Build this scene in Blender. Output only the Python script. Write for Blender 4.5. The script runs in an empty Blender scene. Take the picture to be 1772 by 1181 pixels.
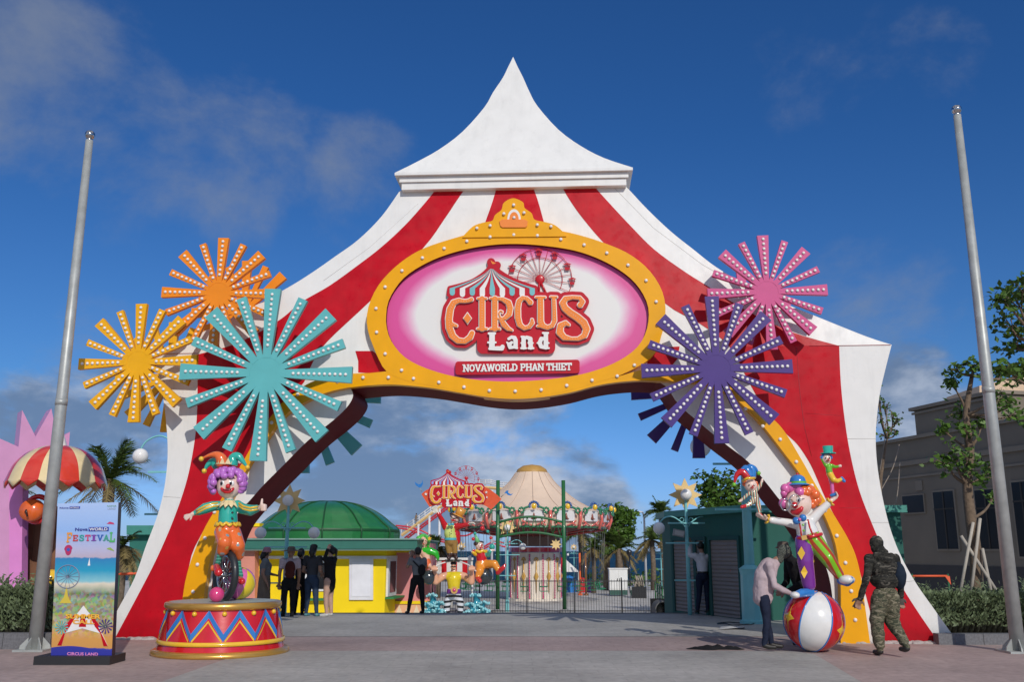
import bpy, math, random
import numpy as np
from math import sin, cos, pi, sqrt, atan2, radians, hypot
from mathutils import Vector, Matrix
random.seed(7)
S = bpy.context.scene
COL = S.collection
# ---------------------------------------------------------------- camera
FPX = 1613.0                                   # focal length in pixels of the 1772 px wide photograph
TH = math.atan(363 / FPX); CT, ST = cos(TH), sin(TH)
EYE = Vector((0, 0, 1.5))
cd = bpy.data.cameras.new('camera'); cam = bpy.data.objects.new('camera', cd); COL.objects.link(cam)
cd.sensor_width = 36; cd.lens = FPX / 1772 * 36; cd.clip_end = 6000; cd.clip_start = .1
cam.location = EYE; cam.rotation_euler = (pi / 2 + TH, 0, 0)
S.camera = cam
# ---------------------------------------------------------------- sun, sky, exposure
SUN_AZ, SUN_EL = radians(17), radians(31)      # behind the camera, to the right
sd = Vector((sin(SUN_AZ) * cos(SUN_EL), -cos(SUN_AZ) * cos(SUN_EL), sin(SUN_EL)))
sl = bpy.data.lights.new('sun', 'SUN'); sl.energy = 2.6; sl.angle = radians(.5); sl.color = (1, .945, .86)
so = bpy.data.objects.new('sun', sl); COL.objects.link(so)
so.rotation_euler = (-sd).to_track_quat('-Z', 'Y').to_euler(); so.location = (6, -20, 20)
S.view_settings.view_transform = 'Standard'; S.view_settings.look = 'None'
S.view_settings.exposure = 0; S.view_settings.gamma = 1
W = bpy.data.worlds.new('World'); S.world = W; W.use_nodes = True
def ray(px, py):
    x = (px - 886) / FPX; v = (590.5 - py) / FPX
    return Vector((x, CT - v * ST, ST + v * CT))
def make_world():
    nt = W.node_tree; N = nt.nodes; L = nt.links; N.clear()
    def nd(t, **k):
        n = N.new(t)
        for a, b in k.items(): setattr(n, a, b)
        return n
    def mth(op, a, b=None, c=None, clamp=False):
        n = nd('ShaderNodeMath', operation=op, use_clamp=clamp)
        for i, q in enumerate((a, b, c)):
            if q is None: continue
            if isinstance(q, (int, float)): n.inputs[i].default_value = q
            else: L.new(q, n.inputs[i])
        return n.outputs[0]
    out = nd('ShaderNodeOutputWorld'); bg = nd('ShaderNodeBackground'); L.new(bg.outputs[0], out.inputs[0])
    sky = nd('ShaderNodeTexSky', sky_type='NISHITA'); sky.sun_disc = False
    sky.sun_elevation = SUN_EL; sky.sun_rotation = pi - SUN_AZ
    sky.air_density = 1.0; sky.dust_density = .35; sky.ozone_density = 2.5
    tint = nd('ShaderNodeMix', data_type='RGBA', blend_type='MULTIPLY'); tint.inputs[0].default_value = 1
    L.new(sky.outputs[0], tint.inputs[6])
    sz = nd('ShaderNodeSeparateXYZ'); tc0 = nd('ShaderNodeTexCoord'); L.new(tc0.outputs['Generated'], sz.inputs[0])
    tr = nd('ShaderNodeValToRGB'); L.new(sz.outputs[2], tr.inputs[0]); te = tr.color_ramp.elements
    te[0].position = 0; te[0].color = HOR_TINT; te[1].position = .42; te[1].color = SKY_TINT
    q = te.new(.16); q.color = MID_TINT; L.new(tr.outputs[0], tint.inputs[7])
    tc = nd('ShaderNodeTexCoord'); g = tc.outputs['Generated']
    def noise(scale, stretch, det=8, rough=.6, off=0, dist=0.):
        mp = nd('ShaderNodeMapping'); mp.inputs['Scale'].default_value = stretch; mp.inputs['Location'].default_value = (off, off * .7, off * .3)
        L.new(g, mp.inputs[0])
        n = nd('ShaderNodeTexNoise'); n.inputs['Scale'].default_value = scale; n.inputs['Detail'].default_value = det
        n.inputs['Roughness'].default_value = rough; n.inputs['Distortion'].default_value = dist
        L.new(mp.outputs[0], n.inputs['Vector']); return n.outputs['Fac']
    def patch(px, py, rpx, gain=1.):              # soft round area of sky in which clouds may form
        d = ray(px, py).normalized()
        dp = nd('ShaderNodeVectorMath', operation='DOT_PRODUCT'); L.new(g, dp.inputs[0]); dp.inputs[1].default_value = d
        c = cos(math.atan(rpx / FPX))
        m = nd('ShaderNodeMapRange', interpolation_type='SMOOTHSTEP'); L.new(dp.outputs['Value'], m.inputs[0])
        m.inputs[1].default_value = c; m.inputs[2].default_value = 1.0; m.inputs[3].default_value = 0; m.inputs[4].default_value = gain
        return m.outputs[0]
    def ramp(v, lo, hi, a=0., b=1.):
        m = nd('ShaderNodeMapRange', interpolation_type='SMOOTHSTEP'); L.new(v, m.inputs[0])
        for i, q in enumerate((lo, hi, a, b)): m.inputs[i + 1].default_value = q
        return m.outputs[0]
    def mx(*a):
        r = a[0]
        for q in a[1:]: r = mth('MAXIMUM', r, q)
        return r
    base = tint.outputs[2]
    def over(base, fac, colr):
        m = nd('ShaderNodeMix', data_type='RGBA'); L.new(fac, m.inputs[0]); L.new(base, m.inputs[6])
        if isinstance(colr, tuple): m.inputs[7].default_value = colr
        else: L.new(colr, m.inputs[7])
        return m.outputs[2]
    # thin high streaks, upper left
    wm = mx(patch(40, 150, 260, .95), patch(200, 280, 230, .9), patch(400, 300, 220, .75), patch(340, 390, 190, .6), patch(610, 330, 170, .7), patch(1390, 150, 190, .45), patch(1560, 90, 170, .45), patch(1530, 560, 220, .5), patch(100, 520, 260, .3))
    wn = ramp(mth('ADD', noise(5.0, (1.0, 1, 1.3), 13, .62, 7.7, .15), mth('MULTIPLY', wm, .42)), .66, 1.02)
    wisp = mth('MULTIPLY', mth('MULTIPLY', wn, ramp(wm, .0, .3)), .66)
    base = over(base, wisp, WISP)
    # low banks of cumulus near the horizon
    cm = mx(patch(840, 740, 270, 1.0), patch(700, 800, 260, 1.0), patch(960, 830, 190, .95), patch(480, 760, 280, .9), patch(110, 790, 260, .8), patch(0, 860, 240, .9), patch(1110, 900, 120, .3), patch(1560, 740, 180, .8), patch(600, 880, 240, .8))
    cn = noise(5.5, (1, 1, 1.9), 10, .56, 19.4, .25)
    cl = ramp(mth('ADD', cn, mth('MULTIPLY', cm, .33)), .65, .80)
    cl = mth('MULTIPLY', cl, ramp(cm, .02, .35))
    shade = ramp(noise(6.5, (1, 1, 2.0), 9, .58, 14.3, .2), .42, .66)
    cc = nd('ShaderNodeMix', data_type='RGBA'); L.new(shade, cc.inputs[0]); cc.inputs[6].default_value = CUMD; cc.inputs[7].default_value = CUML
    base = over(base, mth('MULTIPLY', cl, .82), cc.outputs[2])
    # broken bright cloud added out of view, behind and overhead, to lighten the shade
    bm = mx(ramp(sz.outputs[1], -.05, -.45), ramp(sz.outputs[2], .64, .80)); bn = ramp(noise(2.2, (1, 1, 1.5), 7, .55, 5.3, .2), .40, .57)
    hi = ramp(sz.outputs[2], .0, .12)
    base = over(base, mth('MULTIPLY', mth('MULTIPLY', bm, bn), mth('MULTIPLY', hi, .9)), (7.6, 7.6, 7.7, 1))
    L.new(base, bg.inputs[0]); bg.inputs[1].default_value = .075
HOR_TINT = (.52, .80, 1.65, 1); MID_TINT = (.36, .70, 1.15, 1); SKY_TINT = (.24, .62, 1.12, 1); WISP = (3.0, 3.5, 4.5, 1); CUMD = (1.9, 2.7, 4.2, 1); CUML = (6.9, 7.5, 8.6, 1)
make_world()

# ---------------------------------------------------------------- helpers
def at(px, py, Y):
    r = ray(px, py); return EYE + r * (Y / r.y)
def gnd(px, py, z=0.):
    r = ray(px, py); return EYE + r * ((z - 1.5) / r.z)
def lin(c):
    c = c / 255.; return c / 12.92 if c <= .04045 else ((c + .055) / 1.055) ** 2.4
MATS = {}
def mat(name, rgb, rough=.45, metal=0., var=.06, scale=3., bump=.0, bscale=20., coat=0., spec=None, f=None, trans=0.):
    """painted / plain surface; rgb in 0..1 linear albedo, broken up by soft noise"""
    if name in MATS: return MATS[name]
    m = bpy.data.materials.new(name); m.use_nodes = True; nt = m.node_tree; N = nt.nodes; L = nt.links
    b = N['Principled BSDF']; b.inputs['Roughness'].default_value = rough; b.inputs['Metallic'].default_value = metal
    if coat: b.inputs['Coat Weight'].default_value = coat; b.inputs['Coat Roughness'].default_value = .08
    if spec is not None: b.inputs['Specular IOR Level'].default_value = spec
    if trans: b.inputs['Transmission Weight'].default_value = trans
    tc = N.new('ShaderNodeTexCoord')
    no = N.new('ShaderNodeTexNoise'); no.inputs['Scale'].default_value = scale; no.inputs['Detail'].default_value = 6
    L.new(tc.outputs['Object'], no.inputs['Vector'])
    mr = N.new('ShaderNodeMapRange'); mr.inputs[1].default_value = .3; mr.inputs[2].default_value = .7
    mr.inputs[3].default_value = 1 - var; mr.inputs[4].default_value = 1 + var; L.new(no.outputs['Fac'], mr.inputs[0])
    mul = N.new('ShaderNodeVectorMath'); mul.operation = 'SCALE'; mul.inputs[0].default_value = rgb; L.new(mr.outputs[0], mul.inputs['Scale'])
    L.new(mul.outputs[0], b.inputs['Base Color'])
    if f: f(N, L, b, tc, mul)
    if bump:
        n2 = N.new('ShaderNodeTexNoise'); n2.inputs['Scale'].default_value = bscale; n2.inputs['Detail'].default_value = 5
        L.new(tc.outputs['Object'], n2.inputs['Vector'])
        bp = N.new('ShaderNodeBump'); bp.inputs['Strength'].default_value = bump; bp.inputs['Distance'].default_value = .02
        L.new(n2.outputs['Fac'], bp.inputs['Height']); L.new(bp.outputs[0], b.inputs['Normal'])
    MATS[name] = m; return m
def tag(o, label=None, cat=None, group=None, kind=None):
    if label: o['label'] = label
    if cat: o['category'] = cat
    if group: o['group'] = group
    if kind: o['kind'] = kind
    return o
def empty(name, loc, rz=0., label=None, cat=None, group=None):
    o = bpy.data.objects.new(name, None); COL.objects.link(o); o.location = loc; o.rotation_euler = (0, 0, rz)
    o.empty_display_size = .2
    return tag(o, label, cat, group)
def wm(o):                                       # world matrix without a depsgraph update
    m = o.matrix_basis.copy()
    while o.parent: o = o.parent; m = o.matrix_basis @ m
    return m
def copy_tree(o, parent=None):
    c = o.copy(); COL.objects.link(c); c.parent = parent
    for ch in [q for q in ALLK.get(o.name, [])]: copy_tree(ch, c)
    return c
ALLK = {}
def kid(o, parent):
    if parent is not None:
        o.parent = parent; ALLK.setdefault(parent.name, []).append(o)
def ctree(o, parent=None, fn=None):
    c = o.copy(); COL.objects.link(c)
    if parent is not None: kid(c, parent)
    for ch in list(ALLK.get(o.name, [])): ctree(ch, c)
    return c
class MB:
    """collects shapes in WORLD coordinates (or local ones) and links them as one mesh"""
    def __init__(s): s.v = []; s.f = []; s.m = []; s.sm = []
    def add(s, vs, fs, mi=0, smooth=False):
        b = len(s.v); s.v.extend([tuple(q) for q in vs])
        for f in fs: s.f.append(tuple(b + i for i in f)); s.m.append(mi); s.sm.append(smooth)
        return s
    def box(s, c, size, rz=0., mi=0, R=None):
        c = Vector(c); hx, hy, hz = size[0] / 2, size[1] / 2, size[2] / 2
        R = R or Matrix.Rotation(rz, 3, 'Z')
        vs = [c + R @ Vector((x * hx, y * hy, z * hz)) for z in (-1, 1) for y in (-1, 1) for x in (-1, 1)]
        return s.add(vs, [(0, 2, 3, 1), (4, 5, 7, 6), (0, 1, 5, 4), (2, 6, 7, 3), (0, 4, 6, 2), (1, 3, 7, 5)], mi)
    def tube(s, pts, r, n=8, mi=0, closed=False, caps=True, smooth=True, flat=None):
        pts = [Vector(p) for p in pts]; k = len(pts)
        rs = [r] * k if isinstance(r, (int, float)) else list(r)
        up = None; vs = []
        for i, p in enumerate(pts):
            a = pts[i - 1] if (i or closed) else p; b = pts[(i + 1) % k] if (i < k - 1 or closed) else p
            d = (b - a)
            d = d.normalized() if d.length > 1e-9 else Vector((0, 0, 1))
            if up is None:
                up = Vector((0, 0, 1)) if abs(d.z) < .9 else Vector((0, 1, 0))
            u = d.cross(up)
            u = u.normalized() if u.length > 1e-6 else d.orthogonal().normalized()
            w = u.cross(d).normalized(); up = w
            for j in range(n):
                t = 2 * pi * j / n
                vs.append(p + (u * cos(t) + w * sin(t)) * rs[i])
        fs = []
        for i in range(k if closed else k - 1):
            a = i * n; b = ((i + 1) % k) * n
            for j in range(n): fs.append((a + j, a + (j + 1) % n, b + (j + 1) % n, b + j))
        s.add(vs, fs, mi, smooth)
        if caps and not closed:
            b0 = len(s.v) - k * n
            s.f.append(tuple(b0 + j for j in reversed(range(n)))); s.m.append(mi); s.sm.append(False)
            b1 = b0 + (k - 1) * n
            s.f.append(tuple(b1 + j for j in range(n))); s.m.append(mi); s.sm.append(False)
        return s
    def cyl(s, a, b, r0, r1=None, n=16, mi=0, smooth=True):
        return s.tube([a, b], [r0, r0 if r1 is None else r1], n, mi, smooth=smooth)
    def ball(s, c, r, n=16, m=10, mi=0, R=None, half=False):
        c = Vector(c); rr = (r, r, r) if isinstance(r, (int, float)) else r
        vs = []; fs = []
        for i in range(m + 1):
            ph = pi * i / m
            if half: ph = pi / 2 * i / m
            for j in range(n):
                t = 2 * pi * j / n
                q = Vector((sin(ph) * cos(t) * rr[0], sin(ph) * sin(t) * rr[1], cos(ph) * rr[2]))
                if R: q = R @ q
                vs.append(c + q)
        for i in range(m):
            for j in range(n): fs.append((i * n + j, (i + 1) * n + j, (i + 1) * n + (j + 1) % n, i * n + (j + 1) % n))
        return s.add(vs, fs, mi, True)
    def lathe(s, c, prof, n=32, mi=0, a0=0., a1=2 * pi, smooth=True, mfn=None, sx=1., sy=1.):
        c = Vector(c); full = abs(a1 - a0 - 2 * pi) < 1e-6; k = n if full else n + 1
        vs = [c + Vector((r * cos(a0 + (a1 - a0) * j / n) * sx, r * sin(a0 + (a1 - a0) * j / n) * sy, z)) for r, z in prof for j in range(k)]
        b = len(s.v); s.v.extend([tuple(q) for q in vs])
        for i in range(len(prof) - 1):
            for j in range(n):
                s.f.append((b + i * k + j, b + i * k + (j + 1) % k, b + (i + 1) * k + (j + 1) % k, b + (i + 1) * k + j))
                s.m.append(mfn(i, j) if mfn else mi); s.sm.append(smooth)
        return s
    def prism(s, poly, fn, y0, y1, mi=0, mside=None, back=True):
        """poly: 2-D outline; fn(a, b, y) -> 3-D"""
        n = len(poly); vs = [fn(a, b, y0) for a, b in poly] + [fn(a, b, y1) for a, b in poly]
        ar = sum(poly[i][0] * poly[(i + 1) % n][1] - poly[(i + 1) % n][0] * poly[i][1] for i in range(n))
        fr = tuple(range(n)) if ar > 0 else tuple(reversed(range(n)))
        s.add(vs, [fr], mi)
        b = len(s.v) - 2 * n
        if back: s.f.append(tuple(b + n + i for i in reversed(fr))); s.m.append(mi if mside is None else mside); s.sm.append(False)
        for i in range(n):
            j = (i + 1) % n
            q = (b + i, b + n + i, b + n + j, b + j) if ar > 0 else (b + j, b + n + j, b + n + i, b + i)
            s.f.append(q); s.m.append(mi if mside is None else mside); s.sm.append(False)
        return s
    def build(s, name, mats, parent=None, label=None, cat=None, group=None, kind=None, org=None):
        """vertices are world coordinates; the object's origin goes to its parent's frame or to org"""
        me = bpy.data.meshes.new(name); o = bpy.data.objects.new(name, me); COL.objects.link(o)
        V = s.v
        if parent is not None:
            M = wm(parent).inverted(); V = [tuple(M @ Vector(q)) for q in V]; kid(o, parent)
        else:
            if org is None:
                a = np.array(V); org = ((a[:, 0].min() + a[:, 0].max()) / 2, (a[:, 1].min() + a[:, 1].max()) / 2, a[:, 2].min())
            V = [(q[0] - org[0], q[1] - org[1], q[2] - org[2]) for q in V]; o.location = org
        me.from_pydata(V, [], s.f)
        if not isinstance(mats, (list, tuple)): mats = [mats]
        for m in mats: me.materials.append(m)
        me.polygons.foreach_set('material_index', s.m); me.polygons.foreach_set('use_smooth', s.sm)
        me.update(); return tag(o, label, cat, group, kind)
def crom(P, n=6, closed=False):                  # Catmull-Rom through points of any dimension
    P = [tuple(p) for p in P]; k = len(P); out = []
    for i in range(k if closed else k - 1):
        g = lambda j: P[j % k] if closed else P[min(max(j, 0), k - 1)]
        a, b, c, d = g(i - 1), g(i), g(i + 1), g(i + 2)
        for q in range(n):
            t = q / n
            out.append(tuple(.5 * (2 * b[z] + (c[z] - a[z]) * t + (2 * a[z] - 5 * b[z] + 4 * c[z] - d[z]) * t * t + (3 * b[z] - a[z] - 3 * c[z] + d[z]) * t ** 3) for z in range(len(b))))
    if not closed: out.append(P[-1])
    return out
class Pl:
    """a vertical plane through (x0, y0) turned by phi; maps photo pixels onto it"""
    def __init__(s, x0, y0, phi=0., z0=0.):
        s.o = Vector((x0, y0, z0)); s.u = Vector((cos(phi), sin(phi), 0)); s.n = Vector((-sin(phi), cos(phi), 0)); s.phi = phi
    def px(s, px, py, off=0., lean=0., zl=0.):   # point where the pixel's ray meets the plane moved back by off (leaning back above zl)
        r = ray(px, py); e = EYE - s.o
        # n.(e + t r) = off + lean*(z-zl)
        t = (off - s.n.dot(e) + lean * (EYE.z - zl)) / (s.n.dot(r) - lean * r.z)
        return EYE + r * t
    def w(s, u, z, off=0.): return s.o + s.u * u + s.n * off + Vector((0, 0, z))
    def l(s, P): d = Vector(P) - s.o; return d.dot(s.u), d.z, d.dot(s.n)
def blob(name, chains, mats, vox=.012, parent=None, smooth=4, **kw):
    """one continuous surface grown round chains of tapered limbs.
    chains: (material index, [(Vector, radius), ...]) or (material index, Vector, (rx, ry, rz)[, R]) for an ellipsoid"""
    mb = MB(); segs = []
    for ch in chains:
        if isinstance(ch[1], Vector):
            R = ch[3] if len(ch) > 3 else None
            mb.ball(ch[1], ch[2], 20, 14, R=R); segs.append((ch[0], ch[1], ch[1], ch[2], ch[2], R)); continue
        pts = ch[1]
        for p, r in pts: mb.ball(p, r, 16, 10)
        for (p, r), (q, t) in zip(pts, pts[1:]):
            mb.tube([p, q], [r, t], 16); segs.append((ch[0], p, q, r, t, None))
        if len(pts) == 1: segs.append((ch[0], pts[0][0], pts[0][0], pts[0][1], pts[0][1], None))
    me = bpy.data.meshes.new('tmp'); a = np.array(mb.v); me.from_pydata(mb.v, [], mb.f); o = bpy.data.objects.new('tmp', me); COL.objects.link(o)
    rm = o.modifiers.new('r', 'REMESH'); rm.mode = 'VOXEL'; rm.voxel_size = vox; rm.use_smooth_shade = True
    if smooth:
        sm = o.modifiers.new('s', 'SMOOTH'); sm.factor = .5; sm.iterations = smooth
    dg = bpy.context.evaluated_depsgraph_get(); m2 = bpy.data.meshes.new_from_object(o.evaluated_get(dg), depsgraph=dg)
    bpy.data.objects.remove(o); bpy.data.meshes.remove(me)
    n = len(m2.vertices); co = np.empty(n * 3); m2.vertices.foreach_get('co', co); co = co.reshape(-1, 3)
    nf = len(m2.polygons); cen = np.empty(nf * 3); m2.polygons.foreach_get('center', cen); cen = cen.reshape(-1, 3)
    best = np.full(nf, 1e9); mi = np.zeros(nf, int)
    for k, p, q, r, t, R in segs:
        p = np.array(p); q = np.array(q)
        if isinstance(r, tuple):
            d = cen - p
            if R: d = d @ np.array(R)
            e = d / np.array(r); ln = np.linalg.norm(e, axis=1); dist = (ln - 1) * min(r)
        else:
            d = q - p; L2 = d @ d
            h = np.clip(((cen - p) @ d) / L2, 0, 1) if L2 > 1e-12 else np.zeros(nf)
            dist = np.linalg.norm(cen - p - h[:, None] * d, axis=1) - (r + (t - r) * h)
        s = dist < best; best[s] = dist[s]; mi[s] = k
    m2.polygons.foreach_set('material_index', mi.astype(np.int32)); m2.materials.clear()
    if not isinstance(mats, (list, tuple)): mats = [mats]
    for m in mats: m2.materials.append(m)
    m2.polygons.foreach_set('use_smooth', [True] * nf)
    m2.polygons.foreach_set('material_index', mi.astype(np.int32))
    m2.name = name; o = bpy.data.objects.new(name, m2); COL.objects.link(o)
    if parent is not None: m2.transform(wm(parent).inverted()); kid(o, parent)
    else:
        org = Vector(((co[:, 0].min() + co[:, 0].max()) / 2, (co[:, 1].min() + co[:, 1].max()) / 2, co[:, 2].min()))
        m2.transform(Matrix.Translation(-org)); o.location = org
    m2.update(); return tag(o, **kw)
# ---- 2-D shapes from distance fields (lettering, logo)
def seg_field(X, Y, pts):
    D = np.full(X.shape, 1e9)
    if len(pts) == 1: pts = pts * 2
    for (x0, y0, r0), (x1, y1, r1) in zip(pts, pts[1:]):
        dx, dy = x1 - x0, y1 - y0; L2 = dx * dx + dy * dy
        h = np.clip(((X - x0) * dx + (Y - y0) * dy) / L2, 0, 1) if L2 > 0 else 0
        D = np.minimum(D, np.hypot(X - x0 - h * dx, Y - y0 - h * dy) - (r0 + (r1 - r0) * h))
    return D
def poly_field(X, Y, P):
    D = np.full(X.shape, 1e9); ins = np.zeros(X.shape, bool)
    for (x0, y0), (x1, y1) in zip(P, P[1:] + P[:1]):
        dx, dy = x1 - x0, y1 - y0; L2 = dx * dx + dy * dy
        if L2 == 0: continue
        h = np.clip(((X - x0) * dx + (Y - y0) * dy) / L2, 0, 1)
        D = np.minimum(D, np.hypot(X - x0 - h * dx, Y - y0 - h * dy))
        if dy != 0: ins ^= ((y0 > Y) != (y1 > Y)) & (X < dx * (Y - y0) / dy + x0)
    return np.where(ins, -D, D)
def field_mesh(mb, F, xs, ys, fn, y0, y1, mi=0):
    """solid where F<0: front at depth y0, sides back to y1.  ys run downwards like pixels"""
    ny, nx = F.shape; ins = F < 0
    full = ins[:-1, :-1] & ins[1:, :-1] & ins[:-1, 1:] & ins[1:, 1:]
    anyc = ins[:-1, :-1] | ins[1:, :-1] | ins[:-1, 1:] | ins[1:, 1:]
    def q(pts): mb.add([fn(x, y, y0) for x, y in pts], [tuple(range(len(pts)))], mi)
    for j in range(ny - 1):
        i = 0
        while i < nx - 1:
            if full[j, i]:
                k = i
                while k < nx - 1 and full[j, k]: k += 1
                q([(xs[i], ys[j + 1]), (xs[k], ys[j + 1]), (xs[k], ys[j]), (xs[i], ys[j])]); i = k; continue
            if anyc[j, i]:
                c = [(i, j + 1), (i + 1, j + 1), (i + 1, j), (i, j)]; pl = []; cr = []
                for a in range(4):
                    A, B = c[a], c[(a + 1) % 4]; fa, fb = F[A[1], A[0]], F[B[1], B[0]]
                    if fa < 0: pl.append((xs[A[0]], ys[A[1]]))
                    if (fa < 0) != (fb < 0):
                        t = fa / (fa - fb); P = (xs[A[0]] + (xs[B[0]] - xs[A[0]]) * t, ys[A[1]] + (ys[B[1]] - ys[A[1]]) * t)
                        pl.append(P); cr.append((fa < 0, P))
                if len(pl) >= 3: q(pl)
                for a in range(0, len(cr) - 1, 2):
                    A, B = cr[a], cr[a + 1]
                    if not A[0]: A, B = B, A
                    mb.add([fn(*A[1], y0), fn(*B[1], y0), fn(*B[1], y1), fn(*A[1], y1)], [(0, 3, 2, 1)], mi)
            i += 1
    return mb
# ---------------------------------------------------------------- materials
def gloss(name, rgb, rough=.3, var=.05, bump=.04, coat=.12, **k): return mat(name, rgb, rough, var=var, bump=bump, bscale=3., coat=coat, spec=k.pop('spec', .3), **k)
def weather(N, L, b, tc, mul):
    mp = N.new('ShaderNodeMapping'); mp.inputs['Scale'].default_value = (3.2, 3.2, .28); L.new(tc.outputs['Object'], mp.inputs[0])
    n = N.new('ShaderNodeTexNoise'); n.inputs['Scale'].default_value = 2.2; n.inputs['Detail'].default_value = 9; n.inputs['Roughness'].default_value = .65; L.new(mp.outputs[0], n.inputs['Vector'])
    r = N.new('ShaderNodeMapRange'); r.inputs[1].default_value = .50; r.inputs[2].default_value = .74; r.inputs[3].default_value = 1; r.inputs[4].default_value = .92; L.new(n.outputs['Fac'], r.inputs[0])
    s = N.new('ShaderNodeSeparateXYZ'); L.new(tc.outputs['Object'], s.inputs[0]); n2 = N.new('ShaderNodeTexNoise'); n2.inputs['Scale'].default_value = 5; n2.inputs['Detail'].default_value = 7; L.new(tc.outputs['Object'], n2.inputs['Vector'])
    a = N.new('ShaderNodeMath'); a.operation = 'MULTIPLY_ADD'; L.new(n2.outputs['Fac'], a.inputs[0]); a.inputs[1].default_value = -.55; L.new(s.outputs[2], a.inputs[2])
    g = N.new('ShaderNodeMapRange'); g.inputs[1].default_value = -.25; g.inputs[2].default_value = .12; g.inputs[3].default_value = .74; g.inputs[4].default_value = 1; L.new(a.outputs[0], g.inputs[0])
    m = N.new('ShaderNodeMath'); m.operation = 'MULTIPLY'; L.new(r.outputs[0], m.inputs[0]); L.new(g.outputs[0], m.inputs[1])
    v = N.new('ShaderNodeVectorMath'); v.operation = 'SCALE'; L.new(mul.outputs[0], v.inputs[0]); L.new(m.outputs[0], v.inputs['Scale']); L.new(v.outputs[0], b.inputs['Base Color'])
    q = N.new('ShaderNodeMapRange'); q.inputs[1].default_value = .35; q.inputs[2].default_value = .7; q.inputs[3].default_value = .26; q.inputs[4].default_value = .5; L.new(n2.outputs['Fac'], q.inputs[0]); L.new(q.outputs[0], b.inputs['Roughness'])
M_WHITE = gloss('gate_white', (.80, .79, .76), .38, var=.035, coat=.12, f=weather)
M_RED = gloss('gate_red', (.52, .006, .016), .27, var=.12, bump=.10, f=weather, spec=.16, coat=.06)
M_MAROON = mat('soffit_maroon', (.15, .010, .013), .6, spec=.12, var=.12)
M_YEL = gloss('trim_yellow', (.88, .40, .001), .3)
M_BULB = mat('bulb_white', (.86, .82, .78), .25, var=.01)
M_METAL = mat('galvanised', (.40, .415, .40), .45, metal=.25, var=.14, scale=6, bump=.05)
M_CHROME = mat('chrome', (.55, .55, .55), .12, metal=1)
M_LOGORED = gloss('logo_red', (.52, .012, .022), .3)
M_LOGOWHITE = gloss('logo_white', (.82, .80, .76), .4)
M_ORANGE = gloss('letter_orange', (.90, .26, .045), .35)
M_TEAL = gloss('tent_teal', (.20, .50, .52), .4)
# ---------------------------------------------------------------- ground
def f_pave(c2, sc, w=.012):
    def f(N, L, b, tc, mul):
        br = N.new('ShaderNodeTexBrick'); br.inputs['Scale'].default_value = sc; br.inputs['Mortar Size'].default_value = w
        br.inputs['Brick Width'].default_value = .6; br.inputs['Row Height'].default_value = .3; br.inputs['Mortar Smooth'].default_value = .3
        br.inputs['Color1'].default_value = (1, 1, 1, 1); br.inputs['Color2'].default_value = (.95, .95, .95, 1); br.inputs['Mortar'].default_value = (.86, .86, .86, 1)
        L.new(tc.outputs['Object'], br.inputs['Vector'])
        n = N.new('ShaderNodeTexNoise'); n.inputs['Scale'].default_value = .45; n.inputs['Detail'].default_value = 10; n.inputs['Roughness'].default_value = .7; L.new(tc.outputs['Object'], n.inputs['Vector'])
        r = N.new('ShaderNodeMapRange'); r.inputs[1].default_value = .3; r.inputs[2].default_value = .7; r.inputs[3].default_value = .70; r.inputs[4].default_value = 1.16; L.new(n.outputs['Fac'], r.inputs[0])
        n3 = N.new('ShaderNodeTexNoise'); n3.inputs['Scale'].default_value = 2.6; n3.inputs['Detail'].default_value = 12; n3.inputs['Roughness'].default_value = .75; L.new(tc.outputs['Object'], n3.inputs['Vector']); r3 = N.new('ShaderNodeMapRange'); r3.inputs[1].default_value = .60; r3.inputs[2].default_value = .70; r3.inputs[3].default_value = 1; r3.inputs[4].default_value = .72; L.new(n3.outputs['Fac'], r3.inputs[0]); m3 = N.new('ShaderNodeMath'); m3.operation = 'MULTIPLY'; L.new(r.outputs[0], m3.inputs[0]); L.new(r3.outputs[0], m3.inputs[1]); r = m3
        a = N.new('ShaderNodeVectorMath'); a.operation = 'MULTIPLY'; L.new(mul.outputs[0], a.inputs[0]); L.new(br.outputs['Color'], a.inputs[1])
        s = N.new('ShaderNodeVectorMath'); s.operation = 'SCALE'; L.new(a.outputs[0], s.inputs[0]); L.new(r.outputs[0], s.inputs['Scale']); L.new(s.outputs[0], b.inputs['Base Color'])
    return f
M_PAVE = mat('grey_concrete', (.415, .40, .37), .75, var=.13, scale=9, bump=.25, bscale=60, f=f_pave(0, 1.1))
M_PINK = mat('pink_concrete', (.415, .315, .29), .75, var=.13, scale=9, bump=.25, bscale=60, f=f_pave(0, 1.1))
M_EDGE = mat('step_concrete', (.10, .10, .105), .8, var=.1)
EDGE_Y = 23.75
LOW = -1.0
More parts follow.
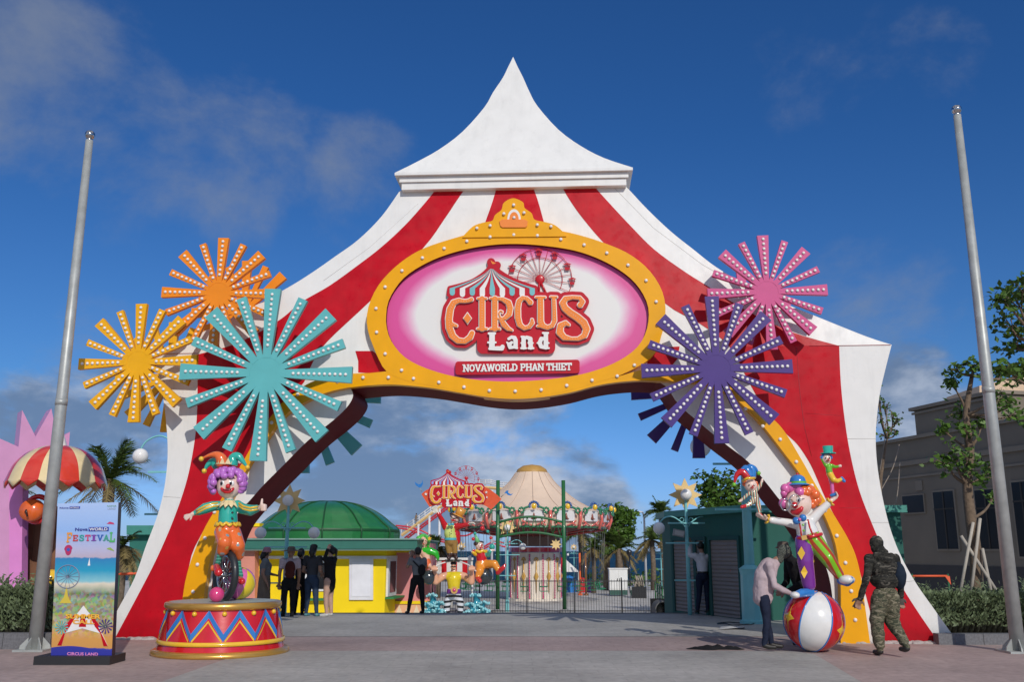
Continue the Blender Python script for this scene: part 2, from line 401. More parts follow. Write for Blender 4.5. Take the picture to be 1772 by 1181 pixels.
def pave():
    mb = MB(); E = EDGE_Y
    g = lambda x, y: gnd(x, y)
    mb.add([(-40, -30, 0), (40, -30, 0), (40, E, 0), (-40, E, 0)], [(0, 1, 2, 3)], 0)
    mb.add([(-40, E, 0), (40, E, 0), (40, E, LOW), (-40, E, LOW)], [(0, 3, 2, 1)], 1)
    mb.build('plaza_paving', [M_PINK, M_EDGE], kind='structure', org=(0, 0, 0))
    def sheet(name, P, m, dz):
        b = MB(); b.add([(p[0], p[1], dz) for p in P], [tuple(range(len(P)))]); b.build(name, m, kind='structure', org=(0, 0, 0))
    sheet('foreground_paving', [g(281, 1181), g(391, 1142), g(470, 1128), g(1372, 1128), g(1410, 1134), g(1489, 1181), (5.6, -28, 0), (-5.6, -28, 0)], M_PAVE, .004)
    b = g(390, 1103); c = g(1385, 1103)
    sheet('grey_paving', [(-39, E - .02, 0), (-39, g(390, 1088)[1], 0), (b[0], b[1], 0), (c[0], c[1], 0), (39, g(390, 1088)[1], 0), (39, E - .02, 0)][::-1], M_PAVE, .004)
    b = MB(); b.box((0, E - .12, .006), (79, .22, .012)); b.build('step_edge', M_EDGE, kind='structure')
    lo = MB(); lo.add([(-300, E + .02, LOW), (300, E + .02, LOW), (300, 82, LOW), (-300, 82, LOW)], [(0, 1, 2, 3)]); lo.add([(-300, 82, LOW), (300, 82, LOW), (300, 95, -4), (-300, 95, -4)], [(0, 1, 2, 3)])
    lo.build('lower_plaza', mat('pale_paving', (.55, .53, .50), .8, var=.1, scale=1.5, bump=.2, f=f_pave(0, .9)), kind='structure', org=(0, 0, 0))
    sea = MB(); sea.add([(-5000, 94, -3.4), (5000, 94, -3.4), (5000, 5500, -3.4), (-5000, 5500, -3.4)], [(0, 1, 2, 3)])
    def fw(N, L, b, tc, mul):
        w = N.new('ShaderNodeTexNoise'); w.inputs['Scale'].default_value = .35; w.inputs['Detail'].default_value = 8
        mp = N.new('ShaderNodeMapping'); mp.inputs['Scale'].default_value = (1, 2.2, 1); L.new(tc.outputs['Object'], mp.inputs[0]); L.new(mp.outputs[0], w.inputs['Vector'])
        bp = N.new('ShaderNodeBump'); bp.inputs['Strength'].default_value = .8; bp.inputs['Distance'].default_value = .6; L.new(w.outputs['Fac'], bp.inputs['Height']); L.new(bp.outputs[0], b.inputs['Normal'])
    sea.build('sea', mat('sea_water', (.007, .046, .088), .6, var=.15, scale=.02, f=fw, spec=.08), kind='structure', org=(0, 0, 0))
    gr = MB(); gr.add([(-300, -300, -.03), (300, -300, -.03), (300, EDGE_Y - .01, -.03), (-300, EDGE_Y - .01, -.03)], [(0, 1, 2, 3)])
    gr.build('ground', mat('earth', (.16, .15, .12), .9, var=.2), kind='structure', org=(0, 0, 0))
pave()
# ---------------------------------------------------------------- the gate
GP = Pl(0, 16.56, radians(-3.2))
GD = 1.3                                         # thickness of the gate
ZS = GP.px(900, 604.5).z; LEAN = math.tan(radians(5))
def G(px, py, off=0.):                           # photo pixel -> point on the gate's front, pushed back by off
    p = GP.px(px, py)
    if p.z > ZS: p = GP.px(px, py, 0, LEAN, ZS)
    return p + GP.n * off
def Gv(px, py, off=0.): return GP.px(px, py, off)   # vertical plane in front of / behind the gate
sh_y = lambda x: 612 + (x - 264) * (597 - 612) / (1542 - 264)
def clip(P, upper):
    f = lambda p: (sh_y(p[0]) - p[1]) if upper else (p[1] - sh_y(p[0]))
    out = []
    for a, b in zip(P, P[1:] + P[:1]):
        fa, fb = f(a), f(b)
        if fa >= 0: out.append(a)
        if (fa > 0) != (fb > 0) and fa != fb:
            t = fa / (fa - fb); out.append((a[0] + (b[0] - a[0]) * t, a[1] + (b[1] - a[1]) * t))
    return out
gate = empty('circus_gate', GP.w(0, 0), GP.phi, 'huge red and white striped circus tent archway with a pointed white roof', 'gate')
BOT_L, BOT_R = 1109.5, 1116.
L_out = crom([(692, 330), (660, 375), (620, 415), (580, 444), (540, 472), (500, 497), (440, 530), (370, 566), (300, 597), (264, 612)], 4)
L_side = crom([(264, 612), (275, 650), (284, 700), (289, 750), (290, 792), (286, 834), (279, 870), (269, 903), (252, 947), (233, 1001), (208, 1048), (175, 1109.5)], 4)
R_out = crom([(1078, 318), (1092, 332), (1120, 362), (1160, 400), (1200, 432), (1240, 463), (1290, 492), (1345, 520), (1430, 555), (1500, 583), (1543, 597)], 4)
R_side = crom([(1543, 597), (1532, 640), (1522, 685), (1516, 740), (1516, 780), (1520, 820), (1529, 870), (1542, 920), (1560, 965), (1585, 1010), (1615, 1053), (1660, 1116)], 4)
L_in = crom([(361, 1109.5), (364, 1038), (369, 997), (379, 950), (395, 912), (414, 886), (433, 866), (455, 841), (487, 809), (533, 763), (579, 726), (602, 703), (611, 685), (606, 671)], 4)
SB = crom([(606, 671), (633, 668), (665, 666), (698, 667), (747, 672), (796, 680), (845, 688), (891, 691), (937, 688), (986, 680), (1032, 668), (1068, 662), (1107, 659), (1137, 660)], 4)
R_in = crom([(1137, 660), (1155, 672), (1174, 700), (1208, 730), (1250, 765), (1295, 800), (1325, 835), (1352, 869), (1385, 905), (1412, 945), (1432, 990), (1441, 1040), (1445, 1116)], 4)
def gate_body():
    top = [(1078, 318), (692, 330)]
    body = [(692, 330)] + L_out[1:] + L_side[1:] + L_in + SB[1:] + R_in[1:] + R_side[::-1] + R_out[::-1][1:]
    mb = MB()
    for up in (True, False):
        P = clip(body, up); n = len(P)
        mb.add([G(x, y) for x, y in P], [tuple(range(n))])
        mb.add([GP.px(x, y) + GP.n * GD if not up else (lambda q: q - GP.n * (q - GP.o).dot(GP.n) + GP.n * GD)(G(x, y)) for x, y in P], [tuple(reversed(range(n)))])
    def back(p): q = G(*p); return q + GP.n * (GD - (q - GP.o).dot(GP.n))
    for line, rev in ((L_out + L_side[1:], False), (R_out + R_side[1:], True)):
        for a, b in zip(line, line[1:]):
            q = [G(*a), G(*b), back(b), back(a)]
            mb.add(q, [(0, 1, 2, 3) if not rev else (3, 2, 1, 0)])
    mb.build('facade', M_WHITE, gate)
    sf = MB()
    line = L_in + SB[1:] + R_in[1:]
    for a, b in zip(line, line[1:]): sf.add([G(*a), G(*b), back(b), back(a)], [(0, 1, 2, 3)], smooth=False)
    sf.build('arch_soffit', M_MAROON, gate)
gate_body()
def stripe(P, off=-.006):
    mb = MB()
    for up in (True, False):
        q = clip(P, up)
        if len(q) >= 3 and max(abs(sum(q[i][0] * q[(i + 1) % len(q)][1] - q[(i + 1) % len(q)][0] * q[i][1] for i in range(len(q)))) / 2, 0) > 3:
            mb.prism(q, lambda a, b, y: G(a, b, y), off, .01, back=False)
    return mb.build('red_stripe', M_RED, gate)
# prism() expects y-up outlines for its winding; pixels run down, which only flips normals of flat faces
cr = lambda *p: crom(p, 4)
stripe(cr((762, 318), (735, 352), (700, 391), (660, 428), (620, 459), (570, 495), (522, 523), (487, 552), (440, 580), (395, 600), (342, 614))
       + cr((342, 614), (342, 671), (341, 717), (337, 763), (327, 818), (314, 863), (295, 914), (273, 964), (250, 1010), (197, 1109.5))
       + cr((322, 1109.5), (327, 982), (350, 923), (378, 873), (423, 795), (455, 745), (480, 715), (500, 690), (526, 662), (541, 628), (567, 591), (641, 521), (731, 431), (770, 378), (790, 348), (812, 316))[0:])
stripe(cr((862, 315), (852, 350), (836, 395)) + cr((944, 395), (930, 345), (917, 312)))
stripe(cr((1015, 308), (1050, 347), (1090, 390), (1132, 432), (1184, 470), (1222, 494), (1290, 537), (1370, 575), (1452, 599))
       + cr((1452, 599), (1455, 665), (1462, 730), (1472, 790), (1487, 850), (1510, 910), (1532, 960), (1560, 1015), (1595, 1070), (1627, 1116))
       + cr((1527, 1116), (1512, 1080), (1498, 1030), (1485, 980), (1467, 940), (1450, 905), (1428, 862), (1412, 825), (1400, 800), (1380, 770), (1357, 748), (1325, 712), (1295, 660), (1262, 600), (1210, 560), (1149, 524), (1052, 428), (1010, 380), (985, 345), (965, 310)))
stripe([(615, 608), (645, 608), (700, 650), (620, 645), (620, 625)])
stripe([(1137, 602), (1176, 600), (1172, 622), (1155, 642), (1120, 642), (1120, 610)])
# fine joint lines of the roof edge and panels
def joint(P, r=.006):
    MB().tube([G(x, y, -.004) for x, y in P], r, 5).build('panel_joint', mat('joint_red', (.30, .02, .03), .5), gate)
joint([(1378, 602), (1384, 680), (1392, 740), (1404, 790)]); joint([(1400, 599.5), (1541, 597.5)]); joint([(266, 613), (342, 612)])
seam_m = mat('joint_white', (.50, .49, .46), .6)
for P_ in ([(724, 352), (640, 428), (560, 486)], [(1060, 322), (1130, 394), (1215, 458), (1330, 523)], [(283, 700), (337, 700)], [(1459, 760), (1516, 760)], [(283, 860), (312, 862)], [(1500, 905), (1538, 905)], [(1548, 1010), (1583, 1006)]):
    MB().tube([G(x, y, .001) for x, y in P_], .0045, 5).build('panel_joint', seam_m, gate)
joint([(1455, 720), (1394, 716)], .004); joint([(338, 760), (300, 905)][:1] + [(420, 762)], .004); joint([(1497, 880), (1452, 880)], .004)
rm = random.Random(11)
for xa_, xb_, yb_ in ((205, 268, 1109.5), (1527, 1620, 1116), (1445, 1500, 1116)):
    mo = MB()
    for i in range(46):
        q = G(xa_ + (xb_ - xa_) * i / 45, yb_); q.z = 0
        mo.ball(q + GP.n * -rm.uniform(.03, .13), (rm.uniform(.04, .10), rm.uniform(.04, .09), rm.uniform(.012, .05)), 8, 6)
    mo.build('mortar_skirt', mat('mortar', (.42, .38, .36), .95, var=.2, scale=20, bump=.6), gate, kind='stuff')
# raised yellow trim down both legs
def trim(Pin, Pout):
    P = Pin + Pout[::-1]
    return MB().prism(P, lambda a, b, y: Gv(a, b, -.17) + GP.n * (y + .17), -.17, .02, back=False).build('yellow_trim', M_YEL, gate)
trim(cr((353, 1109.5), (353, 1037), (357, 1005), (366, 959), (378, 914), (396, 873), (433, 802), (460, 763), (485, 728), (515, 703), (565, 680), (606, 670.5)),
     cr((313, 1109.5), (316, 1037), (327, 982), (350, 923), (378, 873), (423, 795), (452, 745), (487, 699), (510, 680), (538, 662), (575, 651), (606, 647)))
trim(cr((1455, 1116), (1455, 1020), (1452, 980), (1445, 940), (1430, 900), (1410, 860), (1385, 822), (1354, 781), (1323, 741), (1297, 713), (1268, 687), (1230, 668), (1180, 661), (1137, 660)),
     cr((1506, 1116), (1497, 1050), (1490, 1000), (1480, 960), (1466, 930), (1450, 903), (1425, 862), (1405, 828), (1387, 796), (1358, 748), (1337, 725), (1308, 702), (1274, 672), (1230, 650), (1180, 642), (1137, 641)))
BR = .042
def bulb_at(P, parent, r=BR, depth=.6, name='bulb'):
    return MB().ball(P, (r, r * depth * 1.3, r), 10, 6).build(name, M_BULB, parent)
BM = None
def bulbs(pts, parent, r):
    """small lamps that share one mesh"""
    global BM
    out = []
    Mi = wm(parent).inverted()
    if BM is None:
        o = MB().ball((0, 0, 0), (1, .8, 1), 10, 7).build('bulb', M_BULB, org=(0, 0, 0)); BM = o.data; bpy.data.objects.remove(o)
    for p in pts:
        o = bpy.data.objects.new('bulb', BM); COL.objects.link(o); kid(o, parent); o.location = Mi @ Vector(p); o.scale = (r, r, r); out.append(o)
    return out
bulbs([Gv(x, y, -.175) for x, y in [(371, 887), (354.5, 932), (341.6, 978), (334, 1025), (332, 1070), (393, 842), (415, 800), (470, 732), (515, 683), (584, 661), (1159, 649), (1205, 656), (1250, 675), (1290, 708), (1320, 738),
       (1350, 761), (1378, 800), (1405, 841), (1428, 884), (1448, 928), (1463, 975), (1473, 1024), (1480, 1074)]], gate, .033)
# roof cap
def cap():
    ztop = G(888, 318).z; fo = LEAN * (ztop - ZS) - .28; bo = GD + .22
    Lp = crom([(888, 98), (879, 118), (870, 137), (853, 168), (838, 193), (800, 236), (760, 266), (720, 286), (683, 299)], 3)
    Rp = crom([(888, 98), (896, 114), (905, 131), (916, 150), (930, 176), (966, 216), (1005, 245), (1045, 268), (1095, 290)], 3)
    mid = (fo + bo) / 2; n = len(Lp) - 1
    mb = MB(); rows = []
    w0 = (GP.px(*Rp[-1], fo) - GP.px(*Lp[-1], fo)).length
    for a, b in zip(Lp, Rp):
        k = (b[0] - a[0]) / (1095 - 683)
        k = k ** 1.0
        f = mid + (fo - mid) * k; A, B = GP.px(*a, f), GP.px(*b, f)
        z = (A.z + B.z) / 2; A.z = B.z = z
        A2 = A + GP.n * (bo - fo) * k; B2 = B + GP.n * (bo - fo) * k
        rows.append((A, B, B2, A2))
    vs = [p for r in rows for p in r]; fs = []
    for i in range(n):
        for j in range(4):
            fs.append((i * 4 + j, (i + 1) * 4 + j, (i + 1) * 4 + (j + 1) % 4, i * 4 + (j + 1) % 4))
    mb.add(vs, fs); fs = []
    c = rows[-1]; zb = c[0].z
    u0, u1 = GP.l(c[0])[0], GP.l(c[1])[0]; uc = (u0 + u1) / 2; w = u1 - u0; d = bo - fo
    def slab(m, grow, z0, z1): m.box(GP.w(uc, (z0 + z1) / 2, (fo + bo) / 2), (w + grow, d + grow, z1 - z0), GP.phi)
    slab(mb, 0., zb - .05, zb + .002)
    r = mb.build('roof_cap', M_WHITE, gate)
    co = MB(); slab(co, -.16, zb - .16, zb - .052); slab(co, -.24, zb - .30, zb - .163)
    co.build('cornice', M_WHITE, r)
    t = MB(); ap = rows[0][0] + GP.n * .5; t.tube([ap + Vector((.11 * cos(a), .11 * sin(a), -.12)) for a in np.linspace(0, 2 * pi, 21)[:-1]], .018, 6, closed=True); t.cyl(ap + Vector((0, 0, -.6)), ap + Vector((0, 0, -.12)), .02, n=8)
    for k in range(4): t.tube([ap + Vector((0, 0, -.12)), ap + Vector((.11 * cos(k * pi / 2), .11 * sin(k * pi / 2), -.12))], .01, 5)
    t.build('apex_ring', M_METAL, r)
cap()
# ---------------------------------------------------------------- the oval sign
SO = -.17
sign = empty('gate_sign', Gv(895, 691, SO), GP.phi, 'big oval pink and white sign in a yellow bulb frame over the archway', 'sign')
def Z2(x, y): return (600 + x / 3.055, 400 + y / 3.055)
outer = [Z2(*p) for p in [(105, 460), (125, 370), (180, 270), (280, 170), (400, 95), (560, 40), (700, 5), (888, -20), (1100, -5), (1250, 27), (1400, 78), (1500, 126), (1590, 198), (1655, 290), (1683, 380), (1682, 480), (1662, 560), (1635, 640), (1570, 700)]]
outer += [(1068, 652), (1032, 662), (986, 676), (937, 685.5), (891, 688.5), (845, 685.5), (796, 677), (747, 668), (705, 660)] + [Z2(*p) for p in [(215, 748), (170, 680), (140, 610), (115, 540)]]
inner = [Z2(*p) for p in [(208, 450), (225, 360), (300, 250), (420, 170), (560, 115), (720, 80), (880, 68), (1060, 80), (1230, 110), (1380, 170), (1500, 250), (1570, 340), (1597, 430), (1580, 540), (1520, 630), (1400, 705), (1230, 760), (1000, 790), (800, 795), (600, 775), (430, 730), (310, 670), (240, 590), (213, 520)]]
def polar(P, c, n):
    P = crom(P, 5, True); A = sorted(((atan2(p[1] - c[1], p[0] - c[0])) % (2 * pi), hypot(p[0] - c[0], p[1] - c[1])) for p in P)
    a = np.array([q[0] for q in A]); r = np.array([q[1] for q in A]); t = np.linspace(0, 2 * pi, n, endpoint=False)
    R = np.interp(t, np.r_[a[-1] - 2 * pi, a, a[0] + 2 * pi], np.r_[r[-1], r, r[0]])
    return [(c[0] + R[i] * cos(t[i]), c[1] + R[i] * sin(t[i])) for i in range(n)]
NO = 120; CO = (895, 545)
po, pi_ = polar(outer, CO, NO), polar(inner, CO, NO)
def frame():
    mb = MB(); f0, f1 = SO - .004, .35
    A = [Gv(*p, f0) for p in po]; B = [Gv(*p, f0) for p in pi_]
    Ab = [p + GP.n * (f1 - f0) for p in A]; Bb = [p + GP.n * .3 for p in B]
    vs = A + B + Ab + Bb; n = NO; fs = []; 
    for i in range(n):
        j = (i + 1) % n
        fs += [(i, j, n + j, n + i), (i, 2 * n + i, 2 * n + j, j)]
    mb.add(vs, fs)
    mb.add(vs, [(n + i, n + (i + 1) % n, 3 * n + (i + 1) % n, 3 * n + i) for i in range(n)], 1)
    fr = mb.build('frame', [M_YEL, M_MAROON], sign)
    MB().prism([(606, 647), (640, 646), (669, 643)] + [(720, 655), (800, 672), (895, 680), (990, 672), (1060, 655)] + [(1107, 641), (1137, 641)] + [(x, y) for x, y in SB[::-1]],
               lambda a, b, y: Gv(a, b, SO) + GP.n * (y - SO), SO, .0, back=False).build('lower_band', M_YEL, sign)
    cw = cr((800, 412), (807, 404), (820, 392), (837, 386), (852, 383), (857, 373), (868, 364), (872, 352), (888, 344), (905, 351), (908, 361), (920, 370), (925, 381), (942, 385), (959, 390), (972, 400), (980, 410))
    c = MB().prism(cw, lambda a, b, y: Gv(a, b, SO) + GP.n * (y - SO), SO - .03, .3, back=False).build('crest', M_YEL, sign)
    m = MB(); r1 = lambda x, y: (600 + x / 2.953, 80 + y / 2.953)
    m.prism([r1(*p) for p in [(780, 895), (795, 885), (910, 885), (925, 895), (922, 918), (915, 926), (795, 926), (785, 918)]], lambda a, b, y: Gv(a, b, y), SO - .055, SO - .02, back=False)
    arc = [(855 + 24 * cos(t), 885 - 38 * sin(t)) for t in np.linspace(0, pi, 12)]
    m.prism([r1(*p) for p in arc], lambda a, b, y: Gv(a, b, y), SO - .048, SO - .02, back=False)
    m.build('crest_ornament', M_ORANGE, c)
    m = MB(); ar = [(855 + 34 * cos(t), 885 - 52 * sin(t)) for t in np.linspace(0, pi, 14)]
    m.prism([r1(*p) for p in ar], lambda a, b, y: Gv(a, b, y), SO - .040, SO - .02, back=False); m.build('crest_arc', M_LOGOWHITE, c)
    def fpink(N, L, b, tc, mul):
        mp = N.new('ShaderNodeMapping'); L.new(tc.outputs['Object'], mp.inputs[0])
        mp.inputs['Location'].default_value = PC; mp.inputs['Scale'].default_value = (1 / 2.31, 0, 1 / 1.26)
        n = N.new('ShaderNodeTexNoise'); n.inputs['Scale'].default_value = 1.3; n.inputs['Detail'].default_value = 4; L.new(tc.outputs['Object'], n.inputs['Vector'])
        ln = N.new('ShaderNodeVectorMath'); ln.operation = 'LENGTH'; L.new(mp.outputs[0], ln.inputs[0])
        ad = N.new('ShaderNodeMath'); ad.operation = 'MULTIPLY_ADD'; L.new(n.outputs['Fac'], ad.inputs[0]); ad.inputs[1].default_value = .10; L.new(ln.outputs['Value'], ad.inputs[2])
        cr_ = N.new('ShaderNodeValToRGB'); L.new(ad.outputs[0], cr_.inputs[0]); e = cr_.color_ramp.elements
        e[0].position = .84; e[0].color = (.80, .78, .74, 1); e[1].position = 1.03; e[1].color = (.72, .075, .30, 1)
        q = cr_.color_ramp.elements.new(.855); q.color = (.80, .70, .72, 1); q = cr_.color_ramp.elements.new(.93); q.color = (.78, .27, .48, 1)
        L.new(cr_.outputs[0], b.inputs['Base Color'])
    P0 = wm(sign).inverted() @ Gv(896, 544, 0); 
    PC = (-P0.x / 2.31, 0, -P0.z / 1.26)
    pm = MB(); Q = [Gv(*p, SO + .09) for p in polar(inner, CO, NO)]
    Q = [q + (q - Gv(*CO, SO + .09)) * .04 for q in Q]
    pm.add(Q, [tuple(range(len(Q)))]); pm.build('panel', mat('pink_panel', (.8, .1, .36), .4, f=fpink, coat=.2), sign)
frame()
bulbs([Gv(*Z2(*p), SO - .02) for p in [(883, 20), (1008, 24), (1132, 44), (1255, 73), (1375, 116), (1487, 180), (1583, 262), (1636, 374), (1642, 497), (1607, 615), (1521, 710), (1430, 768), (1297, 790), (1163, 818), (1028, 841), (891, 848), (754, 845), (620, 826), (487, 801), (353, 781), (220, 775), (86, 776), (290, 737), (203, 650), (158, 536), (155, 410), (203, 296), (292, 210), (400, 142), (515, 92), (635, 54), (758, 31)]], sign, .032)
bulbs([Gv(600 + x / 2.953, 80 + y / 2.953, SO - .06) for x, y in [(853, 811), (803, 856), (906, 851), (733, 917), (665, 930), (974, 913), (1044, 921), (855, 876)]], sign, .03)
# ---------------------------------------------------------------- the logo, drawn from strokes (pixels of an enlarged view)
CIRC = [
 [(388, 582, 20), (360, 594, 17), (320, 600, 16), (260, 592, 22), (205, 615, 28), (172, 680, 33), (158, 780, 34), (163, 870, 34), (195, 955, 32), (250, 1003, 28), (320, 1010, 24), (375, 970, 28), (395, 925, 24)], [(190, 835, 20), (235, 852, 14)],
 [(497, 575, 28), (497, 880, 28)], [(455, 573, 11), (540, 573, 11)], [(452, 884, 12), (545, 884, 12)],
 [(628, 575, 28), (628, 880, 28)], [(583, 571, 11), (660, 571, 12)], [(582, 884, 12), (676, 884, 12)],
 [(660, 573, 13), (710, 580, 19), (768, 615, 28), (785, 670, 28), (775, 730, 27), (735, 770, 20), (690, 780, 10), (660, 778, 8)], [(690, 772, 8), (676, 748, 7), (668, 720, 7), (684, 698, 7), (706, 706, 6), (702, 724, 6)],
 [(695, 790, 22), (722, 840, 27), (762, 880, 20), (805, 898, 9)],
 [(990, 612, 26), (955, 572, 18), (910, 565, 20), (875, 600, 25), (862, 670, 28), (864, 770, 28), (882, 840, 26), (930, 878, 18), (980, 862, 18), (1010, 820, 20), (1008, 790, 14)],
 [(1095, 575, 28), (1096, 810, 30), (1118, 850, 26), (1165, 870, 20), (1215, 850, 20), (1238, 800, 22), (1236, 700, 20), (1231, 570, 18)], [(1050, 560, 11), (1140, 560, 11)], [(1200, 555, 10), (1260, 557, 10)], [(1095, 850, 18), (1066, 856, 11)],
 [(1500, 640, 27), (1526, 605, 22), (1495, 565, 18), (1420, 560, 17), (1350, 575, 26), (1322, 620, 30), (1345, 672, 33), (1400, 720, 35), (1470, 765, 36), (1535, 820, 36), (1565, 885, 34), (1545, 950, 28), (1480, 985, 18), (1410, 985, 16), (1335, 970, 28), (1292, 920, 34), (1300, 850, 30), (1350, 822, 22), (1385, 842, 13)]]
LAND = [
 [(600, 945, 26), (598, 1070, 27)], [(568, 930, 11), (628, 930, 11)], [(560, 1022, 9), (636, 1022, 9)], [(575, 1086, 12), (650, 1082, 20), (700, 1084, 20), (706, 1066, 20)],
 [(770, 985, 13), (800, 966, 14), (830, 975, 19), (840, 1000, 20), (840, 1066, 20), (855, 1080, 9)], [(800, 1022, 13), (775, 1045, 19), (783, 1072, 17), (825, 1070, 12)], [(752, 1020, 7), (775, 1045, 15)],
 [(922, 975, 20), (922, 1072, 21)], [(922, 985, 16), (955, 968, 14), (990, 985, 21), (996, 1074, 20)], [(898, 1081, 9), (945, 1081, 9)], [(972, 1081, 9), (1022, 1081, 9)], [(900, 963, 8), (925, 965, 10)], [(985, 1025, 20), (1018, 1028, 6)], [(925, 1025, 18), (897, 1028, 6)],
 [(1150, 935, 20), (1150, 1070, 22)], [(1120, 925, 9), (1172, 925, 9)], [(1140, 985, 13), (1103, 983, 18), (1087, 1025, 20), (1100, 1064, 18), (1145, 1076, 14)], [(1090, 1025, 18), (1062, 1028, 6)], [(1150, 1025, 18), (1180, 1028, 6)], [(1140, 1080, 9), (1180, 1080, 8)]]
TENT = crom([(593, 228), (560, 280), (500, 335), (400, 398), (280, 440), (168, 468)], 5) + [(160, 530), (1045, 525), (1040, 463)] + crom([(1040, 463), (960, 440), (860, 405), (780, 368), (700, 320), (640, 275), (593, 228)], 5)[1:-1]
TENT = TENT[::-1]
EMB = {}
def logo():
    px = lambda x, y: (750 + x / 5.907, 420 + y / 5.907)
    base = SO + .09
    fn = lambda x, y, d: Gv(*px(x, y), d)
    xs = np.arange(40, 1660, 5.); ys = np.arange(130, 1180, 5.); X, Y = np.meshgrid(xs, ys)
    fl = np.full(X.shape, 1e9)
    for s in CIRC: fl = np.minimum(fl, seg_field(X, Y, s))
    fd = (np.abs(X - 348) / 42 + np.abs(Y - 775) / 60 - 1) * 34
    land = np.full(X.shape, 1e9)
    for s in LAND: land = np.minimum(land, seg_field(X, Y, s))
    tent = poly_field(X, Y, TENT)
    flag = np.minimum(seg_field(X, Y, [(590, 200, 42), (600, 240, 40)]), seg_field(X, Y, [(650, 232, 40)]))
    box = np.maximum(np.abs(X - 845) - 335, np.abs(Y - 1000) - 76) ; box = np.where(box < 0, box, box) - 62
    bx = np.hypot(np.maximum(np.abs(X - 845) - 340, 0), np.maximum(np.abs(Y - 1000) - 78, 0)) - 60
    infill = poly_field(X, Y, [(390, 590), (1240, 570), (1300, 900), (1240, 960), (440, 960), (380, 900), (240, 850)])
    fillC = np.minimum(seg_field(X, Y, [(290, 700, 70), (330, 880, 80)]), seg_field(X, Y, [(1400, 640, 50), (1430, 900, 80)]))
    back = np.minimum.reduce([fillC, fl - 44, tent - 26, flag, bx, infill, fd - 30])
    lg = MB(); field_mesh(lg, back, xs, ys, fn, base - .07, base - .004)
    B = lg.build('logo_backing', M_LOGORED, sign)
    m = MB(); field_mesh(m, np.minimum(fl - 7, fd - 5), xs, ys, fn, base - .105, base - .071); EMB['edge'] = m.build('letter_edge', M_LOGOWHITE, B)
    m = MB(); field_mesh(m, np.minimum(fl + 1, fd + 2), xs, ys, fn, base - .125, base - .104); EMB['word'] = m.build('word_circus', M_ORANGE, B)
    m = MB(); field_mesh(m, land - 2, xs, ys, fn, base - .13, base - .071); EMB['land'] = m.build('word_land', M_LOGOWHITE, B)
    # tent stripes
    cxs = [193, 297, 398, 500, 602, 705, 805, 907, 1010]
    for k, c in enumerate(cxs):
        def edge(xe): return [(593 + (xe - 593) * t, 238 + 230 * t ** .58) for t in np.linspace(.03, 1, 9)]
        bot = 522 - abs(k - 4) * 1. + (14 if k % 2 else 0)
        l, r = edge(c - 27), edge(c + 27)
        P = l + [(c - 27, bot), (c - 18, bot + 18), (c, bot + 25), (c + 18, bot + 18), (c + 27, bot)] + r[::-1]
        MB().prism(P, fn, base - .078, base - .069, back=False).build('tent_stripe', M_LOGOWHITE if k % 2 else M_TEAL, B)
    MB().prism([(585, 178), (605, 195), (640, 210), (610, 222), (596, 212)], fn, base - .076, base - .069, back=False).build('pennant', M_ORANGE, B)
    # rows of lamp dots along the letters
    d = MB()
    for s in CIRC:
        if len(s) < 2 or max(p[2] for p in s) < 20: continue
        acc = 0.
        for a, b in zip(s, s[1:]):
            Ld = hypot(b[0] - a[0], b[1] - a[1]); t = acc
            while t < Ld:
                x = a[0] + (b[0] - a[0]) * t / Ld; y = a[1] + (b[1] - a[1]) * t / Ld
                d.ball(fn(x, y, base - .126), .0065, 6, 4); t += 27
            acc = t - Ld
    d.build('letter_dots', M_BULB, B, kind='stuff')
    # ferris wheel emblem
    w = MB(); c = (1090, 375); R1, R2 = 325, 228
    P = lambda r, t, d=base - .03: fn(c[0] + r * cos(t), c[1] - r * sin(t) * .97, d)
    for R in (R1, R2): w.tube([P(R, t) for t in np.linspace(-.45, pi + .25, 60)], .0065, 6)
    for k in range(14):
        t = -.42 + k * (pi + .6) / 13
        w.tube([P(20, t + .3), P(R1, t)], .0032, 5); w.tube([P(20, t - .3), P(R1, t)], .0032, 5)
    w.ball(fn(*c, base - .03), (.085, .02, .085), 14, 8)
    w.tube([fn(1095, 400, base - .03), fn(1155, 530, base - .03)], .022, 6); w.tube([fn(1085, 400, base - .03), fn(1075, 530, base - .03)], .022, 6)
    EW = w.build('ferris_wheel_emblem', M_LOGORED, sign)
    for (x, y) in [(805, 265), (918, 150), (1078, 100), (1240, 135), (1368, 245), (1418, 395)]:
        g = MB(); q = lambda dx, dy: fn(x + dx, y + dy, base - .05)
        g.prism([(x - 40, y - 26), (x, y - 40), (x + 40, y - 26), (x + 40, y - 20), (x - 40, y - 20)], fn, base - .055, base - .035, back=False)
        g.prism([(x - 26, y + 8), (x + 26, y + 8), (x + 22, y + 36), (x - 22, y + 36)], fn, base - .055, base - .035, back=False)
        g.tube([q(-24, -20), q(-24, 10)], .007, 5); g.tube([q(24, -20), q(24, 10)], .007, 5); g.tube([q(0, -20), q(0, 10)], .005, 5)
        g.build('cabin', M_LOGORED, EW)
logo()
